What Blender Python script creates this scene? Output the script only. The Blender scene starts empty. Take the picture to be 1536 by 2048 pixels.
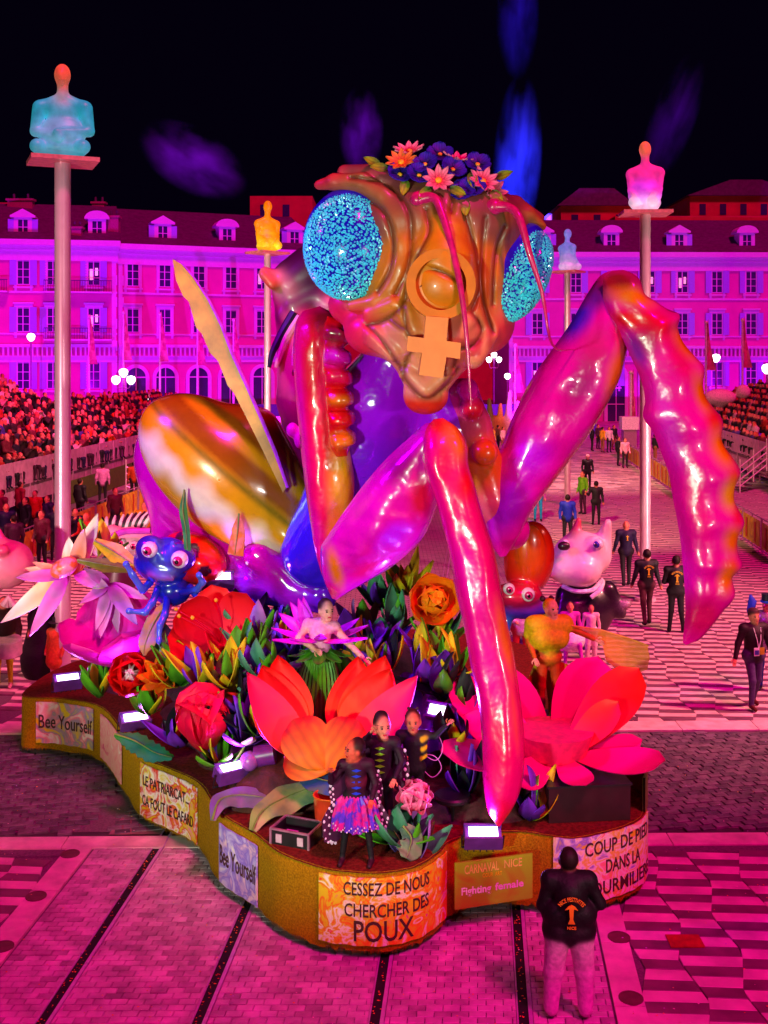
import bpy, math, random
import numpy as np
from mathutils import Vector, Matrix
random.seed(7); RNG = np.random.RandomState(5)
S = bpy.context.scene; C = S.collection
R = math.radians
F = 2200.0; CAMZ = 6.2; HOR = 720.0
def lin(r, g, b):
    def f(v):
        v = max(0.0, v)/255.0
        return v/12.92 if v <= .04045 else ((v+.055)/1.055)**2.4
    return (f(r), f(g), f(b))
def W(px, py, Y):                       # photograph reading -> point at depth Y
    return Vector(((px-768)*Y/F, Y, CAMZ-(py-HOR)*Y/F))
def G(px, py, z=0.0):                   # photograph reading -> point on a level surface
    Y = F*(CAMZ-z)/(py-HOR)
    return Vector(((px-768)*Y/F, Y, z))
# ---------------------------------------------------------------- camera, night sky, lights
cam = bpy.data.cameras.new('camera'); co = bpy.data.objects.new('camera', cam); C.objects.link(co)
co.location = (0, 0, CAMZ); co.rotation_euler = (R(90), 0, 0)
cam.sensor_fit = 'VERTICAL'; cam.sensor_height = 36; cam.lens = 36*F/2048
cam.shift_y = -(1024-HOR)/2048; cam.clip_end = 2000; cam.clip_start = .1
S.camera = co
S.view_settings.view_transform = 'Standard'; S.view_settings.look = 'None'
S.view_settings.exposure = 0; S.view_settings.gamma = 1
wd = bpy.data.worlds.new('World'); S.world = wd; wd.use_nodes = True
bg = wd.node_tree.nodes['Background']; bg.inputs[0].default_value = (.16, .04, .55, 1); bg.inputs[1].default_value = .006
S.cycles.use_light_tree = True
S.cycles.max_bounces = 6; S.cycles.transparent_max_bounces = 8
def lamp(kind, loc, tgt, col, power, **k):
    l = bpy.data.lights.new('light', kind); l.color = col; l.energy = power
    o = bpy.data.objects.new('light', l); C.objects.link(o); o.location = loc
    o.rotation_euler = (Vector(tgt)-Vector(loc)).to_track_quat('-Z', 'Y').to_euler()
    for a, v in k.items(): setattr(l, a, v)
    return o
MAG = (1, .02, .62)
# square-wide magenta wash of the stage rigs behind and above the viewer
lamp('SUN', (20, -12, 56), (0, 22, 0), (1, .0, .3), 3.3, angle=R(9))
# uplighters washing the palace fronts
for x in (-42, -26, -10): lamp('SPOT', (x, 74, 2.5), (x+3, 104, 11), (.42, .0, .95), 19000, spot_size=R(95), spot_blend=.9, shadow_soft_size=.05)
for x in (12, 27, 42): lamp('SPOT', (x, 80, 2.5), (x, 112, 11), (.42, .0, .95), 19000, spot_size=R(95), spot_blend=.9, shadow_soft_size=.05)
# float key lights (followspots on the lighting towers either side of the stand), then added pole and sign spots
lamp('SPOT', (-6.5, -1.5, 5.0), (-1.0, 14.5, 4.45), (.68, .9, .62), 8800, spot_size=R(35.5), spot_blend=.25, shadow_soft_size=.5)
lamp('SPOT', (8, -1.0, 5.5), (0.2, 14.5, 4.5), (.7, .6, .55), 3600, spot_size=R(35), spot_blend=.25, shadow_soft_size=.5)
lamp('SPOT', (-10.5, 4, 2.5), (-6.1, 21, 5.5), (1, .6, .6), 9000, spot_size=R(32), spot_blend=.5, shadow_soft_size=.3)  # added spot to brighten the left statue pole
lamp('SPOT', (14.5, 17, 2.5), (6.9, 28.5, 5.0), (1, .6, .55), 6500, spot_size=R(48), spot_blend=.5, shadow_soft_size=.3)  # added spot to brighten the statue poles on the right
lamp('SPOT', (-10, 28, 2.5), (-4.1, 38.9, 6), (1, .6, .55), 6500, spot_size=R(45), spot_blend=.5, shadow_soft_size=.3)  # added spot to brighten the pole under the yellow statue
lamp('SPOT', (-12.5, 8, 4), (-4.7, 17, .7), (.8, .8, .4), 1500, spot_size=R(32), spot_blend=.8, shadow_soft_size=.2)  # added spot to lift the far left signboard that the keys miss
# warm wash over the parade route
lamp('SPOT', (17, 18, 14), (5.5, 24, 0), (1, .36, .32), 19000, spot_size=R(62), spot_blend=.7, shadow_soft_size=.6)
lamp('SPOT', (-19, 22, 12), (-11, 27, 0), (1, .36, .34), 13000, spot_size=R(66), spot_blend=.8, shadow_soft_size=.6)
lamp('SPOT', (2, 30, 9), (11, 46, 0), (1, .6, .35), 9000, spot_size=R(60), spot_blend=.7, shadow_soft_size=.05)  # added unseen spot so the right barriers show yellow
lamp('SPOT', (-5, 36, 11), (-14, 50, 0), (1, .55, .35), 9000, spot_size=R(60), spot_blend=.7, shadow_soft_size=.05)  # added unseen spot so the left barriers show yellow
lamp('SPOT', (-12, 48, 14), (-22, 58, 3), (1, .1, .42), 15000, spot_size=R(85), spot_blend=.8, shadow_soft_size=.6)
lamp('SPOT', (10, 50, 14), (9, 62, 1), (1, .5, .38), 16000, spot_size=R(90), spot_blend=.8, shadow_soft_size=.6)
# violet side fill
lamp('SPOT', (-9, 12, 11), (0, 16, 4), (.4, .0, 1), 5500, spot_size=R(46), spot_blend=.6, shadow_soft_size=.5)
lamp('SPOT', (1.5, 3, 9), (1.2, 10.6, 0), (1, .04, .6), 1100, spot_size=R(34), spot_blend=1, shadow_soft_size=.5)
# ---------------------------------------------------------------- materials
MATS = {}
def mat(name, col=None, rough=.6, metal=0, emis=None, estr=0, noise=.25, nscale=6, bump=.0, bscale=40, bdist=.02, world=False, attr=False, spec=.5, trans=0, alpha=1, coat=0, col2=None, thr=None, sheen=0):
    if name in MATS: return MATS[name]
    m = bpy.data.materials.new(name); m.use_nodes = True; nt = m.node_tree; N = nt.nodes; L = nt.links
    b = N['Principled BSDF']
    b.inputs['Roughness'].default_value = rough; b.inputs['Metallic'].default_value = metal
    b.inputs['Specular IOR Level'].default_value = spec; b.inputs['Coat Weight'].default_value = coat
    b.inputs['Coat Roughness'].default_value = .08
    b.inputs['Transmission Weight'].default_value = trans; b.inputs['Alpha'].default_value = alpha
    if sheen: b.inputs['Sheen Weight'].default_value = sheen
    tc = N.new('ShaderNodeTexCoord') if not world else N.new('ShaderNodeNewGeometry')
    CO = tc.outputs['Position' if world else 'Object']
    nz = N.new('ShaderNodeTexNoise'); nz.inputs['Scale'].default_value = nscale; nz.inputs['Detail'].default_value = 6
    L.new(CO, nz.inputs['Vector'])
    if attr:
        src = N.new('ShaderNodeAttribute'); src.attribute_name = 'Col'; base = src.outputs['Color']
    else:
        src = N.new('ShaderNodeRGB'); src.outputs[0].default_value = (*col, 1); base = src.outputs[0]
        if col2 is not None:
            rp = N.new('ShaderNodeValToRGB'); lo, hi = thr or (.45, .55)
            rp.color_ramp.elements[0].position = lo; rp.color_ramp.elements[1].position = hi
            rp.color_ramp.elements[0].color = (*col, 1); rp.color_ramp.elements[1].color = (*col2, 1)
            L.new(nz.outputs['Fac'], rp.inputs[0]); base = rp.outputs[0]
    mr = N.new('ShaderNodeMapRange'); mr.inputs[1].default_value = .3; mr.inputs[2].default_value = .7
    mr.inputs[3].default_value = 1-noise; mr.inputs[4].default_value = 1+noise*.5
    n2 = N.new('ShaderNodeTexNoise'); n2.inputs['Scale'].default_value = nscale*1.7; n2.inputs['Detail'].default_value = 8
    L.new(CO, n2.inputs['Vector']); L.new(n2.outputs['Fac'], mr.inputs[0])
    vm = N.new('ShaderNodeVectorMath'); vm.operation = 'SCALE'
    L.new(base, vm.inputs[0]); L.new(mr.outputs[0], vm.inputs['Scale'])
    L.new(vm.outputs[0], b.inputs['Base Color'])
    rr = N.new('ShaderNodeMapRange'); rr.inputs[3].default_value = max(.02, rough*.75); rr.inputs[4].default_value = min(1, rough*1.2)
    L.new(nz.outputs['Fac'], rr.inputs[0]); L.new(rr.outputs[0], b.inputs['Roughness'])
    if bump:
        n3 = N.new('ShaderNodeTexNoise'); n3.inputs['Scale'].default_value = bscale; n3.inputs['Detail'].default_value = 4
        L.new(CO, n3.inputs['Vector'])
        bp = N.new('ShaderNodeBump'); bp.inputs['Strength'].default_value = bump; bp.inputs['Distance'].default_value = bdist
        L.new(n3.outputs['Fac'], bp.inputs['Height']); L.new(bp.outputs[0], b.inputs['Normal'])
    if emis:
        b.inputs['Emission Strength'].default_value = estr
        if attr and emis == 'attr': L.new(vm.outputs[0], b.inputs['Emission Color'])
        else: b.inputs['Emission Color'].default_value = (*emis, 1)
    MATS[name] = m; return m
# ---------------------------------------------------------------- mesh helpers
ORI = {}
class MB:
    def __init__(s): s.v = []; s.f = []; s.c = []; s.smooth = True
    def add(s, vs, fs, col=None):
        n = len(s.v); s.v += [tuple(p) for p in vs]; s.f += [tuple(i+n for i in f) for f in fs]
        if col is not None:
            s.c += [col]*len(vs) if not isinstance(col, list) else col
        return s
    def box(s, x0, x1, y0, y1, z0, z1, M=None, col=None):
        vs = [Vector((x, y, z)) for z in (z0, z1) for y in (y0, y1) for x in (x0, x1)]
        if M is not None: vs = [M @ v for v in vs]
        return s.add(vs, [(0,2,3,1), (4,5,7,6), (0,1,5,4), (2,6,7,3), (0,4,6,2), (1,3,7,5)], col)
    def tube(s, pts, r, n=8, col=None, cap=True, flat=None):
        pts = [Vector(p) for p in pts]; k = len(pts)
        rs = [r]*k if not isinstance(r, (list, tuple)) else list(r)
        vs = []; up = None
        for i, p in enumerate(pts):
            t = (pts[min(i+1, k-1)]-pts[max(i-1, 0)]).normalized()
            if up is None:
                up = Vector((0, 0, 1)) if abs(t.z) < .9 else Vector((0, 1, 0))
            a = t.cross(up).normalized(); b = a.cross(t).normalized(); up = b
            for j in range(n):
                an = 2*math.pi*j/n
                vs.append(p+(a*math.cos(an)+b*math.sin(an)*(flat or 1))*rs[i])
        fs = [(i*n+j, i*n+(j+1) % n, (i+1)*n+(j+1) % n, (i+1)*n+j) for i in range(k-1) for j in range(n)]
        if cap: fs += [tuple(range(n))[::-1], tuple((k-1)*n+j for j in range(n))]
        return s.add(vs, fs, col)
    def lathe(s, prof, n=16, c=(0, 0, 0), M=None, col=None):
        vs = [Vector((r*math.cos(2*math.pi*j/n), r*math.sin(2*math.pi*j/n), z)) for r, z in prof for j in range(n)]
        if M is not None: vs = [M @ v for v in vs]
        vs = [v+Vector(c) for v in vs]; k = len(prof)
        fs = [(i*n+j, i*n+(j+1) % n, (i+1)*n+(j+1) % n, (i+1)*n+j) for i in range(k-1) for j in range(n)]
        fs += [tuple(range(n))[::-1], tuple((k-1)*n+j for j in range(n))]
        return s.add(vs, fs, col)
    def ball(s, c, r, n=10, m=7, M=None, col=None):
        rx, ry, rz = (r, r, r) if not isinstance(r, tuple) else r
        prof = [(max(1e-4, math.sin(math.pi*i/m)), -math.cos(math.pi*i/m)) for i in range(m+1)]
        MM = (M or Matrix.Identity(3)).to_3x3() @ Matrix.Diagonal((rx, ry, rz))
        return s.lathe(prof, n, c, MM, col)
    def prism(s, poly, z0, z1, M=None, col=None):   # poly in xy, extruded along z
        n = len(poly); vs = [Vector((x, y, z)) for z in (z0, z1) for x, y in poly]
        if M is not None: vs = [M @ v for v in vs]
        return s.add(vs, [tuple(range(n))[::-1], tuple(range(n, 2*n))]+[(i, (i+1) % n, n+(i+1) % n, n+i) for i in range(n)], col)
    def mesh(s, name, m, smooth=True):
        me = bpy.data.meshes.new(name); me.from_pydata(s.v, [], s.f); me.materials.append(m)
        if s.c and len(s.c) == len(s.v):
            at = me.color_attributes.new('Col', 'FLOAT_COLOR', 'POINT')
            at.data.foreach_set('color', np.array([(*c[:3], 1) for c in s.c], 'f').ravel())
        if smooth:
            me.shade_smooth()
            try: me.set_sharp_from_angle(angle=R(40))
            except Exception: pass
        return me
def thing(name, label, cat, loc=(0, 0, 0), group=None, rotz=0):
    o = bpy.data.objects.new(name, None); C.objects.link(o); o.location = loc; o.rotation_euler = (0, 0, rotz)
    o.empty_display_size = .1; tag(o, label, cat, group); ORI[o.name] = Vector(loc); return o
def tag(o, label, cat=None, group=None):
    o['label'] = label
    if cat: o['category'] = cat
    if group: o['group'] = group
    return o
def link(name, me, parent=None, loc=None, rot=None):
    o = bpy.data.objects.new(name, me); C.objects.link(o)
    if parent is not None: o.parent = parent
    if loc is not None: o.location = loc
    if rot is not None: o.rotation_euler = rot
    return o
def obj(name, mb, m, parent=None, smooth=True, label=None, local=False):
    """world-space mesh builder -> object; the origin goes to the thing's base"""
    me = mb.mesh(name, m, smooth) if isinstance(mb, MB) else mb
    base = None
    if parent is not None and not local: base = ORI.get(parent.name, Vector((0, 0, 0)))
    if parent is None and not local:
        n = len(me.vertices); a = np.empty(n*3, 'f'); me.vertices.foreach_get('co', a); a = a.reshape(-1, 3)
        base = Vector(((a[:, 0].min()+a[:, 0].max())/2, (a[:, 1].min()+a[:, 1].max())/2, a[:, 2].min()))
    if base is not None and base.length > 0: me.transform(Matrix.Translation(-base))
    o = link(name, me, parent, base if parent is None and base is not None else None)
    ORI[o.name] = base if base is not None else Vector((0, 0, 0))
    if label: o['label'] = label
    return o
def struct(name, mb, m, smooth=False, label=None):
    me = mb.mesh(name, m, smooth); o = link(name, me); o['kind'] = 'structure'; ORI[o.name] = Vector((0, 0, 0))
    if label: o['label'] = label
    return o
def dup(o, loc, rotz=None, scale=None, label=None, group=None):
    c = o.copy(); C.objects.link(c); c.location = loc
    if rotz is not None: c.rotation_euler = (0, 0, rotz)
    if scale is not None: c.scale = (scale,)*3 if not isinstance(scale, tuple) else scale
    if label: c['label'] = label
    if group: c['group'] = group
    for ch in o.children:
        d = ch.copy(); C.objects.link(d); d.parent = c
        for g in ch.children:
            e = g.copy(); C.objects.link(e); e.parent = d
    return c
# ---------------------------------------------------------------- signed-distance sculptor (smooth blended forms)
def rotm(ax, ay, az): return np.array((Matrix.Rotation(az, 3, 'Z') @ Matrix.Rotation(ay, 3, 'Y') @ Matrix.Rotation(ax, 3, 'X')))
def E(c, r, col, rot=None, sub=False, k=None): return dict(t='e', c=np.array(c, float), r=np.array(r if hasattr(r, '__len__') else (r,)*3, float), col=col, rot=rot, sub=sub, k=k)
def K(a, b, ra, rb, col, sub=False, k=None): return dict(t='k', a=np.array(a, float), b=np.array(b, float), ra=ra, rb=rb, col=col, sub=sub, k=k)
def pdist(p, P):
    if p['t'] == 'e':
        q = P-p['c']
        if p['rot'] is not None: q = q @ p['rot']
        k0 = np.sqrt(((q/p['r'])**2).sum(-1)); k1 = np.sqrt(((q/p['r']**2)**2).sum(-1))+1e-9
        return k0*(k0-1)/k1
    ab = p['b']-p['a']; L2 = (ab*ab).sum()+1e-12
    t = np.clip(((P-p['a'])@ab)/L2, 0, 1)
    return np.sqrt(((P-p['a']-t[..., None]*ab)**2).sum(-1))-(p['ra']+(p['rb']-p['ra'])*t)
def field(prims, P, k):
    d = None
    for p in prims:
        e = pdist(p, P); kk = p['k'] or k
        if d is None: d = e; continue
        if p['sub']:
            e = -e; h = np.clip(.5-.5*(e-d)/kk, 0, 1); d = d*(1-(1-h)) + e*(1-h) if False else np.maximum(d, e)+0*h
            h = np.maximum(kk-np.abs(d-e), 0)/kk
        else:
            h = np.maximum(kk-np.abs(d-e), 0)/kk
            d = np.minimum(d, e)-h*h*kk*.25
    return d
def sdf(prims, h, k=.05, cb=None, colfn=None):
    lo = []; hi = []
    for p in prims:
        if p['sub']: continue
        if p['t'] == 'e': m = p['r'].max(); lo.append(p['c']-m); hi.append(p['c']+m)
        else: lo += [p['a']-p['ra'], p['b']-p['rb']]; hi += [p['a']+p['ra'], p['b']+p['rb']]
    lo = np.min(lo, 0)-k-h*2; hi = np.max(hi, 0)+k+h*2
    n = np.ceil((hi-lo)/h).astype(int)+1
    g = [lo[i]+h*np.arange(n[i]) for i in range(3)]
    P = np.stack(np.meshgrid(*g, indexing='ij'), -1)
    D = field(prims, P, k); s = D < 0
    cs = lambda a, i, j, l: a[i:a.shape[0]-1+i, j:a.shape[1]-1+j, l:a.shape[2]-1+l]
    cnt = sum(cs(s, i, j, l).astype(int) for i in (0, 1) for j in (0, 1) for l in (0, 1))
    act = (cnt > 0) & (cnt < 8); ids = -np.ones(act.shape, int); I = np.argwhere(act); ids[act] = np.arange(len(I))
    acc = np.zeros((len(I), 3)); wt = np.zeros(len(I))
    cr = [(i, j, l) for i in (0, 1) for j in (0, 1) for l in (0, 1)]
    for a in cr:
        for ax in range(3):
            if a[ax]: continue
            b = list(a); b[ax] = 1
            da = D[I[:, 0]+a[0], I[:, 1]+a[1], I[:, 2]+a[2]]; db = D[I[:, 0]+b[0], I[:, 1]+b[1], I[:, 2]+b[2]]
            m = (da < 0) != (db < 0); t = np.where(m, da/(da-db+1e-12), 0)
            q = np.array(a, float)+np.zeros((len(I), 3)); q[:, ax] += t
            acc += q*m[:, None]; wt += m
    V = lo+h*(I+acc/wt[:, None])
    FS = []
    for ax in range(3):
        u, v = (ax+1) % 3, (ax+2) % 3
        sl = [slice(None)]*3; sl[ax] = slice(0, -1); s0 = s[tuple(sl)]
        sl[ax] = slice(1, None); s1 = s[tuple(sl)]
        X = np.argwhere(s0 != s1)
        X = X[(X[:, u] > 0) & (X[:, v] > 0) & (X[:, u] < n[u]-1) & (X[:, v] < n[v]-1)]
        fl = s0[X[:, 0], X[:, 1], X[:, 2]]
        def idx(du, dv):
            Y = X.copy(); Y[:, u] -= du; Y[:, v] -= dv; return ids[Y[:, 0], Y[:, 1], Y[:, 2]]
        q = np.stack([idx(0, 0), idx(1, 0), idx(1, 1), idx(0, 1)], 1)
        q[~fl] = q[~fl][:, ::-1]; FS.append(q)
    FS = np.concatenate(FS)
    pos = [p for p in prims if not p['sub']]
    dd = np.stack([pdist(p, V) for p in pos], 1); cols = np.array([p['col'] for p in pos], float)
    cb = cb or h*.6
    w = np.exp(-(dd-dd.min(1, keepdims=True))/cb); w /= w.sum(1, keepdims=True); col = w@cols
    if colfn is not None: col = colfn(V, col)
    return V, FS, col
def sdf_mesh(name, prims, h, m, k=.05, cb=None, colfn=None, disp=None):
    V, FS, col = sdf(prims, h, k, cb, colfn)
    if disp is not None: V = disp(V)
    me = bpy.data.meshes.new(name); me.vertices.add(len(V)); me.vertices.foreach_set('co', V.astype('f').ravel())
    me.loops.add(len(FS)*4); me.loops.foreach_set('vertex_index', FS.astype('i').ravel())
    me.polygons.add(len(FS)); me.polygons.foreach_set('loop_start', np.arange(0, len(FS)*4, 4, dtype='i'))
    me.update(calc_edges=True); me.validate()
    at = me.color_attributes.new('Col', 'FLOAT_COLOR', 'POINT')
    at.data.foreach_set('color', np.concatenate([col, np.ones((len(V), 1))], 1).astype('f').ravel())
    me.shade_smooth(); me.materials.append(m); return me
def catmull(pts, n):
    P = [Vector(p) for p in pts]; out = []
    Q = [2*P[0]-P[1]]+P+[2*P[-1]-P[-2]]
    for i in range(len(P)-1):
        a, b, c, d = Q[i:i+4]
        for j in range(n):
            t = j/n; out.append(.5*((2*b)+(c-a)*t+(2*a-5*b+4*c-d)*t*t+(3*b-a-3*c+d)*t**3))
    out.append(P[-1]); return out
# ================================================================ SETTING: ground
asphalt = mat('ground_dark', lin(70, 60, 66), .5, noise=.3, nscale=3)
g = MB(); g.add([(-400, -30, -.03), (400, -30, -.03), (400, 700, -.03), (-400, 700, -.03)], [(0, 1, 2, 3)])
struct('ground', g, asphalt)
SK = .0862
def UV(u, y, z=0): return Vector((u+SK*y, y, z))
brick_m = mat('brick_grey', lin(212, 180, 194), .33, world=True, noise=.5, nscale=2.2, bump=.25, bscale=60, spec=.6)
brick_m2 = mat('brick_grey_b', lin(186, 154, 168), .4, world=True, noise=.5, nscale=2.6, bump=.25, bscale=60)
sett_m = mat('sett_grey', lin(116, 100, 112), .5, world=True, noise=.5, nscale=4, bump=.6, bscale=30)
sett_m2 = mat('sett_grey_b', lin(92, 80, 92), .5, world=True, noise=.5, nscale=4, bump=.6, bscale=30)
tile_l = mat('tile_light', lin(230, 198, 192), .5, world=True, noise=.32, nscale=1.6, bump=.1, bscale=50)
tile_d = mat('tile_dark', lin(124, 84, 100), .45, world=True, noise=.4, nscale=1.9, bump=.1, bscale=50)
kerb_m = mat('kerb_light', lin(228, 198, 192), .5, world=True, noise=.35, nscale=2, bump=.1, bscale=40)
def slab(mb, poly, top, h=.035, b=.006):
    """a stone with a small chamfer; poly = 4 world xy corners"""
    c = sum((Vector((p[0], p[1], 0)) for p in poly), Vector())/4
    inn = []
    for p in poly:
        q = Vector((p[0], p[1], 0)); d = (c-q); inn.append(q+d.normalized()*b*1.4)
    vs = [(p[0], p[1], top-h) for p in poly]+[(p[0], p[1], top-b*.6) for p in poly]+[(q.x, q.y, top) for q in inn]
    fs = [(0, 1, 5, 4), (1, 2, 6, 5), (2, 3, 7, 6), (3, 0, 4, 7), (4, 5, 9, 8), (5, 6, 10, 9), (6, 7, 11, 10), (7, 4, 8, 11), (8, 9, 10, 11)]
    mb.add(vs, fs)
def in_view(x, y): return abs(x) < .355*y+.25 and y > 9.9
def field_of(parent, name, pieces, mats, nmax=300):
    """pieces: list of (poly, matindex, top).  nearest nmax in view are objects, the rest one 'stuff' part per colour"""
    vis = [p for p in pieces if in_view(p[0][0][0], p[0][0][1])]
    vis.sort(key=lambda p: p[0][0][1]+abs(p[0][0][0])*.2)
    near = vis[:nmax]; ns = set(id(p) for p in near)
    for poly, mi, top in near:
        m = MB(); cx = sum(p[0] for p in poly)/4; cy = sum(p[1] for p in poly)/4
        slab(m, [(p[0]-cx, p[1]-cy) for p in poly], top)
        me = m.mesh(name, mats[mi], False); link(name, me, parent, (cx, cy, 0))
    for mi in range(len(mats)):
        m = MB()
        for p in pieces:
            if p[1] == mi and id(p) not in ns: slab(m, p[0], p[2])
        if m.v:
            o = link('paving_stones', m.mesh('paving_stones', mats[mi], False), parent); o['kind'] = 'stuff'
rnd = random.random
def zone(name, poly, z, m):
    g = MB(); g.add([(p[0], p[1], z) for p in poly], [(0, 1, 2, 3)]); return struct(name, g, m)
joint_m = mat('joint_dark', lin(112, 92, 102), .7, noise=.4, nscale=20)
RAILS = [-4.07, -2.61, -.95, .45]
# tram bed
tb = zone('tram_bed', [UV(-4.9, 6), UV(1.29, 6), UV(1.29, 14.1), UV(-4.9, 14.1)], -.022, joint_m)
P_ = []; bw, bd = .165, .098; r = 0; y = 9.6
while y < 14.05:
    x = -4.88-(bw/2 if r % 2 else 0)
    while x < 1.28:
        segs = [(max(x, -4.88), min(x+bw, 1.28))] if min(x+bw, 1.28)-max(x, -4.88) > .02 else []
        for q in RAILS: segs = [z for a_, b_ in segs for z in ((a_, min(b_, q-.092)), (max(a_, q+.062), b_)) if z[1]-z[0] > .025]
        for a_, b_ in segs:
            j = .004; t = (rnd()-.5)*.006
            P_.append(([UV(a_+j, y+j)[:2], UV(b_-j, y+j)[:2], UV(b_-j, y+bd-j)[:2], UV(a_+j, y+bd-j)[:2]], 0 if rnd() < .72 else 1, t))
        x += bw
    y += bd; r += 1
field_of(tb, 'paving_brick', P_, [brick_m, brick_m2])
rail_m = mat('rail_steel', lin(200, 150, 205), .3, metal=.15, noise=.2, nscale=5)
groove_m = mat('rail_groove', (.006, .004, .006), .8, noise=.3)
for q in RAILS:
    m = MB(); m.add([UV(q-.08, 5, -.012), UV(q+.03, 5, -.012), UV(q+.03, 100, -.012), UV(q-.08, 100, -.012)], [(0, 1, 2, 3)]); obj('rail_groove', m, groove_m, tb, False)
    m = MB()
    for a, b_, zz in ((.022, .06, .006), (-.09, -.075, .003)):
        v = [UV(q+a, 5, -.02), UV(q+b_, 5, -.02), UV(q+b_, 100, -.02), UV(q+a, 100, -.02)]
        m.add([tuple(p) for p in v]+[(p.x, p.y, zz) for p in v], [(0, 1, 5, 4), (1, 2, 6, 5), (2, 3, 7, 6), (3, 0, 4, 7), (4, 5, 6, 7)])
    obj('tram_rail', m, rail_m, tb, False)
# cobbled crossing road
cr_ = zone('cobbled_road', [(-14, 14.35), (14, 14.75), (14, 18.5), (-14, 18.1)], -.0221, joint_m)
P_ = []; a = R(13); ca, sa = math.cos(a), math.sin(a); w, d = .21, .135
for i in range(-60, 61):
    for j in range(-24, 25):
        cx = i*w+(w/2 if j % 2 else 0)+(rnd()-.5)*.02; cy = j*d+(rnd()-.5)*.01
        X, Y = cx*ca-cy*sa, cx*sa+cy*ca+16.4
        if abs(X) > .37*Y or Y < 14.5+.014*X or Y > 18.25+.014*X: continue
        if -5.25 < X-SK*Y < -4.85 or 1.27 < X-SK*Y < 1.62 or -4.2 < X-SK*Y < .6: continue
        hw, hd = w/2-.006-rnd()*.008, d/2-.006-rnd()*.006
        P_.append(([(X+u*hw*ca-v*hd*sa, Y+u*hw*sa+v*hd*ca) for u, v in ((-1, -1), (1, -1), (1, 1), (-1, 1))], int(rnd() < .4), (rnd()-.5)*.012))
field_of(cr_, 'cobble', P_, [sett_m, sett_m2])
# slab between the kerbs inside the road (brown patch)
zone('road_slab', [UV(-4.85, 14.4), UV(1.3, 14.5), UV(1.3, 18.2), UV(-4.85, 18.1)], -.012, mat('slab_brown', lin(150, 110, 110), .6, noise=.35, nscale=5, bump=.2))
# kerb strips
kb = zone('kerb_band', [(-9, 13.7), (9, 13.95), (9, 14.45), (-9, 14.2)], -.015, joint_m)
def kerbrow(poly_fn, n):
    for i in range(n):
        m = MB(); poly = poly_fn(i); cx = sum(p[0] for p in poly)/4; cy = sum(p[1] for p in poly)/4
        if not in_view(cx*.9, cy+.3): continue
        slab(m, [(p[0]-cx, p[1]-cy) for p in poly], .006+(rnd()-.5)*.004)
        link('kerb_stone', m.mesh('kerb_stone', kerb_m, False), kb, (cx, cy, 0))
for y0, dy in ((14.02, .34), (18.36, .46)):
    kerbrow(lambda i: [(-8+i*1.3+.006, y0+.014*(-8+i*1.3)), (-8+(i+1)*1.3-.006, y0+.014*(-8+(i+1)*1.3)), (-8+(i+1)*1.3-.006, y0+dy+.014*(-8+(i+1)*1.3)), (-8+i*1.3+.006, y0+dy+.014*(-8+i*1.3))], 13)
for u0, u1 in ((1.3, 1.6), (-5.23, -4.91)):
    kerbrow(lambda i: [UV(u0, 9.4+i*1.15+.006)[:2], UV(u1, 9.4+i*1.15+.006)[:2], UV(u1, 9.4+(i+1)*1.15-.006)[:2], UV(u0, 9.4+(i+1)*1.15-.006)[:2]], 4)
# drain covers on the kerb strips
cov = mat('cover_iron', lin(120, 70, 80), .5, metal=.4, noise=.3)
for px, py, t in ((1238, 1876, 'manhole cover let into the right kerb strip beside the man in black'), (1262, 1998, 'round manhole cover in the right kerb strip nearest the bottom edge'), (140, 1709, 'round manhole cover in the left kerb strip near the pale cross band'), (72, 1794, 'round manhole cover midway down the left kerb strip'), (5, 1895, 'round manhole cover cut off by the left picture edge')):
    p = G(px, py); m = MB(); m.lathe([(.12, .0), (.12, .012), (.1, .012), (.1, .009), (.095, .009)], 24, (p.x, p.y, .004)); tag(obj('manhole_cover', m, cov, None, True), t, 'manhole cover')
p = G(1372, 1884); m = MB(); m.box(p.x-.19, p.x+.17, p.y-.12, p.y+.13, .003, .014); tag(obj('drain_cover', m, mat('cover_rust', lin(170, 30, 20), .6, noise=.4), None, False), 'rusty red rectangular drain cover among the chequered tiles', 'drain cover')
# chequered slabs
pv = zone('pavement', [(-60, 18.8), (60, 18.8), (60, 112), (-60, 112)], -.024, joint_m)
pn = zone('pavement_near', [(-9, 6), (9, 6), (9, 14.0), (-9, 13.8)], -.024, joint_m)
cw, th = .53, .19
def tri(v): v = v % 1.0; return 1-abs(2*v-1)*2
def tiles(u0, u1, y0, y1):
    out = []
    ncol = int((u1-u0)/cw)
    for c in range(ncol):
        ph = (c*37 % 5)/5.0
        for rr in range(int((y1-y0)/th)):
            ya, yb = y0+rr*th+(c % 2)*.06, y0+(rr+1)*th+(c % 2)*.06
            e = lambda k, y: u0+k*cw+.085*tri(y/1.5+(k*37 % 5)/5.0)
            j = .004
            P = [UV(e(c, ya)+j, ya+j), UV(e(c+1, ya)-j, ya+j-.03), UV(e(c+1, yb)-j, yb-j-.03), UV(e(c, yb)+j, yb-j)]
            out.append(([q[:2] for q in P], (rr+c) % 2, (rnd()-.5)*.004))
    return out
field_of(pn, 'paving_tile', tiles(1.62, 5.6, 9.5, 13.95), [tile_l, tile_d], 260)
field_of(pn, 'paving_tile', tiles(-7.9, -5.25, 9.5, 13.75), [tile_l, tile_d], 40)
far = [t for t in tiles(1.62, 14, 18.9, 52)+tiles(-15.5, -4.9, 18.7, 52) if abs(t[0][0][0]) < .36*t[0][0][1]]
field_of(pv, 'paving_tile', far, [tile_l, tile_d], 300)
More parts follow.
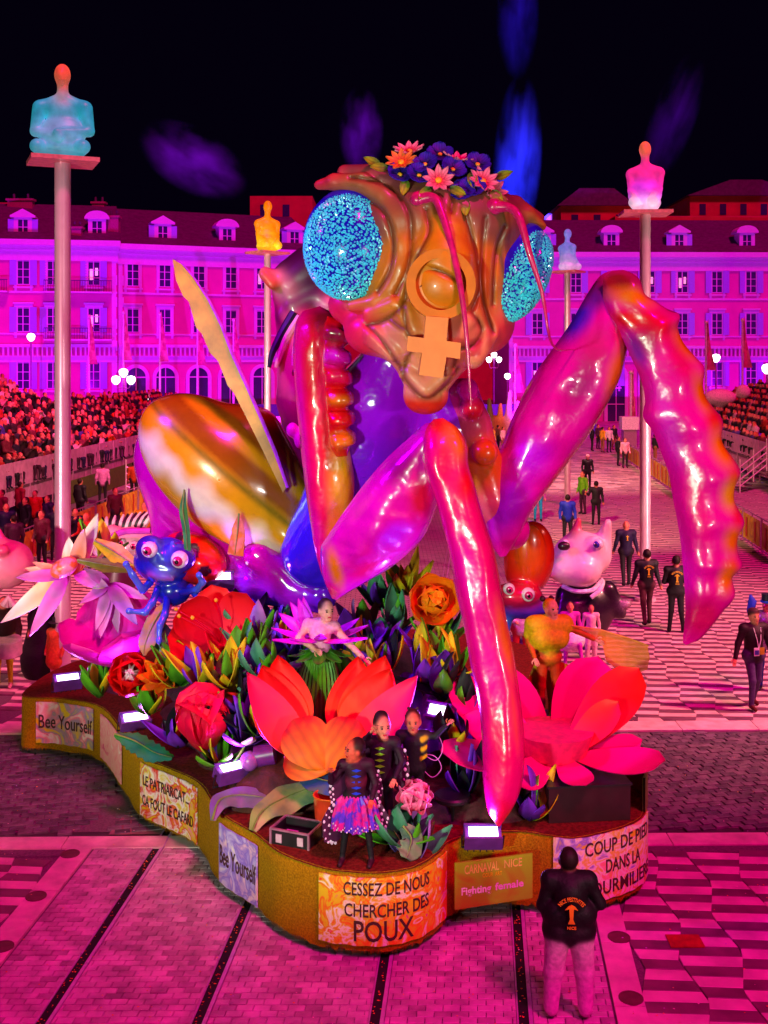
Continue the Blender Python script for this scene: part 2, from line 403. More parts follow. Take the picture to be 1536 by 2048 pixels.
# far pavement beyond the pieces and the far tram bed: banded material
def banded(name, c1, c2, sy, sx):
    m = mat(name, c1, .5); nt = m.node_tree; N = nt.nodes; L = nt.links
    tc = N.new('ShaderNodeTexCoord'); mp = N.new('ShaderNodeMapping'); L.new(tc.outputs['Object'], mp.inputs[0])
    br = N.new('ShaderNodeTexBrick'); L.new(mp.outputs[0], br.inputs[0]); br.inputs['Scale'].default_value = 1
    br.inputs['Color1'].default_value = (*c1, 1); br.inputs['Color2'].default_value = (*c2, 1); br.inputs['Mortar'].default_value = (.03, .015, .025, 1)
    br.inputs['Mortar Size'].default_value = .01; br.inputs['Brick Width'].default_value = sx; br.inputs['Row Height'].default_value = sy
    L.new(br.outputs[0], N['Principled BSDF'].inputs['Base Color']); return m
zone('far_pavement', [(-60, 51.9), (60, 51.9), (60, 112), (-60, 112)], .001, banded('far_tiles', lin(215, 180, 180), lin(120, 90, 100), .4, .8))
zone('far_tram_bed', [UV(-4.9, 18.8), UV(1.6, 18.8), UV(1.6, 100), UV(-4.9, 100)], -.006, banded('far_bricks', lin(180, 150, 160), lin(150, 120, 135), .12, .25))
# litter
m = MB(); cf = [lin(240, 200, 210), lin(250, 160, 40), lin(230, 220, 120), lin(200, 140, 230)]
for i in range(900):
    if i < 260:
        q = random.choice(RAILS); p = UV(q-.03+(rnd()-.5)*.06, 9.9+rnd()*4, .0); c = cf[1] if rnd() < .6 else lin(200, 60, 10)
    else:
        y = 9.9+rnd()**1.5*14; p = Vector(((rnd()-.5)*.7*y, y, .012)); c = random.choice(cf)
    s_ = .006+rnd()*.009; an = rnd()*6
    m.add([p+Vector((math.cos(an+k*1.57)*s_, math.sin(an+k*1.57)*s_*.7, .004*(k % 2))) for k in range(4)]+[p+Vector((0, 0, .008))], [(0, 1, 4), (1, 2, 4), (2, 3, 4), (3, 0, 4)], c)
o = obj('confetti_litter', m, mat('confetti', (1, 1, 1), .7, attr=True), None, False); o['kind'] = 'stuff'; tag(o, 'scattered confetti and small orange scraps along the tram rails', 'confetti')
# ================================================================ SETTING: buildings
wall_m = mat('render_red', lin(222, 60, 165), .8, noise=.08, nscale=.6, bump=.1)
wall_m2 = mat('render_red_b', lin(222, 70, 172), .8, noise=.08, nscale=.6, bump=.1)
trim_m = mat('stone_trim', lin(228, 170, 236), .7, noise=.06, nscale=2)
glass_m = mat('window_glass', (.05, .02, .13), .12, noise=.2, spec=.6)
shut_m = mat('shutter_paint', lin(170, 150, 250), .6, noise=.08)
roof_m = mat('roof_tile', lin(88, 42, 92), .75, noise=.35, nscale=1.5, bump=.3, bscale=6)
def fwd(mb, s0, s1, d0, d1, z0, z1): mb.box(s0, s1, -d1, -d0, z0, z1)      # d = metres in front of the wall plane
def win_mesh(w, h, arched=False, lintel=True):
    a = MB(); t = .22
    fwd(a, -w/2-t, -w/2, 0, .09, -.15, h); fwd(a, w/2, w/2+t, 0, .09, -.15, h); fwd(a, -w/2-t, w/2+t, 0, .1, h, h+.28)
    fwd(a, -w/2-t-.08, w/2+t+.08, 0, .18, -.3, -.15)
    fwd(a, -w/2-t+.02, -w/2, 0, .06, -.55, -.3); fwd(a, w/2, w/2+t-.02, 0, .06, -.55, -.3)
    if lintel: fwd(a, -w/2-t-.1, w/2+t+.1, 0, .22, h+.3, h+.48)
    fr = MB(); f = .09
    for x in (-w/2+f/2, -.04, w/2-f/2): fwd(fr, x-f/2, x+f/2, .02, .055, 0, h)
    for z in (0, h*.3, h*.62, h-f): fwd(fr, -w/2+f, w/2-f, .022, .05, z, z+f*.7)
    pn_ = MB(); fwd(pn_, -w/2, w/2, .0, .018, 0, h)
    sh = MB(); sw = w*.52
    fwd(sh, 0, sw, 0, .05, -.02, h+.02)
    for i in range(9): fwd(sh, .06, sw-.06, .05, .065, .06+i*h/9.2, .06+i*h/9.2+h*.05)
    return a.mesh('window', trim_m, False), fr.mesh('frame', trim_m, False), pn_.mesh('pane', glass_m, False), sh.mesh('shutter', shut_m, False)
WIN = {}
def window(parent, A, ang, s, z, w=1.15, h=2.2, shutters=False, lintel=True):
    key = (w, h, lintel)
    if key not in WIN: WIN[key] = win_mesh(w, h, False, lintel)
    a, fr, pn_, sh = WIN[key]
    loc = Vector((math.cos(ang)*s, math.sin(ang)*s, z))
    o = link('window', a, parent, loc, (0, 0, ang))
    link('pane', pn_, o); link('frame', fr, o)
    if shutters:
        t = .24
        link('shutter', sh, o, (w/2+t*0+.02, -.1, 0), (0, 0, R(-2-rnd()*14))); link('shutter', sh, o, (-w/2-w*.52-.02, -.1, 0), (0, 0, R(2+rnd()*6)))
    if rnd() < .12: link('lit_curtain', lit_mesh(), o)
    return o
def lit_mesh():
    if 'lit' not in WIN:
        m = MB(); fwd(m, -.38, -.1, .018, .021, .5, 1.5); fwd(m, .1, .35, .018, .021, .9, 1.6); WIN['lit'] = m.mesh('lit_curtain', mat('curtain_lit', (1, 1, 1), .5, emis=(1, .45, .2), estr=.7), False)
    return WIN['lit']
def arch_part(parent, ang, s, w, h, zs):
    """arched opening: trim ring, recess pane, fanlight bars"""
    m = MB(); n = 12; r = w/2
    pts = [(-r, 0)]+[(-r*math.cos(math.pi*i/n), zs+r*math.sin(math.pi*i/n)) for i in range(n+1)]+[(r, 0)]
    for i in range(len(pts)-1):
        (x0, z0), (x1, z1) = pts[i], pts[i+1]
        def out(x, z, k): 
            if z < zs: return (x+math.copysign(k, x), z)
            L = math.hypot(x, z-zs) or 1; return (x*(1+k/L), zs+(z-zs)*(1+k/L))
        a0, a1 = out(x0, z0, .34), out(x1, z1, .34)
        v = [(x0, -.02, z0), (x1, -.02, z1), (a1[0], -.02, a1[1]), (a0[0], -.02, a0[1])]
        m.add(v+[(p[0], -.16, p[2]) for p in v], [(4, 5, 6, 7), (0, 1, 5, 4), (1, 2, 6, 5), (2, 3, 7, 6), (3, 0, 4, 7)])
    o = link('arch', m.mesh('arch', trim_m, False), parent, (math.cos(ang)*s, math.sin(ang)*s, 0), (0, 0, ang))
    q = MB(); q.prism([(x, z) for x, z in pts], 0, .018, Matrix(((1, 0, 0, 0), (0, 0, -1, 0), (0, 1, 0, 0), (0, 0, 0, 1))))
    link('pane', q.mesh('pane', glass_m, False), o)
    q = MB(); fwd(q, -r, r, .02, .08, zs-.06, zs+.06)
    fwd(q, -r, r, .02, .07, 1.7, 1.78); fwd(q, -.04, .04, .02, .06, 0, zs+r)
    link('frame', q.mesh('frame', trim_m, False), o)
def dormer(parent, ang, s, d, z, round_=False):
    m = MB(); fwd(m, -.8, -.42, -1.6, 0, 0, 1.75); fwd(m, .42, .8, -1.6, 0, 0, 1.75); fwd(m, -.42, .42, -1.6, -.02, 0, .2); fwd(m, -.42, .42, -1.6, 0, 1.55, 1.75)
    n = 10
    prof = [(-1.12, 1.75), (1.12, 1.75), (1.12, 1.92)]+([(1.05*math.cos(math.pi*i/n), 1.92+.6*math.sin(math.pi*i/n)) for i in range(1, n)] if round_ else [(0, 2.55)])+[(-1.12, 1.92)]
    m.prism(prof, -.18, 1.7, Matrix(((1, 0, 0, 0), (0, 0, 1, 0), (0, 1, 0, 0), (0, 0, 0, 1))))
    o = link('dormer', m.mesh('dormer', trim_m, False), parent, Vector((math.cos(ang)*s-math.sin(ang)*d, math.sin(ang)*s+math.cos(ang)*d, z)), (0, 0, ang))
    q = MB(); fwd(q, -.42, .42, -.14, -.1, .2, 1.55); link('pane', q.mesh('pane', glass_m, False), o)
    q = MB(); fwd(q, -.05, .05, -.09, -.04, .2, 1.55); fwd(q, -.42, .42, -.09, -.05, .85, .92); link('frame', q.mesh('frame', trim_m, False), o)
    if not round_:
        for sx in (-1, 1):
            q = MB(); fwd(q, .8 if sx > 0 else -1.32, 1.32 if sx > 0 else -.8, -.06, .0, .1, 1.6); link('shutter', q.mesh('shutter', shut_m, False), o)
def palace(name, label, A, B, zc, cols, arches, dorm, shut, depth=14, wallm=wall_m, arch_zone=None):
    A = Vector((*A, 0)); B = Vector((*B, 0)); L = (B-A).length; ang = math.atan2(B.y-A.y, B.x-A.x)
    t = thing(name, label, 'building', A)
    Rz = Matrix.Rotation(ang, 4, 'Z')
    def part(nm, f, m_):
        mb = MB(); f(mb); mb.v = [tuple(Rz @ Vector(v)) for v in mb.v]; return obj(nm, mb, m_, t, False, local=True)
    part('wall', lambda m: m.box(0, L, 0, depth, 0, zc), wallm)
    def trims(m):
        fwd(m, -.3, L+.3, 0, .75, zc-.35, zc+.15); fwd(m, -.2, L+.2, 0, .45, zc-.75, zc-.35); fwd(m, -.1, L+.1, 0, .16, zc-1.7, zc-.75)
        fwd(m, 0, L, 0, .4, 7.35, 7.65); fwd(m, 0, L, 0, .14, 6.0, 6.5); fwd(m, 0, L, .0, .12, 12.25, 12.45); fwd(m, 0, L, 0, .1, 8.5, 8.65)
    part('cornice', trims, trim_m)
    def bal(m):
        s = .15
        while s < L: fwd(m, s, s+.16, .12, .3, 6.6, 7.35); s += .42
        fwd(m, 0, L, .1, .34, 6.5, 6.6)
    part('balustrade', bal, trim_m)
    def quoins(m):
        for k in range(int(zc)): fwd(m, qs, qs+(.5 if k % 2 else .38), 0, .07, k*1.0+.05, k+.96)
        fwd(m, qs+.01, qs+.37, 0, .05, 0, zc-1)
    for qs in (0, L-.5): part('quoin', quoins, trim_m)
    part('roof', lambda m: m.add([(-.3, -.5, zc+.15), (L+.3, -.5, zc+.15), (L-.6, 7.5, zc+4.4), (.6, 7.5, zc+4.4), (L+.3, depth, zc+.15), (-.3, depth, zc+.15)], [(0, 1, 2, 3), (3, 2, 4, 5), (0, 3, 5), (1, 4, 2)]), roof_m)
    for s in cols:
        sh = shut(s)
        window(t, A, ang, s, 13.0, shutters=sh, lintel=False)
        window(t, A, ang, s, 8.75, shutters=sh)
        if arch_zone and not (arch_zone[0] <= s <= arch_zone[1]): window(t, A, ang, s, 3.6, h=2.4, shutters=sh, lintel=False)
    for s in arches: arch_part(t, ang, s, 1.75, 4, 4.6)
    for i, s in enumerate(dorm): dormer(t, ang, s, 1.1, zc+.55, i % 2 == 1)
    return t
def sfromx(A, B, px):
    """distance along a facade at which the line of sight through column px meets it"""
    ax, ay = A; bx, by = B; k = (px-768)/F
    t = (k*ay-ax)/((bx-ax)-k*(by-ay)); return t*math.hypot(bx-ax, by-ay)
A1, B1 = (-36.5, 98.6), (-24.4, 100.7)
sx = lambda L_, A, B: [sfromx(A, B, p) for p in L_]
palace('palace_building', 'left magenta palace front with shutters beside every window, at the picture edge', A1, B1, 16.9, sx([47, 107, 188], A1, B1), [], sx([42, 192], A1, B1), lambda s: True, arch_zone=(-1, -1))
A2, B2 = (-24.4, 101.0), (-6.4, 108.0)
palace('palace_building', 'middle magenta palace front with a row of tall ground floor arches behind the insect', A2, B2, 16.7, sx([266, 330, 398, 462, 524, 586], A2, B2), sx([272, 331, 397, 460, 524, 590], A2, B2), sx([330, 460, 596], A2, B2), lambda s: False, arch_zone=(-1, 99))
A3, B3 = (12.6, 111.0), (45, 111.6)
palace('palace_building', 'right magenta palace front with shuttered windows behind the raised right foreleg', A3, B3, 16.9, sx([1075, 1152, 1225, 1299, 1365, 1434, 1502, 1570], A3, B3), sx([1232, 1300], A3, B3), sx([1090, 1228, 1365, 1502], A3, B3), lambda s: True, arch_zone=(99, 100), wallm=wall_m2)
# balconies on the left palace
bal_m = mat('balcony_iron', lin(70, 30, 110), .6)
def balcony(px0, px1, z):
    a = sfromx(A1, B1, px0); b_ = sfromx(A1, B1, px1); ang = math.atan2(B1[1]-A1[1], B1[0]-A1[0]); t = thing('balcony', 'dark iron balcony on the left palace front near window column at %s' % ('the picture edge' if px0 < 50 else 'the tall column'), 'balcony', (*A1, 0), None, ang)
    m = MB(); fwd(m, a, b_, 0, .9, z-.15, z); link('slab', m.mesh('slab', trim_m, False), t)
    m = MB(); fwd(m, a, b_, .85, .9, z+.95, z+1.02); s = a
    while s < b_: fwd(m, s, s+.04, .86, .89, z, z+.95); s += .14
    link('railing', m.mesh('railing', bal_m, False), t)
balcony(-30, 18, 12.4); balcony(90, 225, 12.4); balcony(90, 225, 8.1)
# chimneys & blocks behind
ch = mat('chimney_render', lin(170, 60, 120), .8)
def chimney(px, py, Y, w, h, lab):
    p = W(px, py, Y); m = MB(); m.box(p.x-w/2, p.x+w/2, p.y-.4, p.y+.4, p.z-h-2.2, p.z); m.box(p.x-w/2-.12, p.x+w/2+.12, p.y-.5, p.y+.5, p.z, p.z+.18)
    t = thing('chimney', lab, 'chimney', (p.x, p.y, p.z-h)); obj('stack', m, ch, t, False)
    m = MB()
    for k in (-.28, .28): m.lathe([(.13, 0), (.1, .5)], 8, (p.x+k*w, p.y, p.z+.18))
    obj('chimney_pot', m, roof_m, t, True)
chimney(228, 436, 102.5, 1.0, 2.2, 'pale chimney on the left palace roof between two dormers')
chimney(155, 458, 101, .9, 1, 'low chimney left of the round headed dormer')
chimney(198, 408, 108, 1.2, 1.6, 'dim chimney on the ridge of the left palace')
chimney(42, 402, 106, 2.4, 1.2, 'wide dim chimney block at the far left roof ridge')
dm = mat('far_render', lin(200, 60, 60), .85, noise=.2, nscale=.4)
def block(x0, x1, ytop, Y, lab, roof=True):
    a, b_ = W(x0, ytop, Y), W(x1, ytop, Y); t = thing('distant_building', lab, 'building', (a.x, Y, 0))
    m = MB(); m.box(a.x, b_.x, Y, Y+12, 0, a.z); obj('wall', m, dm, t, False)
    if roof:
        m = MB(); m.prism([(a.x-.5, a.z), (b_.x+.5, a.z), ((a.x+b_.x)/2+2, a.z+2.0), ((a.x+b_.x)/2-2, a.z+2.0)], -Y-12.5, -Y+.5, Matrix(((1, 0, 0, 0), (0, 0, -1, 0), (0, 1, 0, 0), (0, 0, 0, 1)))); obj('roof', m, roof_m, t, False)
    m = MB(); x = a.x+1.2
    while x < b_.x-1.2: m.box(x, x+.8, Y-.05, Y-.01, a.z-2.4, a.z-1.0); x += 2.6
    obj('window', m, glass_m, t, False)
block(1122, 1262, 412, 128, 'dim reddish rooftop block behind the palace, left of the tall right pole')
block(1230, 1545, 432, 120, 'long low dark red wall above the right palace roof', False)
block(1380, 1600, 392, 140, 'dark upper roof block at the far right skyline')
block(500, 625, 392, 128, 'dim terrace block behind the yellow seated statue', False)
block(-30, 60, 405, 125, 'dim roofline block at the far left edge', False)
block(640, 1010, 640, 170, 'dark building far down the gap between the palaces', True)
# ================================================================ statue poles
pole_m = mat('pole_steel', lin(235, 205, 215), .32, metal=.35, noise=.08, nscale=2)
def seated(kind, cols, sc, cross=False):
    c1, c2, c3 = cols
    P = [E((0, 0, .22), (.40, .33, .2), c3), E((0, .0, .5), (.42, .24, .36), c2), E((0, -.06, .4), (.42, .26, .24), c2), E((0, .03, .88), (.32, .19, .26), c1),
         K((-.36, .02, 1.0), (.36, .02, 1.0), .13, .13, c1), K((-.3, .02, 1.04), (0, .02, 1.2), .11, .09, c1), K((.3, .02, 1.04), (0, .02, 1.2), .11, .09, c1), K((0, .02, 1.1), (0, 0, 1.42), .11, .1, cols[0] if kind != 'l' else lin(255, 130, 90))]
    hc = lin(255, 120, 80) if kind in 'lr' else c1
    P += [E((0, -.02, 1.6), (.15, .17, .21), hc), E((0, -.18, 1.57), (.025, .03, .045), hc), E((0, -.15, 1.48), (.05, .03, .02), hc)]
    if kind == 'l':
        P += [K((-.42, .0, .98), (-.5, -.02, .55), .14, .1, c1), K((.42, 0, .98), (.5, -.02, .55), .14, .1, c1),
              K((-.5, -.04, .5), (.02, -.34, .38), .09, .07, c2), K((.5, -.04, .52), (-.05, -.36, .46), .09, .06, c1),
              K((-.2, .1, .16), (-.42, -.25, .2), .17, .14, c3), K((.2, .1, .16), (.42, -.25, .2), .17, .14, c3)]
    else:
        P += [K((-.38, .02, .95), (-.36, -.02, .6), .1, .08, c1), K((.38, .02, .95), (.36, -.02, .6), .1, .08, c1),
              K((-.36, -.04, .55), (-.22, -.4, .36), .075, .055, c1), K((.36, -.04, .55), (.22, -.4, .36), .075, .055, c1),
              K((-.16, .12, .18), (-.22, -.42, .2), .18, .15, c3), K((.16, .12, .18), (.22, -.42, .2), .18, .15, c3)]
    return P
def statue_pole(X, Y, H, kind, cols, rot, label, glow, r=.105):
    t = thing('statue_pole', 'tall steel column under the '+label.split(',')[0], 'pole', (X, Y, 0), 'statue columns')
    m = MB(); m.tube([(X, Y, 0), (X, Y, H-.06)], r, 20); m.tube([(X, Y, 0), (X, Y, .1)], r*1.9, 20); obj('shaft', m, pole_m, t)
    m = MB(); m.box(-.62, .62, -.5, .5, H-.06, H+.02, Matrix.Translation((X, Y, 0)) @ Matrix.Rotation(rot+.3, 4, 'Z')); obj('plate', m, mat('plate_steel', lin(240, 150, 150), .4, metal=.2), t, False)
    sm = mat('statue_'+kind, (1, 1, 1), .45, attr=True, emis='attr', estr=glow, noise=.3, nscale=3)
    me = sdf_mesh('seated_statue', seated(kind, cols, 1), .028, sm, k=.05, cb=.06)
    o = link('seated_statue', me, None, (X, Y, H+.02), (0, 0, rot)); tag(o, label, 'statue', 'glowing seated statues')
statue_pole(-6.12, 20.95, 10, 'l', [lin(40, 200, 215), lin(120, 200, 235), lin(60, 190, 210)], .1, 'turquoise glowing seated figure with folded arms, leftmost and largest of the four', .42, .15)
statue_pole(6.73, 28.35, 10, 'r', [lin(240, 50, 160), lin(210, 60, 255), lin(245, 225, 255)], -.35, 'pink glowing kneeling figure with a white lit lap', .6, .14)
statue_pole(-4.12, 38.9, 10, 'y', [lin(245, 150, 0), lin(235, 190, 10), lin(255, 225, 40)], .5, 'yellow glowing kneeling figure left of the insect head', .5, .12)
statue_pole(7.87, 47.2, 10, 'b', [lin(120, 140, 245), lin(170, 160, 240), lin(210, 190, 250)], 2.2, 'pale blue glowing seated figure turned away behind the right eye', .45, .13)
# ================================================================ THE FLOAT
DZ = .9
rim = [(44, 1386), (120, 1397), (200, 1414), (248, 1468), (283, 1513), (340, 1538), (397, 1566), (441, 1626), (510, 1668), (560, 1706), (640, 1735), (700, 1744), (765, 1746), (833, 1733), (880, 1704), (896, 1686), (930, 1672), (985, 1664), (1050, 1664), (1100, 1672), (1150, 1676), (1204, 1666), (1262, 1648), (1290, 1624)]
OUT = [G(a, b, DZ) for a, b in rim]
OUT += [Vector((x, y, DZ)) for x, y in ((3.2, 13.6), (3.1, 15.0), (3.2, 17.5), (2.6, 20.5), (0, 21.8), (-3, 21.3), (-5.3, 19.6))]
o_ = OUT+[OUT[0]]
SKC = []
for i in range(len(OUT)):
    a, b_, c_, d_ = o_[i-1] if i else OUT[-1], o_[i], o_[i+1], OUT[(i+2) % len(OUT)]
    for j in range(8):
        t = j/8; SKC.append(.5*((2*b_)+(c_-a)*t+(2*a-5*b_+4*c_-d_)*t*t+(3*b_-a-3*c_+d_)*t**3))
N_ = len(SKC); CUM = [0]
for i in range(N_): CUM.append(CUM[-1]+(SKC[(i+1) % N_]-SKC[i]).length)
def sk_at(s, z, off=0):
    s = s % CUM[-1]
    lo = next(i for i in range(N_) if CUM[i+1] >= s); t = (s-CUM[lo])/(CUM[lo+1]-CUM[lo])
    def nn(i):
        d = SKC[(i+1) % N_]-SKC[(i-1) % N_]; return Vector((d.y, -d.x, 0)).normalized()
    p = SKC[lo].lerp(SKC[(lo+1) % N_], t); n = nn(lo).lerp(nn(lo+1), t).normalized()
    return Vector((p.x, p.y, z))+n*off
def s_of_px(px):
    i = 0
    while i < 560:
        s = i*.03; p = sk_at(s, .5)
        if 768+F*p.x/p.y >= px: return s
        i += 1
    return i*.03
fib = mat('skirt_fibre', lin(190, 140, 14), .9, noise=.45, nscale=30, bump=1.0, bscale=140, spec=.1)
moss = mat('deck_moss', lin(120, 40, 30), .95, noise=.5, nscale=14, bump=.8, bscale=90, spec=.1)
fl = thing('carnival_float', 'large wavy edged parade float with ochre skirt carrying the giant insect', 'float', (-1, 15.5, 0))
m = MB(); zs = [.10, .3, .5, .7, .86, .9]
for i in range(N_):
    n = Vector(((SKC[(i+1) % N_]-SKC[i-1]).y, -(SKC[(i+1) % N_]-SKC[i-1]).x, 0)).normalized()
    for k, z in enumerate(zs):
        p = SKC[i]+n*(.0 if k < 5 else -.03)+n*(rnd()-.5)*.012
        m.v.append((p.x, p.y, z+((rnd()-.5)*.05 if k == 0 else 0)))
for i in range(N_):
    for k in range(5): a = i*6+k; b_ = ((i+1) % N_)*6+k; m.f.append((a, b_, b_+1, a+1))
obj('skirt', m, fib, fl)
m = MB(); m.add([(p.x*.999, p.y, DZ-.004) for p in SKC], [tuple(range(N_))]); m.smooth = False
obj('deck', m, moss, fl, False)
# fringe fibres along the hem
m = MB(); s = 0
while s < 13.5:
    p = sk_at(s, .13, .004); q = sk_at(s+.01, .13, .004); l = .03+rnd()*.05
    m.add([p, q, q+Vector(((rnd()-.5)*.02, (rnd()-.5)*.02, -l))], [(0, 1, 2)]); s += .011
o = obj('fringe', m, fib, fl, False); o['kind'] = 'stuff'
m = MB(); m.box(-1.6, 1.6, 13.8, 19.5, .25, .5)
for x, y in ((-1.4, 14.8), (1.5, 14.8), (-1.4, 18), (1.5, 18)): m.lathe([(.32, -.12), (.32, .12)], 16, (x, y, .32), Matrix.Rotation(R(90), 3, 'Y'))
obj('chassis', m, mat('chassis_black', (.01, .01, .012), .7), fl, False)
# rocky mounds
def zc(px, py, Y, r, col=None): p = W(px, py, Y); return E(p, r, col or (.05, .012, .03))
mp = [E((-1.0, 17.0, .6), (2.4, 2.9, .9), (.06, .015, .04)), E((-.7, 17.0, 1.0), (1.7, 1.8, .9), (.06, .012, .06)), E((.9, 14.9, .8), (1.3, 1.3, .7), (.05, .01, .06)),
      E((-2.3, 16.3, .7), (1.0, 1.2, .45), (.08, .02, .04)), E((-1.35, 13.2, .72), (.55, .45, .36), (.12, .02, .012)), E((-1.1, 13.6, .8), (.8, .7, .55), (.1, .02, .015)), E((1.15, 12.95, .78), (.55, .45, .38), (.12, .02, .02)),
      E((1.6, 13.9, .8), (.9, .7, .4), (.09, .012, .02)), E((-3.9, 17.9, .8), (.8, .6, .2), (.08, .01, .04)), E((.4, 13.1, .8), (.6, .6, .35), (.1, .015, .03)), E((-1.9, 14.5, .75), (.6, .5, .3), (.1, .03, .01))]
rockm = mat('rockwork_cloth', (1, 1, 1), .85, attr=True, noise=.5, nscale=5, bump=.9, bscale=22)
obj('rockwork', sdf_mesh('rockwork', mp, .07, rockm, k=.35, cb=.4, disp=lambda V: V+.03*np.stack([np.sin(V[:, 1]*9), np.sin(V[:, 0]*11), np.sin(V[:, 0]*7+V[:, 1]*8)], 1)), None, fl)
# ---------------------------------------------------------------- signs
def textmesh(body, size, ext=.003, shear=0, bold=0):
    cu = bpy.data.curves.new('t', 'FONT'); cu.body = body; cu.size = size; cu.extrude = ext; cu.shear = shear; cu.offset = bold; cu.resolution_u = 3
    o = bpy.data.objects.new('t', cu); C.objects.link(o)
    me = bpy.data.meshes.new_from_object(o.evaluated_get(bpy.context.evaluated_depsgraph_get()))
    v = [tuple(q.co) for q in me.vertices]; f = [tuple(p.vertices) for p in me.polygons]
    bpy.data.objects.remove(o); bpy.data.curves.remove(cu); bpy.data.meshes.remove(me); return v, f
def splash(name, cols, scale=5):
    m = mat(name, (1, 1, 1), .6); nt = m.node_tree; N = nt.nodes; L = nt.links
    tc = N.new('ShaderNodeTexCoord'); nz = N.new('ShaderNodeTexNoise'); nz.inputs['Scale'].default_value = scale; nz.inputs['Detail'].default_value = 5; nz.inputs['Distortion'].default_value = 1.2
    L.new(tc.outputs['Object'], nz.inputs['Vector']); r = N.new('ShaderNodeValToRGB'); cr = r.color_ramp; cr.interpolation = 'LINEAR'
    n = len(cols)
    while len(cr.elements) < n: cr.elements.new(.5)
    for i, c in enumerate(cols): cr.elements[i].position = .3+.4*i/(n-1); cr.elements[i].color = (*c, 1)
    L.new(nz.outputs['Fac'], r.inputs[0]); L.new(r.outputs[0], N['Principled BSDF'].inputs['Base Color']); return m
Yl, Or, Pk, Wh, Mg, Vi, Rd, Gy = lin(225, 195, 5), lin(235, 90, 10), lin(240, 130, 150), lin(240, 225, 225), lin(220, 20, 130), lin(140, 110, 220), lin(225, 30, 20), lin(150, 140, 170)
sp1 = splash('paint_yellow', [Yl, Yl, Gy, Pk, Wh, Yl], 3); sp2 = splash('paint_pink', [Wh, Pk, lin(240, 170, 170), Pk, Mg], 4)
sp3 = splash('paint_mixed', [Mg, Yl, Wh, Rd, Yl, Pk], 4); sp4 = splash('paint_lilac', [Wh, lin(200, 180, 245), Vi, lin(235, 190, 225), Wh], 4)
sp5 = splash('paint_fire', [Mg, Yl, Yl, Or, Yl, Wh, Yl, Rd, Pk], 4.2); sp6 = splash('paint_rose', [Yl, Pk, Wh, Yl, Wh, Vi, Yl], 4)
ink = mat('letter_ink', lin(70, 30, 30), .7)
def sign(px0, px1, z0, z1, m_, label, lines, tcol=None):
    s0 = s_of_px(px0); s1 = s_of_px(px1) if px1 < 1280 else s0+1.5; n = max(6, int((s1-s0)/.06))
    t = thing('slogan_sign', label, 'sign', sk_at((s0+s1)/2, z0, .03), 'slogan signs hung on the float skirt')
    m = MB()
    for i in range(n+1):
        s = s0+(s1-s0)*i/n; w = .006*math.sin(i*1.7)
        for off in (.016, .03): m.v += [tuple(sk_at(s, z0+w, off)), tuple(sk_at(s, z1+w*.5, off))]
    for i in range(n):
        a = i*4; b_ = a+4
        m.f += [(a+2, b_+2, b_+3, a+3), (b_, a, a+1, b_+1), (a+1, a+3, b_+3, b_+1), (a, b_, b_+2, a+2)]
    m.f += [(0, 2, 3, 1), (n*4, n*4+1, n*4+3, n*4+2)]
    obj('board', m, m_, t, False)
    for (txt, size, zf, xf, wid) in lines:
        v, f = textmesh(txt, 1.0, .003, bold=.008)
        xs = [p[0] for p in v]; w = max(xs)-min(xs); kx = wid/w
        mb = MB(); mb.add([tuple(sk_at(s0+xf+(p[0]-min(xs))*kx, z0+zf+p[1]*size, .033+p[2])) for p in v], f)
        obj('lettering', mb, tcol or ink, t, False)
    return t
SG = 'slogan signs hung on the float skirt'
L1 = s_of_px(187)-s_of_px(70)
sign(70, 187, .2, .84, sp1, 'yellow and grey painted banner reading Bee Yourself at the far left skirt', [('Bee Yourself', .30, .24, .04, L1*.94)])
sign(203, 245, .16, .82, sp2, 'narrow pale pink painted panel without readable words between two yellow banners', [])
L3 = s_of_px(397)-s_of_px(283)
sign(283, 397, .14, .84, sp3, 'yellow and white splashed banner with the patriarchy and cockroach slogan in two lines', [('LE PATRIARCAT...', .19, .43, .1, L3*.76), ('CA FOUT LE CAFARD', .19, .17, .08, L3*.86)])
L4 = s_of_px(516)-s_of_px(441)
sign(441, 516, .12, .8, sp4, 'lilac painted banner reading Bee Yourself under the twisted green leaf', [('Bee Yourself', .30, .24, .03, L4*.94)])
L5 = s_of_px(888)-s_of_px(640)
sign(640, 888, .16, .86, sp5, 'curved fiery banner on the front lobe whose last word is POUX', [('CESSEZ DE NOUS', .19, .52, .27, .95), ('CHERCHER DES', .19, .30, .28, .93), ('POUX', .30, .05, .38, .62)])
s7 = s_of_px(1104)
def sign_s():
    t = sign(1104, 1287, .16, .9, sp6, 'curved pink and yellow banner on the right lobe reading FOURMILIERE', [('COUP DE PIED', .21, .53, .34, 1.05), ('DANS LA', .21, .30, .62, .55), ('FOURMILIERE', .21, .07, .34, 1.1)])
sign_s()
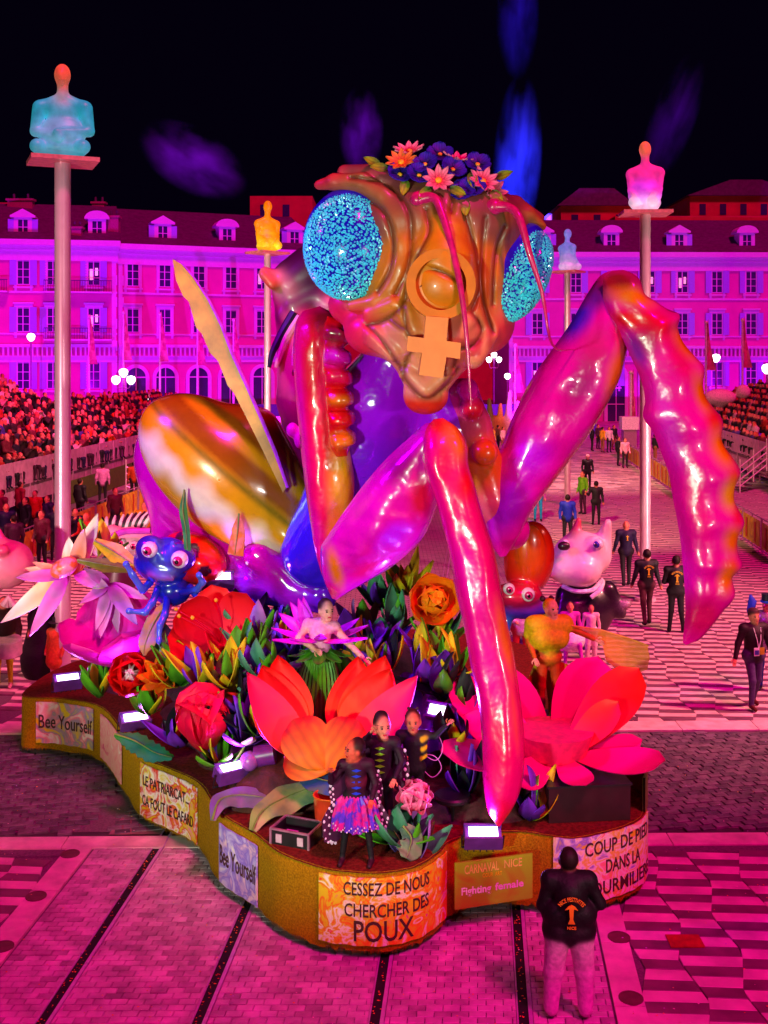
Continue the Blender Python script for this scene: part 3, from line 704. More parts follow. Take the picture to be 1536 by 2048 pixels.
# flat event board
t = thing('event_board', 'flat olive and brown board reading CARNAVAL NICE and Fighting female', 'sign', W(987, 1800, 11.95))
a = W(910, 1727, 11.85); b_ = W(1065, 1706, 12.1); c_ = W(1065, 1796, 12.1); d_ = W(910, 1820, 11.85); ex = (b_-a); ez = (a-d_); nrm = ex.cross(ez).normalized()
m = MB(); m.add([d_, c_, b_, a]+[p-nrm*.02 for p in (d_, c_, b_, a)], [(0, 1, 2, 3), (7, 6, 5, 4), (0, 4, 5, 1), (1, 5, 6, 2), (2, 6, 7, 3), (3, 7, 4, 0)])
obj('board', m, splash('paint_olive', [lin(150, 195, 10), lin(150, 195, 10), lin(160, 135, 10), lin(140, 100, 5)], 1.6), t, False)
wt = mat('letter_white', lin(240, 235, 235), .6); pkm = mat('letter_pink', lin(240, 140, 220), .6); ylm = mat('letter_cream', lin(225, 200, 90), .6)
def ontext(txt, x0, x1, y0, h, m_, bold=.02):
    v, f = textmesh(txt, 1.0, .002, bold=bold); xs = [p[0] for p in v]; mn, mx = min(xs), max(xs)
    mb = MB(); mb.add([tuple(d_+ex*(x0+(x1-x0)*(p[0]-mn)/(mx-mn))+ez*(y0+h*p[1])+nrm*(.004+p[2])) for p in v], f); obj('lettering', mb, m_, t, False)
ontext('CARNAVAL', .12, .56, .74, .27, ylm, .01); ontext('NICE', .63, .86, .76, .25, ylm, .01)
ontext('Fighting', .08, .46, .30, .22, wt); ontext('female', .51, .88, .31, .21, pkm)
ontext('COUR  ART', .35, .6, .62, .12, mat('letter_yellow', Yl, .6), .01)
# ================================================================ THE GIANT MANTIS
PM, PR, PO, PV, PD = lin(218, 2, 168), lin(220, 6, 12), lin(228, 112, 4), lin(165, 8, 245), lin(120, 4, 90)
PB = lin(60, 20, 235); PDR = lin(130, 20, 8); GOLD = lin(225, 160, 8)
gloss = mat('insect_gloss', (1, 1, 1), .28, attr=True, noise=.1, nscale=1.5, coat=.5, spec=.5, bump=.6, bscale=1.3, bdist=.12)
mt = thing('giant_mantis', 'enormous glossy pink praying mantis figure with blue bead eyes and flower crown', 'parade figure', (-.3, 14.5, 1.6))
def chain(pts, col, dep=None):
    """pts: (px,py,halfwidth px,Y)"""
    out = []
    for i in range(len(pts)-1):
        a, b_ = pts[i], pts[i+1]
        out.append(K(W(a[0], a[1], a[3]), W(b_[0], b_[1], b_[3]), a[2]*a[3]/F, b_[2]*b_[3]/F, a[4] if len(a) > 4 else col))
    return out
def bump(px, py, r, Y, col, k=.03): return dict(E(W(px, py, Y), r*Y/F, col), k=k)
def mpart(nm, prims, h=.045, k=.08, cb=.08, m_=gloss, colfn=None, parent=None, label=None):
    o = obj(nm, sdf_mesh(nm, prims, h, m_, k=k, cb=cb, colfn=colfn), None, mt); 
    if label: o['label'] = label
    return o
# left foreleg: coxa with ridges
def resamp(pts, n):
    c_ = catmull([(a, b_, 0) for a, b_ in pts], 6); L = [0]
    for p, q in zip(c_, c_[1:]): L.append(L[-1]+(q-p).length)
    t = np.linspace(0, L[-1], n); return np.stack([np.interp(t, L, [p.x for p in c_]), np.interp(t, L, [p.y for p in c_])], 1)
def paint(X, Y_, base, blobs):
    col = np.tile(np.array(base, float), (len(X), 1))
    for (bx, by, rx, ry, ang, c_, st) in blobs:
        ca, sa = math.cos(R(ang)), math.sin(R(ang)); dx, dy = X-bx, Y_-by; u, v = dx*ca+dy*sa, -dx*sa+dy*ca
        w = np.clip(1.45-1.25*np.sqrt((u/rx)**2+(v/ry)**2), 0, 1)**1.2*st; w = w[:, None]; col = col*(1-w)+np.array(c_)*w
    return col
import mathutils.noise
def mnoise(a, b_): return mathutils.noise.noise(Vector((a, b_, .37)))*2
def limb(nm, left, right, y0, y1, base, blobs, ribs=0, fat=.42, n=110, m_=None, seed=0, flat=.55):
    """limb with a lens shaped section; its two edges are given, thickness follows the width"""
    A, B = resamp(left, n), resamp(right, n); ns = 15; V = []; X = []; Yp = []
    rs = np.random.RandomState(seed); ph = rs.rand(8)*6
    for i in range(n):
        t = i/(n-1); Y = y0+(y1-y0)*t; w = np.hypot(*(B[i]-A[i]))*Y/F; endf = min(1, t*14, (1-t)*14)**.5
        for side in (0, 1):
            for j in range(ns):
                s_ = -1+2*j/(ns-1) if side == 0 else 1-2*j/(ns-1)
                if side == 1 and j in (0, ns-1): continue
                px, py = A[i]+(B[i]-A[i])*(s_+1)/2
                th = fat*w*(1-abs(s_)**2.4)**flat*endf*((.68+.42*abs(math.sin(math.pi*t*ribs))**.5) if ribs else 1)*(1+.05*math.sin(t*13+ph[0]+s_*2)+.05*mnoise(t*6+seed*9, s_*1.3)+.03*mnoise(t*17+seed*5, s_*2.5+9))+.02*w*math.sin(s_*5+t*5+ph[2])*(1-s_*s_)
                p = W(px, py, Y); p.y += -th if side == 0 else th*.8; V.append(tuple(p)); X.append(px); Yp.append(py)
    k = 2*ns-2; fs = [(i*k+j, i*k+(j+1) % k, (i+1)*k+(j+1) % k, (i+1)*k+j) for i in range(n-1) for j in range(k)]+[tuple(range(k))[::-1], tuple((n-1)*k+j for j in range(k))]
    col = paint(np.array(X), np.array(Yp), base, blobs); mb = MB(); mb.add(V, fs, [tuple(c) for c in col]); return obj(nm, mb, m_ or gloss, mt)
CR = lin(225, 0, 85)
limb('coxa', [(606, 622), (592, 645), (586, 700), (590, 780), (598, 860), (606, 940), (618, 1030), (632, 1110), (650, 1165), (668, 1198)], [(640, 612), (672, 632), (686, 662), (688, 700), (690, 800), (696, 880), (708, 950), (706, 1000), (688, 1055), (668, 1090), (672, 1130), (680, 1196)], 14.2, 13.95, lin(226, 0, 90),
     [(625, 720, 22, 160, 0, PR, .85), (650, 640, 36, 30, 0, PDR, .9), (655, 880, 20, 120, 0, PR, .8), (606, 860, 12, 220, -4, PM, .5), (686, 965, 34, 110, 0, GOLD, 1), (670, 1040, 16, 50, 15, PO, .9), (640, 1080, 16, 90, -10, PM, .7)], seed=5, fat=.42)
sc_ = [(690, 640)]
for i in range(6): y = 655+i*40; sc_ += [(688+i*2.4, y+3), (699+i*2.4, y+12), (700+i*2.4, y+30), (690+i*2.4, y+38)]
limb('ridge_strip', [(655, 632), (646, 660), (646, 720), (650, 780), (654, 840), (660, 890), (672, 915)], sc_+[(694, 912)], 13.92, 13.86, PR,
     [(672, 672, 44, 24, 0, lin(130, 15, 60), .9), (676, 715, 46, 22, 0, lin(215, 10, 190), .9), (680, 755, 40, 16, 0, CR, .8), (684, 800, 44, 14, 0, PO, .8), (684, 835, 44, 14, 0, PR, .9), (688, 878, 44, 20, 0, PO, 1)], ribs=6, fat=.75, n=130, seed=8, flat=.4)
limb('femur', [(664, 1197), (646, 1155), (641, 1100), (655, 1072), (713, 988), (764, 926), (815, 878), (850, 848), (866, 846)], [(672, 1200), (702, 1182), (740, 1160), (779, 1137), (815, 1108), (848, 1072), (870, 1024), (880, 977), (882, 920)], 13.75, 13.2, PM,
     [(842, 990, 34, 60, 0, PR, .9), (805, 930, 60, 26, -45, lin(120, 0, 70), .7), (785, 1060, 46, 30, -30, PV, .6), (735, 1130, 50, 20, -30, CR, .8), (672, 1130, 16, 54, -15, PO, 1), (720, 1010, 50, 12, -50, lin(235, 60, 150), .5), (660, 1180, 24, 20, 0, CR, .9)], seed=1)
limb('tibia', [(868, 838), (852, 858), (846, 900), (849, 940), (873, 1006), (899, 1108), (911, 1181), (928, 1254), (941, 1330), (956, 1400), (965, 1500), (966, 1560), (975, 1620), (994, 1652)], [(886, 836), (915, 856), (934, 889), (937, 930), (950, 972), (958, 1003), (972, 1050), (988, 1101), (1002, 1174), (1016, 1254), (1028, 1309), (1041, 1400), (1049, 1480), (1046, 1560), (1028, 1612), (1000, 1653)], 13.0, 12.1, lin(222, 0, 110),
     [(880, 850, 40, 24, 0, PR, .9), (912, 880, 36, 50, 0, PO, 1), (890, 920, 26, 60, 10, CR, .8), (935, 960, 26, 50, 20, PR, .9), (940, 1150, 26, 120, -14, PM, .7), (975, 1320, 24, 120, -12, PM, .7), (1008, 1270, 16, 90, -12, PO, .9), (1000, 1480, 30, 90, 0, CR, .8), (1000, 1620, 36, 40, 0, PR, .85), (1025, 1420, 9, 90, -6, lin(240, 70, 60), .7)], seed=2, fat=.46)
P = chain([(925, 790, 34, 14.3, PM), (945, 850, 36, 14.3, PO), (965, 920, 36, 14.35, PO), (985, 1000, 42, 14.4, PM), (1020, 1060, 40, 14.5, PM)], PM)
P += [bump(935, 778, 22, 14.0, PM), bump(945, 815, 24, 14.05, PR), bump(970, 905, 26, 14.05, PO, .05)]
mpart('coxa', P, .04, .07, .05)
limb('femur', [(1000, 1114), (980, 1085), (968, 1040), (966, 1000), (980, 945), (1000, 900), (1027, 830), (1065, 755), (1110, 691), (1140, 648), (1172, 592), (1200, 552), (1225, 541)], [(1012, 1112), (1040, 1070), (1060, 1030), (1084, 995), (1129, 935), (1166, 886), (1200, 834), (1224, 790), (1242, 750), (1254, 702), (1262, 670), (1262, 630), (1255, 590)], 14.3, 14.75, PM,
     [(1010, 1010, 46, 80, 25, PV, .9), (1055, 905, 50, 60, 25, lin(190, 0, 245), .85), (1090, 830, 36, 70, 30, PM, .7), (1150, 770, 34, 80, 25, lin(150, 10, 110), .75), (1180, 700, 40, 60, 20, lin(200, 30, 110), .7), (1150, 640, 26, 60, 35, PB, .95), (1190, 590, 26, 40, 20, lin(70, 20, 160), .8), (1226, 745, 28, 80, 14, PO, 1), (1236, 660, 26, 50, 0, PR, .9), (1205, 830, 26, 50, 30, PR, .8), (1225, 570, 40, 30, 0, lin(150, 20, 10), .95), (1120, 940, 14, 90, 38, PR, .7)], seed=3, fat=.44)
outer = [(1226, 541), (1252, 541), (1279, 558), (1290, 588), (1312, 603), (1335, 618), (1360, 630), (1356, 657), (1368, 687), (1392, 715), (1409, 736), (1406, 770), (1412, 795), (1430, 819), (1446, 842), (1443, 875), (1450, 895), (1466, 916), (1481, 944), (1470, 975), (1470, 1005), (1489, 1044), (1476, 1075), (1476, 1105), (1485, 1132), (1465, 1155), (1470, 1192), (1448, 1219), (1429, 1245), (1402, 1277), (1378, 1288)]
inner = [(1206, 556), (1206, 600), (1215, 636), (1240, 668), (1262, 715), (1282, 760), (1290, 800), (1286, 834), (1305, 862), (1322, 905), (1338, 950), (1346, 1000), (1356, 1050), (1364, 1110), (1368, 1160), (1371, 1220), (1366, 1280), (1372, 1290)]
limb('tibia', inner, outer, 14.45, 13.85, lin(225, 0, 160),
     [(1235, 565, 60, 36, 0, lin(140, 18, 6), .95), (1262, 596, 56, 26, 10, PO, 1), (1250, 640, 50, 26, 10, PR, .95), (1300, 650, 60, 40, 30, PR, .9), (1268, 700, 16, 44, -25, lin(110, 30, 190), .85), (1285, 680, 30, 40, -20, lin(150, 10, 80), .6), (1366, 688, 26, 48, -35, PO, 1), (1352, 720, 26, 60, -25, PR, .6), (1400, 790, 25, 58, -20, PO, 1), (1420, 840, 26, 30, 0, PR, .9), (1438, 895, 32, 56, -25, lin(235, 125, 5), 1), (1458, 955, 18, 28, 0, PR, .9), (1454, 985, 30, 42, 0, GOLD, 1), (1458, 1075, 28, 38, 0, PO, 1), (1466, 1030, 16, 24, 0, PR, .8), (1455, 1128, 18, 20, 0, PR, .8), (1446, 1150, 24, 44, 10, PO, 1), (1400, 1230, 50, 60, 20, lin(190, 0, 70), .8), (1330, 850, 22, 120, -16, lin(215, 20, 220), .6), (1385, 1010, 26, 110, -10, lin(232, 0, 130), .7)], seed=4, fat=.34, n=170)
# thorax, neck, abdomen
tm = mat('thorax_gloss', (1, 1, 1), .16, attr=True, noise=.08, nscale=1.2, coat=1.0, spec=.6, bump=.6, bscale=1.2, bdist=.14)
P = chain([(800, 700, 62, 14.3, PV), (760, 800, 88, 14.5, PV), (740, 900, 92, 14.7, PB), (700, 1000, 88, 15.0, PB), (640, 1100, 80, 15.3, PB)], PV)
P += chain([(860, 790, 60, 14.5, PV), (900, 860, 70, 14.6, PV), (930, 960, 60, 14.8, PM)], PV)
mpart('thorax', P, .05, .15, .15, tm)
ca_ = R(-40)
P = [E(W(452, 985, 16.5), (1.58, 1.05, 1.0), PM, np.array(Matrix.Rotation(R(40), 3, 'Y'))), K(W(330, 900, 16.4), W(350, 1060, 16.3), .28, .35, PM), K(W(480, 1120, 16.0), W(620, 1130, 15.6), .35, .3, PM), K(W(440, 1165, 15.7), W(640, 1190, 15.3), .22, .25, PB), K(W(520, 1110, 15.4), W(590, 1180, 15.3), .25, .16, PM)]
mpart('abdomen', P, .06, .15, .15, tm)
RA = Matrix.Rotation(R(40), 3, 'Y')
RAn = np.array(RA)
ctr = np.array(W(455, 948, 15.75))
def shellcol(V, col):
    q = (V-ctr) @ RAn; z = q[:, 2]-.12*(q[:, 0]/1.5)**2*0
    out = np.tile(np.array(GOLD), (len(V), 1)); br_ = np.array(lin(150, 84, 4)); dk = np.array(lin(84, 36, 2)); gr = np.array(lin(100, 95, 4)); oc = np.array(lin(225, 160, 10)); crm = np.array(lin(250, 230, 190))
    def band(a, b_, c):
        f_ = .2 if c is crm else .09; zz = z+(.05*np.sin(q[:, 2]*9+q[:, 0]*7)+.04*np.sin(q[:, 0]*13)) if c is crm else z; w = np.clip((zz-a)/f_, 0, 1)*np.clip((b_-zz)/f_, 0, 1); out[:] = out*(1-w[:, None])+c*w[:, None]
    band(.04, .2, gr); band(.14, .52, br_); band(.5, .58, dk); band(.56, 2, br_*.8); band(-.62, -.1, crm); band(-2, -.6, oc)  # cream band is a gloss reflection painted into the shell colour
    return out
shm = mat('wing_case', (1, 1, 1), .24, attr=True, noise=.12, nscale=3, coat=.7, bump=.1, bscale=5)
P = [E(ctr, (1.5, .8, .84), GOLD, RAn), K(W(560, 1060, 15.4), W(598, 1090, 15.2), .22, .18, GOLD), K(W(500, 880, 15.8), W(585, 1010, 15.5), .5, .3, GOLD)]
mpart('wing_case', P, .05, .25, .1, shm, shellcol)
# long feathered wing blade
m = MB(); Lf = [(345, 518), (352, 560), (366, 592), (378, 604), (392, 655), (404, 668), (420, 706), (436, 722), (455, 770), (470, 790), (500, 850), (530, 910), (566, 986)]
Rt = [(572, 975), (548, 905), (520, 838), (490, 770), (462, 708), (440, 650), (415, 600), (385, 555), (362, 528)]
Y0 = 15.0; poly = [W(a, b_, Y0) for a, b_ in Lf+Rt]
n = len(poly); m.add([p for p in poly]+[p+Vector((0, .07, 0)) for p in poly], [tuple(range(n)), tuple(range(n, 2*n))[::-1]]+[((i+1) % n, i, i+n, (i+1) % n+n) for i in range(n)])
o = obj('wing_blade', m, mat('blade_paint', lin(228, 150, 15), .4, col2=lin(130, 60, 8), thr=(.35, .7), nscale=2.2, noise=.3), mt, False)
m = MB(); m.tube([W(a+3, b_, Y0-.03) for a, b_ in Rt[::-1]], [.008, .012, .018, .022, .025, .025, .025, .025, .02], 6); obj('wing_edge', m, mat('edge_violet', lin(210, 60, 235), .3, coat=.6), mt)
# ---- head
def hp(px, py, dy=0.0): return W(px, py, 13.4+dy)
u_ = 13.4/F
HB = lin(110, 40, 62); HG = lin(205, 115, 18); HP = lin(225, 120, 95); HM = lin(215, 20, 80)
P = [E(hp(868, 455, .3), (195*u_, 150*u_, 105*u_), HB), E(hp(870, 560, .05), (150*u_, 120*u_, 150*u_), HG), E(hp(862, 655, .0), (125*u_, 110*u_, 90*u_), HP), K(hp(862, 688, -.12), hp(852, 775, -.2), 98*u_, 44*u_, HP), E(hp(851, 800, -.22), (38*u_, 40*u_, 26*u_), lin(225, 50, 10)),
     E(hp(725, 480, .35), (95*u_, 90*u_, 105*u_), HB), E(hp(715, 610, .25), (60*u_, 60*u_, 45*u_), HM), E(hp(990, 500, .3), (70*u_, 80*u_, 80*u_), HB), E(hp(972, 642, .12), (58*u_, 75*u_, 66*u_), HP), E(hp(750, 662, .05), (62*u_, 70*u_, 50*u_), HM)]
def ridge(pts, r, col, k=.045, dy=0):
    return [dict(K(hp(a[0], a[1], a[2]+dy), hp(b_[0], b_[1], b_[2]+dy), a[3]*u_, b_[3]*u_, col), k=k) for a, b_ in zip(pts, pts[1:])]
OCH = lin(190, 110, 30)
P += ridge([(638, 370, .12, 10), (669, 364, -.02, 16), (724, 366, -.16, 20), (768, 394, -.28, 22), (797, 440, -.38, 23), (806, 490, -.44, 22), (800, 535, -.46, 20), (783, 578, -.42, 17), (752, 604, -.34, 15), (705, 612, -.2, 12)], 0, OCH)
P += ridge([(690, 345, .1, 16), (750, 350, -.02, 22), (806, 380, -.15, 24), (834, 435, -.3, 22), (836, 490, -.4, 18), (826, 545, -.46, 15), (800, 590, -.44, 13)], 0, lin(150, 60, 70))
P += ridge([(890, 430, -.3, 30), (888, 470, -.42, 48), (886, 520, -.5, 60), (884, 570, -.52, 64)], 0, HG, .06)
P += ridge([(1083, 452, .22, 10), (1052, 428, .08, 17), (1010, 436, -.06, 20), (984, 475, -.16, 20), (972, 530, -.24, 18), (968, 590, -.26, 16), (984, 640, -.2, 14)], 0, OCH)
P += ridge([(1080, 436, .3, 10), (1030, 410, .1, 18), (980, 420, -.1, 20), (955, 470, -.25, 18), (946, 530, -.38, 15)], 0, lin(150, 55, 65))
P += ridge([(742, 628, -.3, 17), (793, 608, -.48, 19)], 0, HG, .025)+ridge([(812, 625, -.55, 22), (832, 660, -.6, 20)], 0, HG, .025)+ridge([(752, 672, -.3, 26), (790, 700, -.4, 24)], 0, HP, .03)+ridge([(815, 745, -.42, 18), (851, 778, -.46, 22), (893, 745, -.42, 18)], 0, HP, .03)
P += ridge([(938, 640, -.5, 17), (915, 668, -.55, 17)], 0, HP, .025)+ridge([(975, 668, -.28, 22), (945, 712, -.34, 25)], 0, HP, .03)+ridge([(955, 612, -.38, 17), (985, 655, -.28, 15)], 0, lin(220, 100, 45), .03)
for cx, cy in ((836, 402), (988, 418)):
    ring = [(cx+24*math.cos(a), cy+28*math.sin(a), -.3, 8) for a in [i*math.pi/4 for i in range(9)]]
    P += ridge(ring, 0, lin(160, 120, 20), .015)
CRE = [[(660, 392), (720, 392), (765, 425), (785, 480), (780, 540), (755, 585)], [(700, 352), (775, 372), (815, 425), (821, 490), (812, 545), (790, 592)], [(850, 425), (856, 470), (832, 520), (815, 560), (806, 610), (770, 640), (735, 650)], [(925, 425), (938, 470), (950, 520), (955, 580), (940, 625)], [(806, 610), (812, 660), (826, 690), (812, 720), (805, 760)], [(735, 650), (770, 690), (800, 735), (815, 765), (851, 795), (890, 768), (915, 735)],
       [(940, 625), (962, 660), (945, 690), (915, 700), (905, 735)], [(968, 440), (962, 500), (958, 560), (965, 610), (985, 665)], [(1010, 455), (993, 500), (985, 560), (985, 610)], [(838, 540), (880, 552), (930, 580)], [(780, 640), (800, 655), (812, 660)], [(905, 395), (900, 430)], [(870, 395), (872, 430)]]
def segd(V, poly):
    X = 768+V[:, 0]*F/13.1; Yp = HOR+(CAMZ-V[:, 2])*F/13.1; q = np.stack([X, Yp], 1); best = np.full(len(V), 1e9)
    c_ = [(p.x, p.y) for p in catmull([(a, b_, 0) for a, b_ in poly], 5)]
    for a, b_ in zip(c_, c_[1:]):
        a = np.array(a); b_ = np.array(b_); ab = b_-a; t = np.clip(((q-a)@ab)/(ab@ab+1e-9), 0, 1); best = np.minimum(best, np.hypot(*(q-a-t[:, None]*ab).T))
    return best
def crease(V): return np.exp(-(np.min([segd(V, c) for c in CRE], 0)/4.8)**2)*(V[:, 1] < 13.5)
def headdisp(V): W_ = V.copy(); W_[:, 1] += .055*crease(V); return W_
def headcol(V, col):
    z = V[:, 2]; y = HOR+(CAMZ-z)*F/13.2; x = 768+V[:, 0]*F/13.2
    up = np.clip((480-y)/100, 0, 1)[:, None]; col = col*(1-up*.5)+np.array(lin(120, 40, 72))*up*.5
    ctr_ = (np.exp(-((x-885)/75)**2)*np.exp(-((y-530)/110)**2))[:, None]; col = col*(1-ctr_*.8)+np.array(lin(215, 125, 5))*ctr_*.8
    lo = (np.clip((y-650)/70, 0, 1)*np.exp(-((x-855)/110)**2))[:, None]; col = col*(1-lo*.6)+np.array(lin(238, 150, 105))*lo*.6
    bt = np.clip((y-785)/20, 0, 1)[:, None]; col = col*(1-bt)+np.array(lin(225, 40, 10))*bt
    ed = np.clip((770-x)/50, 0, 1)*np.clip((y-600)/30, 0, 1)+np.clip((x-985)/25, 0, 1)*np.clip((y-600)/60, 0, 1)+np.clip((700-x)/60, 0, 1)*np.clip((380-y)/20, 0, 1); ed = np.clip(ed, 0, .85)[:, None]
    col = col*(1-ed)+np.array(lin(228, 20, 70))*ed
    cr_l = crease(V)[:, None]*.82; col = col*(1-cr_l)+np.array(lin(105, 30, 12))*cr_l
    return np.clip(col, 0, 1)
hm = mat('head_paint', (1, 1, 1), .42, attr=True, noise=.15, nscale=3, coat=.15, bump=.15, bscale=8)
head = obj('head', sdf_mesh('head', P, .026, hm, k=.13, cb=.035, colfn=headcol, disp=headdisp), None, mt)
eyem = mat('bead_eye', lin(5, 8, 170), .15, nscale=22, noise=.1, col2=lin(40, 190, 230), thr=(.485, .5), bump=1.0, bscale=22, coat=.8)
blu = mat('eye_rim', lin(20, 8, 190), .2, coat=.6)
def sub(nm, mb, m_, smooth=True): return obj(nm, mb, m_, head, smooth)
ORI[head.name] = Vector((-.3, 14.5, 1.6))
def beads(mb, c, M, n=900):
    ga = math.pi*(3-5**.5)
    for i in range(n):
        z = 1-2*(i+.5)/n; r_ = math.sqrt(max(0, 1-z*z)); v = Vector((r_*math.cos(ga*i), r_*math.sin(ga*i), z))
        p = c+M @ v
        if p.y > c.y+.2: continue
        nn = (M.inverted().transposed() @ v).normalized(); t1 = nn.orthogonal().normalized(); t2 = nn.cross(t1); s_ = .012+.012*rnd(); p = p+(t1*(rnd()-.5)+t2*(rnd()-.5))*.03
        q = [p+nn*.0+t1*s_*math.cos(k*math.pi/3)+t2*s_*math.sin(k*math.pi/3) for k in range(6)]+[p+nn*.02]
        mb.add(q, [(k, (k+1) % 6, 6) for k in range(6)])
bead_m = mat('sequin_cyan', lin(60, 225, 255), .3, coat=.4, noise=.25, nscale=9, spec=.8)
for (cx, cy, dy, rx, ry, rz, ay, az) in ((700, 494, -.04, 92, 106, 80, 0, R(-10)), (1040, 552, -.02, 47, 98, 80, R(-23), R(22))):
    c0 = hp(cx, cy, dy); M = (Matrix.Rotation(az, 3, 'Z') @ Matrix.Rotation(-ay, 3, 'Y') @ Matrix.Diagonal((rx*u_, rz*u_, ry*u_)))
    mb = MB(); prof = [(max(1e-4, math.sin(math.pi*i/24)), -math.cos(math.pi*i/24)) for i in range(25)]
    mb.lathe(prof, 40, c0, M); e = sub('eye', mb, blu); ORI[e.name] = Vector((-.3, 14.5, 1.6))
    mb = MB(); M2 = M @ Matrix.Diagonal((1.13, .8, 1.09)); mb.lathe(prof, 40, c0+Vector((.045 if rx > 60 else -.045, .06, .05)), M2); sub('eye_rim', mb, mat('rim_violet', lin(30, 5, 200), .3, coat=.5))
    mb = MB(); beads(mb, c0, M, 3400 if rx > 60 else 2600)
    o = obj('eye_beads', mb, bead_m, head, False); o['kind'] = 'stuff'
# venus emblem carved in relief
m = MB(); n = 40; yv = 12.5; cx, cy = 882, 568
def ringpts(r1, r2, yy): return [[W(cx+r*math.cos(2*math.pi*i/n)*.98, cy+r*math.sin(2*math.pi*i/n), yy+(cy+r*math.sin(2*math.pi*i/n)-cy)*-.0004) for i in range(n)] for r in (r1, r2)]
a, b_ = ringpts(52, 71, yv); vs = a+b_+[p+Vector((0, .6, 0)) for p in a+b_]
fs = []
for i in range(n):
    j = (i+1) % n; fs += [(i, j, n+j, n+i), (n+i, n+j, 3*n+j, 3*n+i), (j, i, 2*n+i, 2*n+j)]
m.add(vs, fs); emb = mat('emblem_gold', lin(205, 120, 12), .45, noise=.12, nscale=4)
sub('emblem_ring', m, emb, False)
m = MB()
def pl(pts, y0=12.47, d=.45):
    P3 = [W(a, b_, y0-(b_-560)*.0005) for a, b_ in pts]; k = len(P3); m.add(P3+[p+Vector((0, d, 0)) for p in P3], [tuple(range(k)), tuple(range(k, 2*k))[::-1]]+[((i+1) % k, i, i+k, (i+1) % k+k) for i in range(k)])
pl([(852, 632), (897, 636), (893, 682), (922, 686), (920, 718), (893, 714), (886, 756), (838, 750), (844, 706), (813, 702), (816, 672), (848, 676)])
sub('emblem_cross', m, mat('emblem_cream', lin(225, 145, 70), .45, noise=.1, nscale=4), False)
m = MB(); m.ball(W(880, 568, 12.62), (.32, .05, .31), 24, 12); sub('emblem_dome', m, emb)
m = MB(); m.tube(catmull([W(838, 575, 12.6), W(862, 562, 12.56), W(900, 566, 12.56), W(930, 590, 12.6)], 4), .012, 6); sub('fold_line', m, mat('fold_dark', lin(110, 40, 10), .6))
# antennae
for pts in ([(836, 400, -.5, 18), (868, 396, -.6, 12), (885, 430, -.7, 11), (905, 500, -.85, 9), (922, 580, -.95, 8), (932, 660, -1.0, 6), (938, 740, -1.0, 4), (942, 810, -1.0, 2)], [(988, 414, -.4, 18), (1020, 416, -.5, 12), (1040, 440, -.6, 11), (1060, 510, -.65, 8), (1085, 590, -.6, 5), (1105, 690, -.5, 3), (1150, 700, .9, 2)]):
    pts = pts[:7] if pts[0][0] > 900 else pts
    c_ = catmull([hp(a, b_, d) for a, b_, d, r in pts], 5); ksc = .75; rr = np.interp(np.linspace(0, len(pts)-1, len(c_)), range(len(pts)), [p[3] for p in pts])
    m = MB(); m.tube(c_, [r*u_*ksc for r in rr], 10, [lin(200, 20, 150)]*0 or None); m.ball(hp(pts[0][0], pts[0][1], pts[0][2]), 17*u_, 14, 10); o = sub('antenna', m, mat('antenna_pink', lin(205, 20, 110), .3, coat=.5, noise=.3, nscale=8))
# ================================================================ FLOWERS AND LEAVES
def petal_me(nm, L, Wd, m_, curl=.3, cup=.25, point=.5, nl=9, nw=5, th=.012, wave=0, col=None, base=.15, uniform=False):
    """petal along +X from the origin, +Z is its inner face; curl bends the tip up, cup hollows it"""
    V = []; top = []
    for i in range(nl):
        t = i/(nl-1)
        w = Wd*(base*(1-t)**2+ (math.sin(math.pi*min(1, t**(.75 if point > .5 else .95)))**(.8 if point > .5 else .6))*(1-.0*t))
        if point <= .5: w = Wd*(base+(1-base)*math.sin(math.pi*.5*min(1, t*1.35))**.9)*math.sqrt(max(0, 1-max(0, (t-.55)/.45)**2.4))
        a = curl*t; x = L*(t if abs(curl) < 1e-3 else math.sin(a)/curl); z = L*((1-math.cos(a))/curl if abs(curl) > 1e-3 else 0)
        for j in range(nw):
            s_ = 2*j/(nw-1)-1
            V.append(Vector((x, s_*w/2, z+cup*Wd*.5*s_*s_*(1-.3*t)+wave*L*.06*math.sin(s_*5+t*7))))
    n = len(V); F_ = [(i*nw+j, (i+1)*nw+j, (i+1)*nw+j+1, i*nw+j+1) for i in range(nl-1) for j in range(nw-1)]
    B = [v-Vector((0, 0, th)) for v in V]; F2 = [tuple(k+n for k in f[::-1]) for f in F_]
    ed = [j for j in range(nw)]+[i*nw+nw-1 for i in range(1, nl)]+[(nl-1)*nw+j for j in range(nw-2, -1, -1)]+[i*nw for i in range(nl-2, 0, -1)]
    F3 = [(ed[k], ed[(k+1) % len(ed)], ed[(k+1) % len(ed)]+n, ed[k]+n) for k in range(len(ed))]
    mb = MB(); mb.add(V+B, F_+F2+F3); return mb.mesh(nm, m_, True)
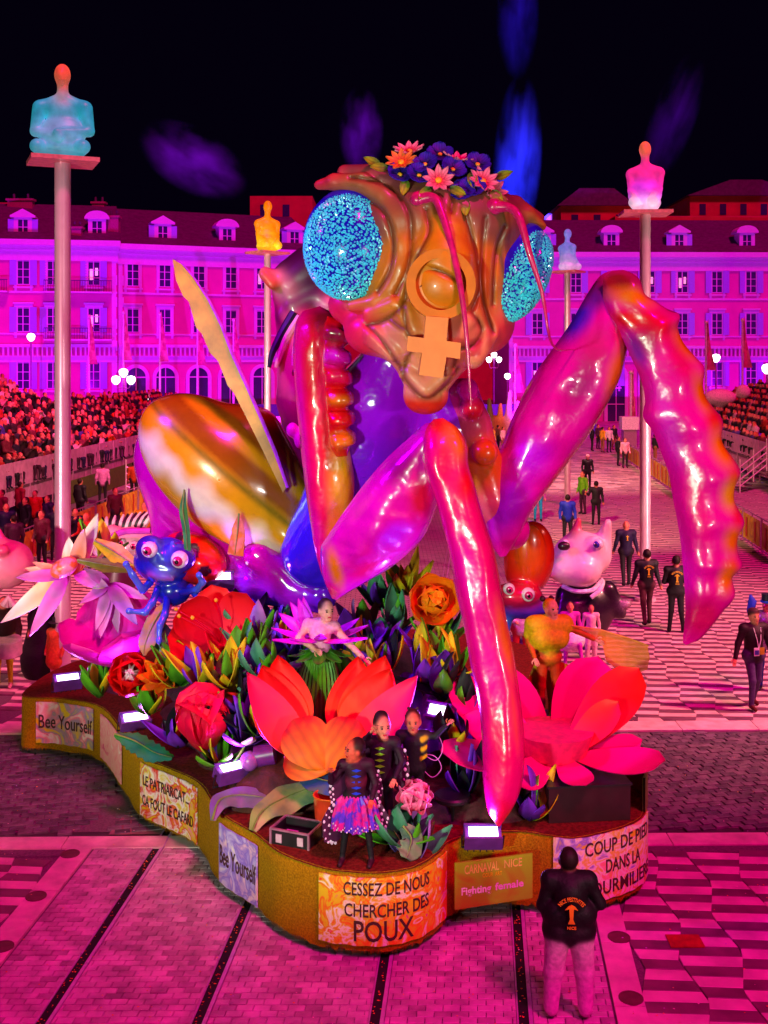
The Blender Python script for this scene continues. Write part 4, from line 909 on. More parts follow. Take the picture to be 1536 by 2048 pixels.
def pmat(name, c0, c1, L, rough=.45, vein=True):
    """petal paint running from base colour to tip colour, with veins"""
    m = mat(name, c0, rough+.12, coat=0, spec=.35); nt = m.node_tree; N = nt.nodes; LK = nt.links
    tc = N.new('ShaderNodeTexCoord'); sp = N.new('ShaderNodeSeparateXYZ'); LK.new(tc.outputs['Object'], sp.inputs[0])
    nz = N.new('ShaderNodeTexNoise'); nz.inputs['Scale'].default_value = 5/L; LK.new(tc.outputs['Object'], nz.inputs['Vector'])
    ma = N.new('ShaderNodeMath'); ma.operation = 'MULTIPLY_ADD'; LK.new(sp.outputs[0], ma.inputs[0]); ma.inputs[1].default_value = 1/L
    sc = N.new('ShaderNodeMath'); sc.operation = 'MULTIPLY_ADD'; LK.new(nz.outputs['Fac'], sc.inputs[0]); sc.inputs[1].default_value = .4; sc.inputs[2].default_value = -.2; LK.new(sc.outputs[0], ma.inputs[2])
    r = N.new('ShaderNodeValToRGB'); r.color_ramp.elements[0].color = (*c0, 1); r.color_ramp.elements[1].color = (*c1, 1); r.color_ramp.elements[0].position = .1; r.color_ramp.elements[1].position = .8
    LK.new(ma.outputs[0], r.inputs[0]); out = r.outputs[0]
    if vein:
        wv = N.new('ShaderNodeTexWave'); wv.bands_direction = 'Y'; wv.inputs['Scale'].default_value = 1.6/L; wv.inputs['Distortion'].default_value = 2.5; wv.inputs['Detail'].default_value = 2; LK.new(tc.outputs['Object'], wv.inputs[0])
        mr = N.new('ShaderNodeMapRange'); mr.inputs[3].default_value = .72; mr.inputs[4].default_value = 1.05; LK.new(wv.outputs['Fac'], mr.inputs[0])
        vm = N.new('ShaderNodeVectorMath'); vm.operation = 'SCALE'; LK.new(out, vm.inputs[0]); LK.new(mr.outputs[0], vm.inputs['Scale']); out = vm.outputs[0]
    LK.new(out, N['Principled BSDF'].inputs['Base Color']); return m
def frame(axis, spin=0.0):
    z = Vector(axis).normalized(); x = z.orthogonal().normalized(); x = Matrix.Rotation(spin, 3, z) @ x; y = z.cross(x)
    return Matrix((x, y, z)).transposed()
def put(me, nm, parent, loc, M, base):
    o = bpy.data.objects.new(nm, me); C.objects.link(o); o.parent = parent; o.location = Vector(loc)-base
    o.rotation_euler = M.to_euler(); return o
def flower(name, label, c, axis, rings, cat='flower', center=None, group=None, base=None, spin=0):
    """rings: (n, mesh, elevation deg above the plane, start radius, phase deg, lift)"""
    c = Vector(c); t = thing(name, label, cat, c, group); Fm = frame(axis, spin)
    for n, me, el, r0, ph, lift in rings:
        for i in range(n):
            a = R(ph)+2*math.pi*i/n+(rnd()-.5)*.12
            e = R(el)+(rnd()-.5)*.08
            Mx = Matrix.Rotation(a, 3, 'Z') @ Matrix.Rotation(-e, 3, 'Y')
            put(me, 'petal', t, c+Fm @ (Matrix.Rotation(a, 3, 'Z') @ Vector((r0, 0, lift))), Fm @ Mx, c)
    if center:
        r, m_, h = center; mb = MB(); mb.ball(c+Fm @ Vector((0, 0, h)), (r, r, r*.7), 16, 9, Fm); obj('flower_center', mb, m_, t)
    return t
yc = mat('stamen_yellow', lin(245, 170, 20), .5)
# crown flowers on the insect head
dz_ = pmat('daisy_petal', lin(225, 20, 70), lin(250, 130, 175), .17); oz_ = pmat('daisy_orange', lin(225, 60, 30), lin(250, 130, 60), .17)
dp = petal_me('petal', .19, .085, dz_, .25, .3, .9); dpo = petal_me('petal', .19, .085, oz_, .25, .3, .9)
dpb = petal_me('petal', .17, .17, pmat('pansy_petal', lin(20, 5, 60), lin(55, 20, 190), .15), .3, .2, .4, wave=.5)
lfy = petal_me('leaf', .24, .11, pmat('crown_leaf', lin(50, 80, 10), lin(165, 170, 30), .2), .35, .3, .9)
CG = 'flowers of the crown on the insect head'
for i, (px, py, dy, me, lab, ax) in enumerate([(818, 305, -.05, dp, 'pink daisy at the very top left of the insect flower crown', (-.1, -.6, 1)), (803, 326, -.25, dpo, 'orange daisy at the left end of the insect flower crown', (-.2, -.9, .8)), (877, 362, -.45, dp, 'large pink daisy in the middle front of the insect flower crown', (0, -1, .45)), (965, 364, -.35, dp, 'pink daisy at the right end of the insect flower crown', (.25, -.9, .5)), (915, 322, -.1, dp, 'small pink daisy at the top right of the crown seen edge on', (.2, -.4, 1)), (985, 385, -.2, dp, 'low pink daisy drooping at the far right of the crown', (.6, -.8, .3))]):
    flower('crown_daisy', lab, hp(px, py, dy), ax, [(9, me, 18, .02, i*13, 0)], center=(.04, yc, .02), group=CG)
for i, (px, py, dy, lab) in enumerate([(850, 330, -.3, 'violet pansy between the orange and the middle pink daisy'), (925, 385, -.42, 'deep blue pansy right of the middle pink daisy'), (945, 378, -.4, 'blue pansy beside the right pink daisy'), (880, 310, -.1, 'violet pansy on the crown top between two pink daisies'), (955, 330, -.2, 'violet pansy at the upper right of the crown'), (800, 350, -.3, 'purple pansy under the orange daisy'), (838, 352, -.38, 'purple pansy left of the middle pink daisy'), (905, 340, -.3, 'dark pansy above the middle daisy')]):
    flower('crown_pansy', lab, hp(px, py, dy), (.1*(i-3), -1, .8), [(5, dpb, 12, .01, i*25, 0)], center=(.03, yc, .01), group=CG)
t = thing('crown_greenery', 'green leaves tucked between the daisies of the crown', 'leaves', hp(880, 350, -.3))
for px, py, dy, dx, dz in ((775, 335, -.25, -1, -.1), (812, 360, -.4, -.2, -1), (930, 400, -.5, 0, -1), (985, 380, -.3, .6, -1), (942, 345, -.35, .1, -1), (900, 375, -.5, .8, -.5), (760, 330, -.1, -1, .3), (990, 355, -.2, 1, .2), (860, 375, -.5, -.6, -.7)):
    x = Vector((dx, -.35, dz)).normalized(); z = Vector((0, -1, .3)); y = z.cross(x).normalized(); z = x.cross(y)
    put(lfy, 'leaf', t, hp(px, py, dy), Matrix((x, y, z)).transposed(), ORI[t.name])
# ---- big float flowers
big_or = pmat('lotus_petal', lin(235, 85, 0), lin(228, 5, 2), .8, .5, False)
def P3(px, py, Y): return W(px, py, Y)
# orange water lily, petals placed one by one
c = P3(652, 1500, 13.0); t = thing('water_lily', 'huge orange red water lily under the dancer in the middle of the float', 'flower', c)
def aimed(me, tip, base, L, face, nm='petal', th=None, par=None, bs=None):
    x = (Vector(tip)-Vector(base)); s_ = x.length/L; x.normalize(); z = Vector(face); y = z.cross(x).normalized(); z = x.cross(y)
    o = put(me, nm, par, base, Matrix((x, y, z)).transposed(), bs); o.scale = (s_, s_, s_); return o
wl = petal_me('petal', 1.0, .62, big_or, .35, .25, .9, 12, 7, .015); wlb = petal_me('petal', 1.0, .40, pmat('lotus_pink', lin(240, 60, 10), lin(235, 10, 90), .8, .5, False), .3, .25, .9, 12, 7, .015)
wlf = petal_me('petal', 1.0, .8, pmat('lotus_front', lin(215, 20, 4), lin(238, 120, 0), .8, .45, True), -.2, -.12, .9, 12, 7, .015)
for tx, ty, Yt, bx, by, Yb, me, face in [(560, 1316, 13.7, 582, 1485, 13.2, wl, (0, -1, .3)), (716, 1322, 13.8, 700, 1490, 13.2, wl, (0, -1, .3)), (775, 1318, 13.6, 712, 1492, 13.1, wl, (-.2, -1, .2)), (790, 1345, 13.4, 700, 1500, 13.0, wl, (-.4, -1, .3)), (487, 1352, 13.2, 600, 1510, 12.9, wlb, (.6, -1, .2)), (842, 1362, 13.2, 700, 1515, 12.8, wlb, (-.6, -1, .2)),
                               (522, 1340, 13.6, 585, 1492, 13.1, wl, (.3, -1, .3)), (636, 1440, 12.9, 645, 1545, 12.7, wlf, (0, -1, .8))]:
    aimed(me, P3(tx, ty, Yt), P3(bx, by, Yb), 1.0, face, par=t, bs=c)
for tx, ty, bx, by in ((585, 1440, 650, 1540), (715, 1440, 650, 1540), (570, 1500, 655, 1540), (732, 1500, 655, 1540)):
    aimed(wlf, P3(bx, by, 12.45), P3(tx, ty, 12.75), 1.0, (0, -1, .5), par=t, bs=c)
def stemflower(name, label, c, base, m_=None, r=.025, **k):
    t = flower(name, label, c, **k); mb = MB(); c = Vector(c); b = Vector(base)
    mb.tube(catmull([b, (b+c)/2+Vector((.05, .08, 0)), c], 4), r, 8); obj('stem', mb, m_ or mat('stem_green', lin(70, 110, 30), .5), t); return t
red1 = pmat('lily_red', lin(215, 0, 60), lin(232, 5, 25), .6, .4, False)
lp = petal_me('petal', .62, .42, red1, .5, .12, .4, 10, 7, .012)
c = P3(443, 1290, 14.8); t = thing('red_lily', 'big red trumpet lily leaning over the left leaves with gold tipped stamens', 'flower', c)
for tx, ty, Yt in ((350, 1195, 14.5), (322, 1275, 14.5), (500, 1180, 14.9), (425, 1175, 15.2), (395, 1300, 14.2)):
    aimed(lp, P3(tx, ty, Yt), P3(440, 1290, 14.8), .62, (.1, -1, .35), par=t, bs=c)
mb = MB(); mb.lathe([(.03, 0), (.07, .12), (.15, .24)], 14, P3(440, 1325, 14.8)); obj('trumpet', mb, red1, t)
mb = MB()
for tx, ty in ((352, 1218), (358, 1232), (432, 1200), (385, 1235)): mb.tube(catmull([P3(440, 1285, 14.7), P3((tx+440)/2+8, (ty+1285)/2, 14.45), P3(tx, ty, 14.3)], 4), .007, 5)
obj('stamen', mb, red1, t)
mb = MB()
for tx, ty in ((352, 1218), (358, 1232), (432, 1200), (385, 1235)): mb.ball(P3(tx, ty, 14.28), .028, 8, 6)
obj('anther', mb, yc, t)
# red tulip
tul = petal_me('petal', .78, .62, pmat('tulip_red', lin(180, 0, 10), lin(228, 0, 60), .7, .4, False), .9, .5, .4, 11, 7, .014)
flower('red_tulip', 'deep red globe tulip resting on the left deck edge', P3(412, 1500, 13.75), (0, -.45, 1), [(5, tul, 52, .06, 10, 0), (4, tul, 66, .03, 40, .05), (3, tul, 76, .0, 10, .1)], center=(.12, mat('tulip_core', lin(70, 0, 10), .6), .12))
# magenta giant lily behind
mgl = petal_me('petal', 1.1, .78, pmat('magenta_petal', lin(200, 0, 200), lin(215, 0, 160), 1, .45, False), .5, .25, .4, 10, 7, .014)
flower('magenta_lily', 'giant magenta lily spreading wide behind the red rose on the left', P3(250, 1330, 15.9), (-.25, -.35, 1), [(6, mgl, 35, .05, 12, 0)], center=(.12, yc, .05))
# red and white rose
rr_ = petal_me('petal', .42, .42, pmat('rose_red', lin(200, 0, 10), lin(232, 8, 8), .4, .4, False), .9, .45, .4); rw = petal_me('petal', .34, .3, pmat('rose_white', lin(240, 200, 230), lin(235, 225, 240), .4, .35), .8, .4, .6)
flower('red_rose', 'red rose with a white heart left of the orange lotus', P3(262, 1352, 15.1), (.15, -.9, .35), [(6, rr_, 28, .05, 0, 0), (5, rr_, 48, .04, 30, .03), (5, rw, 66, .02, 0, .05)])
lo_ = petal_me('petal', .34, .15, pmat('lotus_small', lin(215, 40, 4), lin(238, 130, 10), .3, vein=False), .5, .35, .9)
flower('orange_lotus', 'small orange lotus between the red rose and the red tulip', P3(325, 1358, 14.7), (-.1, -.8, .7), [(8, lo_, 20, .03, 0, 0), (7, lo_, 42, .02, 20, .02), (5, lo_, 65, .01, 0, .03)], center=(.05, yc, .05))
# pink rose at the front with its leaves
pk1 = petal_me('petal', .29, .36, pmat('rose_pink', lin(225, 20, 70), lin(240, 120, 170), .3, .2, False), 1.0, .16, .4)
flower('pink_rose', 'glossy pink rose the children lean on at the front', P3(826, 1612, 11.95), (.12, -.75, 1), [(5, pk1, 40, .03, 10, 0), (4, pk1, 58, .02, 40, .02), (3, pk1, 74, .0, 10, .04)], center=(.04, yc, .17))
# pink daisy on the right
dsy = petal_me('petal', 1.3, .56, pmat('daisy_hot', lin(232, 0, 90), lin(236, 0, 130), 1.2, .4, False), .28, .1, .4, 12, 7, .014)
dsr = petal_me('petal', 1.3, .56, pmat('daisy_redder', lin(236, 0, 80), lin(228, 0, 10), 1.2, .4, False), .22, .1, .4, 12, 7, .014)
c = P3(1120, 1500, 13.3); t = thing('pink_daisy', 'giant hot pink daisy under the bee costumed woman at the right', 'flower', c)
for tx, ty, Yt, me in ((1335, 1545, 12.7, dsy), (1285, 1498, 13.3, dsy), (1175, 1592, 12.35, dsy), (1020, 1590, 12.35, dsy), (872, 1530, 12.7, dsy), (925, 1445, 13.6, dsy), (905, 1380, 14.2, dsy), (1240, 1410, 13.4, dsr), (1278, 1350, 13.9, dsr), (1190, 1345, 14.8, dsy), (985, 1360, 14.8, dsy)):
    b_ = P3(1110+(tx-1110)*.12, 1512, 13.2); aimed(me, P3(tx, ty, Yt), b_, 1.3, (0, -.75 if ty < 1450 else (-.95 if ty > 1560 else -.4), 1), par=t, bs=c)
mb = MB(); mb.lathe([(.5, .25), (.42, .0), (.2, -.25), (.14, -.5)], 24, P3(1105, 1500, 13.35)); obj('calyx', mb, mat('calyx_pink', lin(236, 20, 100), .5), t)
# orange rose behind right
og = petal_me('petal', .5, .38, pmat('orange_rose', lin(205, 30, 2), lin(238, 140, 10), .45, .4, False), 1.0, .45, .6)
flower('orange_rose', 'curling orange rose between the two folded pink legs', P3(862, 1205, 14.9), (.1, -.9, .3), [(6, og, 25, .08, 0, 0), (5, og, 50, .05, 30, .02), (4, og, 70, .03, 0, .05)], center=(.06, mat('rose_dark', lin(70, 20, 10), .7), .06))
# violet lily wreath around dancer
vp = petal_me('petal', .72, .2, pmat('violet_spike', lin(215, 20, 170), lin(225, 10, 235), .6, .4, False), .25, .3, .9, 10, 5, .012)
# left spiky starflower
sf1 = pmat('star_petal_a', lin(220, 100, 20), lin(235, 170, 150), 1, .45); sf2 = pmat('star_petal_b', lin(205, 30, 200), lin(225, 150, 225), 1, .45); sf3 = pmat('star_petal_c', lin(225, 150, 40), lin(240, 225, 215), 1, .45)
SP_ = [petal_me('petal', 1.0, .24, m_, .35, .25, .9, 10, 5, .012) for m_ in (sf1, sf2, sf3)]; SPW = petal_me('petal', 1.0, .4, sf3, .2, .25, .9, 10, 5, .012)
c = P3(140, 1150, 16.4); t = thing('star_flower', 'large orange and lilac star flower reaching over the left float corner', 'flower', c)
for i, (tx, ty, me) in enumerate([(25, 1160, 1), (62, 1125, 0), (18, 1245, 2), (65, 1280, 1), (95, 1215, 2), (140, 1075, 3), (185, 1045, 0), (210, 1020, 2), (55, 1140, 0), (230, 1180, 1), (165, 1075, 1), (120, 1190, 1)]):
    me = SPW if me == 3 else SP_[me]; aimed(me, P3(tx, ty, 16.0+(i % 3)*.3), P3(140+(tx-140)*.1, 1148, 16.4), 1.0, (0, -1, .4), par=t, bs=c)
mb = MB(); mb.ball(P3(128, 1135, 16.1), (.22, .15, .14), 16, 10, Matrix.Rotation(R(-30), 3, 'Y')); obj('bud', mb, mat('bud_orange', lin(220, 90, 50), .35, col2=lin(225, 120, 170)), t)
c = P3(215, 1180, 16.2); t = thing('violet_star_flower', 'drooping violet star flower below the yellow blades at left', 'flower', c)
for i, (tx, ty, me) in enumerate([(155, 1215, 1), (195, 1265, 1), (240, 1265, 1), (285, 1258, 1), (180, 1180, 2), (300, 1200, 1), (160, 1130, 1), (205, 1280, 1)]):
    aimed(SP_[me], P3(tx, ty, 15.8+(i % 3)*.2), P3(218, 1168, 16.2), 1.0, (0, -1, .3), par=t, bs=c)
# leaves
LM = [pmat('leaf_green', lin(30, 90, 10), lin(90, 180, 25), .5), pmat('leaf_yellow', lin(130, 140, 8), lin(230, 205, 20), .5), pmat('leaf_teal', lin(20, 70, 50), lin(80, 160, 120), .5), pmat('leaf_violet', lin(50, 15, 120), lin(125, 45, 225), .5), pmat('leaf_tan', lin(110, 70, 30), lin(205, 150, 90), .5), pmat('leaf_lilac', lin(50, 20, 120), lin(170, 120, 210), .5), pmat('leaf_dark', lin(5, 10, 10), lin(25, 30, 35), .5)]
LV = [(petal_me('leaf', .5, .19, m_, .55, .3, .9), petal_me('leaf', .5, .13, m_, .2, .35, .9), petal_me('leaf', .5, .24, m_, .9, .2, .9)) for m_ in LM]
LC = [('green', [0, 0, 2]), ('yellow', [1, 1, 0]), ('teal', [2, 0, 5]), ('violet', [3, 0, 3, 1, 6]), ('mixed', [0, 1, 3]), ('dark', [6, 2, 3])]
leafspots = [(470, 1330, 14.3, 4, 'under the red lily'), (520, 1260, 14.9, 2, 'right of the red lily'), (455, 1345, 14.0, 1, 'just under the red lily trumpet'), (405, 1345, 14.2, 4, 'above the red tulip'), (360, 1340, 14.6, 1, 'left above the red tulip'), (555, 1300, 14.6, 3, 'behind the left lotus petals'), (560, 1230, 15.4, 5, 'in the shade left of the dancer'),
             (500, 1290, 14.6, 0, 'between the lily and the dancer'), (600, 1285, 14.7, 3, 'at the dancer left side'), (705, 1290, 14.9, 4, 'at the dancer right side'), (760, 1265, 15.0, 5, 'right of the dancer arm'), (790, 1230, 15.4, 0, 'under the pink knee joint'), (815, 1160, 15.7, 1, 'tall and pale beside the orange rose'), (845, 1290, 14.6, 4, 'below the orange rose'),
             (905, 1320, 14.2, 1, 'bright beside the long pink leg'), (770, 1320, 14.5, 3, 'above the right lotus petals'), (845, 1340, 14.2, 3, 'right above the violet lamp'), (885, 1360, 14.0, 3, 'low beside the violet lamp'), (760, 1190, 15.9, 5, 'deep between the pink legs'), (730, 1240, 15.6, 2, 'behind the dancer head'), (480, 1240, 15.2, 5, 'dark behind the red lily'),
             (530, 1330, 14.0, 0, 'behind the left lotus tip'), (880, 1255, 15.0, 0, 'right of the orange rose'), (470, 1400, 13.9, 3, 'between tulip and lotus'), (490, 1460, 13.6, 3, 'low between tulip and lotus'), (825, 1690, 11.9, 2, 'at the foot of the pink rose'), (800, 1655, 12.0, 0, 'green under the pink rose'), (200, 1085, 16.5, 1, 'long yellow behind the star flower'),
             (575, 1360, 14.4, 5, 'dark under the dancer skirt'), (930, 1400, 14.0, 3, 'behind the daisy left petals'), (345, 1300, 15.2, 0, 'behind the small lotus'), (560, 1420, 13.9, 5, 'dark behind the lotus base'), (705, 1345, 14.7, 0, 'behind the lotus centre'), (520, 1440, 13.5, 3, 'left of the water lily near the violet can lamp'), (440, 1500, 13.6, 4, 'at the right foot of the red tulip'), (360, 1465, 14.3, 3, 'left behind the red tulip'), (300, 1400, 15.0, 1, 'below the small orange lotus'), (905, 1480, 13.3, 3, 'under the left petals of the pink daisy'), (930, 1560, 12.9, 5, 'in the shade left of the long pink leg'), (1060, 1610, 12.7, 3, 'right of the long pink leg tip'), (600, 1240, 15.6, 5, 'behind the dancer under the insect knee'), (655, 1330, 15.2, 0, 'right behind the dancer skirt'), (870, 1400, 14.2, 3, 'above the violet lamp in the drape'), (200, 1365, 15.9, 3, 'under the magenta lily at the deck edge'), (530, 1375, 13.9, 4, 'left of the dancer between violet spikes')]
for px, py, Y, k, where in leafspots:
    nm, ix = LC[k]; c = P3(px, py+30, Y); t = thing('leaf_plant', '%s painted foam leaves %s' % (nm, where), 'plant', c, 'painted leaf clusters on the float')
    for i in range(9):
        a = 2*math.pi*i/9+rnd()*.6; el = R(10+rnd()*65)
        x = Vector((math.cos(a)*math.cos(el), math.sin(a)*math.cos(el)*.8-.15, math.sin(el))).normalized(); z = Vector((-x.x*.5, -x.y*.5-.4, 1)); y = z.cross(x).normalized(); z = x.cross(y)
        o = put(LV[random.choice(ix)][i % 3], 'leaf', t, c, Matrix((x, y, z)).transposed(), c); s_ = .85+rnd()*.65; o.scale = (s_,)*3
# special leaves
def blade(nm, label, pts, wd, m_, cat='leaf', Yth=.02, face=(0, -1, .3), serr=0):
    """a big shaped leaf: centre line (px,py,Y) with half widths"""
    t = thing(nm, label, cat, P3(*pts[-1])); c_ = catmull([P3(*p) for p in pts], 6); n = len(c_); ws = np.interp(np.linspace(0, len(wd)-1, n), range(len(wd)), wd)
    mb = MB(); V = []; fz = Vector(face)
    for i, p in enumerate(c_):
        tg = (c_[min(i+1, n-1)]-c_[max(i-1, 0)]).normalized(); sd = tg.cross(fz).normalized(); nn = sd.cross(tg).normalized()
        for s_ in (-1, -.5, 0, .5, 1): V.append(p+sd*s_*(ws[i]*(1+serr*(i % 2)*(abs(s_) == 1)))+nn*(-.25*ws[i]*abs(s_)+.03*math.sin(i*.8+s_*2)*ws[i]*3))
    N5 = n*5; fs = [(i*5+j, (i+1)*5+j, (i+1)*5+j+1, i*5+j+1) for i in range(n-1) for j in range(4)]
    mb.add(V+[v-Vector((0, -.015, .012)) for v in V], fs+[tuple(k+N5 for k in f[::-1]) for f in fs]+[(i*5, (i+1)*5, (i+1)*5+N5, i*5+N5) for i in range(n-1)]+[(i*5+4, (i+1)*5+4, (i+1)*5+4+N5, i*5+4+N5) for i in range(n-1)])
    obj('leaf_blade', mb, m_, t)
    mb = MB(); mb.tube([p+Vector((0, -.02, .01)) for p in c_], [max(.004, .014*(1-i/n)) for i in range(n)], 5); obj('midrib', mb, mat('midrib', lin(120, 140, 60), .5), t); return t
gl = mat('paint_leaf_green', lin(40, 125, 35), .5, col2=lin(20, 120, 90), nscale=3, thr=(.4, .6)); gv = mat('paint_leaf_violet', lin(110, 110, 130), .5, col2=lin(120, 60, 170), nscale=2.5, thr=(.42, .6)); gt = mat('paint_leaf_pale', lin(150, 165, 90), .5, col2=lin(20, 110, 90), nscale=2.2, thr=(.45, .62))
blade('serrated_leaf', 'bright green serrated leaf lying on the left deck edge', [(230, 1468, 14.6), (270, 1482, 14.5), (310, 1505, 14.35), (345, 1515, 14.2)], [.03, .13, .12, .03], gl, serr=.25, face=(0, -.7, 1))
blade('twisted_leaf', 'violet grey twisted leaf folding over the lilac banner', [(425, 1640, 12.6), (440, 1600, 12.75), (480, 1590, 12.9), (530, 1595, 12.9), (560, 1600, 12.95)], [.03, .12, .14, .15, .05], gv, face=(0, -.6, 1))
blade('broad_leaf', 'broad pale green leaf behind the open flight case', [(505, 1660, 12.35), (525, 1622, 12.5), (570, 1595, 12.7), (625, 1575, 12.85), (660, 1570, 12.9)], [.05, .13, .2, .16, .04], gt, face=(0, -.6, 1))
blade('lily_pad', 'blue green leaf beneath the water lily base', [(585, 1520, 12.9), (630, 1555, 12.6), (690, 1560, 12.5), (750, 1520, 12.6)], [.05, .16, .16, .05], mat('paint_leaf_blue', lin(40, 80, 150), .5, col2=lin(90, 110, 100), nscale=3), face=(0, -.6, 1))
blade('tall_blade', 'slim green blade of grass standing before the gold wing case', [(369, 980, 14.9), (366, 1020, 14.9), (372, 1060, 14.9), (375, 1100, 14.9)], [.01, .055, .05, .045], gl)
blade('pointed_leaf', 'small orange pink leaf tip before the gold wing case', [(478, 1028, 14.9), (476, 1060, 14.9), (470, 1110, 14.9)], [.01, .09, .11], mat('blade_orange', lin(225, 110, 50), .5, col2=lin(235, 120, 130)))
blade('yellow_blade', 'broad yellow blade between star flower and blue ladybird', [(190, 1082, 15.9), (230, 1105, 15.7), (275, 1135, 15.5)], [.05, .14, .06], mat('blade_yellow', lin(215, 180, 10), .5))
blade('olive_blade', 'long olive blade touching the blue ladybird foot', [(155, 1120, 15.9), (210, 1130, 15.7), (265, 1140, 15.4)], [.03, .1, .03], mat('blade_olive', lin(120, 105, 20), .5))
blade('tan_leaf', 'tan and lilac curved leaf hanging beside the magenta lily', [(350, 1190, 15.2), (315, 1235, 15.0), (292, 1285, 14.9), (288, 1310, 14.9)], [.02, .13, .12, .02], mat('blade_tan', lin(190, 140, 90), .5, col2=lin(170, 110, 190), nscale=3))
blade('rose_leaf', 'rounded grey green leaf drooping from the pink rose to the deck', [(806, 1652, 11.75), (822, 1675, 11.7), (818, 1700, 11.65), (812, 1716, 11.6)], [.05, .12, .14, .06], mat('paint_leaf_grey', lin(110, 130, 90), .6, col2=lin(50, 80, 80), nscale=4), face=(0, -1, .2))
blade('rose_leaf', 'dark green leaf standing left under the pink rose', [(778, 1620, 11.9), (782, 1650, 11.85), (800, 1680, 11.8)], [.02, .09, .03], gl, face=(0, -1, .2))
# violet drapes at lamp
drm = mat('drape_violet', lin(95, 25, 190), .6, noise=.3)
t = thing('violet_drape', 'folded violet cloth below the lamp right of the water lily', 'cloth', P3(860, 1480, 13.6))
mb = MB(); nx, nz_ = 24, 10
for i in range(nx):
    for j in range(nz_):
        u, v = i/(nx-1), j/(nz_-1); p = P3(800+150*u, 1350+150*v, 14.3-v*.9); mb.v.append(tuple(p+Vector((0, .08*math.sin(u*22+v*3), .03*math.sin(u*9)))))
mb.f = [(i*nz_+j, (i+1)*nz_+j, (i+1)*nz_+j+1, i*nz_+j+1) for i in range(nx-1) for j in range(nz_-1)]; obj('cloth', mb, drm, t)
# ---------------------------------------------------------------- lamps, boxes on deck
black = mat('case_black', (.012, .012, .015), .4); alu = mat('alu_edge', lin(220, 170, 200), .35, metal=.7)
lensm = mat('lens_white', (1, 1, 1), .3, emis=(.9, .8, 1), estr=6)
def flood(px, py, Y, w, rot, tilt, label, power=160, col=(.35, .05, 1)):
    c = P3(px, py, Y); t = thing('floodlight', label, 'lamp', c-Vector((0, 0, .2)), 'stage floodlights on the float')
    M = Matrix.Translation(c) @ Matrix.Rotation(rot, 4, 'Z') @ Matrix.Rotation(tilt, 4, 'X')
    mb = MB(); mb.box(-w/2+.01, w/2-.01, -.09, .09, -.1, .045, M); mb.box(-w/2, w/2, -.1, -.08, -.1, .085, M); mb.box(-w/2, w/2, .08, .1, -.1, .085, M); obj('housing', mb, mat('housing_dark', lin(110, 50, 150), .4), t, False)
    mb = MB()
    for i in range(5): mb.box(-w/2+.03+i*w/6, -w/2+.045+i*w/6, -.1, .1, -.13, -.1, M)
    obj('cooling_fin', mb, black, t, False)['kind'] = 'stuff'
    mb = MB(); mb.box(-w/2+.05, w/2-.05, -.06, .06, .071, .078, M); obj('lens', mb, lensm, t, False)
    mb = MB(); mb.tube([M @ Vector((-w/2-.02, 0, 0)), M @ Vector((-w/2-.02, 0, -.18)), M @ Vector((w/2+.02, 0, -.18)), M @ Vector((w/2+.02, 0, 0))], .012, 6); obj('bracket', mb, black, t)
    l = lamp('SPOT', M @ Vector((0, 0, .14)), M @ Vector((0, 0, 2)), col, power*1.7, spot_size=R(120), spot_blend=.6, shadow_soft_size=.12); return t
flood(135, 1362, 16.9, .42, R(25), R(25), 'bright floodlight at the far left float corner', 260, (.6, .1, 1))
flood(270, 1440, 15.3, .42, R(25), R(35), 'floodlight on the left deck above the serrated leaf', 200, (.5, .05, 1))
flood(462, 1543, 13.3, .38, R(35), R(20), 'tilted floodlight with pink clamps left of the violet can lamp', 150, (.6, .05, 1))
flood(880, 1424, 13.7, .34, R(-30), R(55), 'floodlight glowing in violet cloth right of the water lily', 220)
flood(966, 1672, 12.15, .42, R(0), R(28), 'floodlight above the olive event board', 120, (.4, .1, 1))
flood(432, 1160, 15.4, .5, R(10), R(35), 'white glowing panel lamp under the insect belly', 300, (.25, .05, 1))
c = P3(520, 1510, 13.4); t = thing('can_lamp', 'violet cylindrical lamp with round dome between tulip and lotus', 'lamp', c-Vector((0, 0, .15)))
mb = MB(); mb.lathe([(.1, -.12), (.13, -.12), (.13, .12), (.1, .12)], 20, c+Vector((.06, 0, 0)), Matrix.Rotation(R(80), 3, 'Y')); obj('can', mb, mat('can_violet', lin(130, 40, 160), .35), t)
mb = MB(); mb.ball(c+Vector((-.12, -.06, -.05)), .12, 16, 10); obj('dome', mb, mat('dome_violet', lin(190, 90, 220), .3), t)
# flight case
M = Matrix.Translation(P3(594, 1668, 12.15)) @ Matrix.Rotation(R(-22), 4, 'Z'); t = thing('flight_case', 'open black flight case with silver edges beside the child in the blue laced dress', 'case', M @ Vector((0, 0, -.1)))
ow, od, oh = .46, .36, .2
mb = MB(); z0 = -.1
for b in ((-ow/2, ow/2, -od/2, od/2, z0, z0+.015), (-ow/2, ow/2, -od/2, -od/2+.012, z0, z0+oh), (-ow/2, ow/2, od/2-.012, od/2, z0, z0+oh), (-ow/2, -ow/2+.012, -od/2+.012, od/2-.012, z0, z0+oh), (ow/2-.012, ow/2, -od/2+.012, od/2-.012, z0, z0+oh)): mb.box(*b, M)
mb.box(-ow/2+.02, ow/2-.02, -od/2+.02, od/2-.02, z0+.02, z0+.09, M); obj('shell', mb, black, t, False)
mb = MB(); e_ = .012
for sx_ in (-1, 1):
    for sy_ in (-1, 1): mb.box(sx_*ow/2-e_, sx_*ow/2+e_, sy_*od/2-e_, sy_*od/2+e_, z0-.003, z0+oh+.004, M)
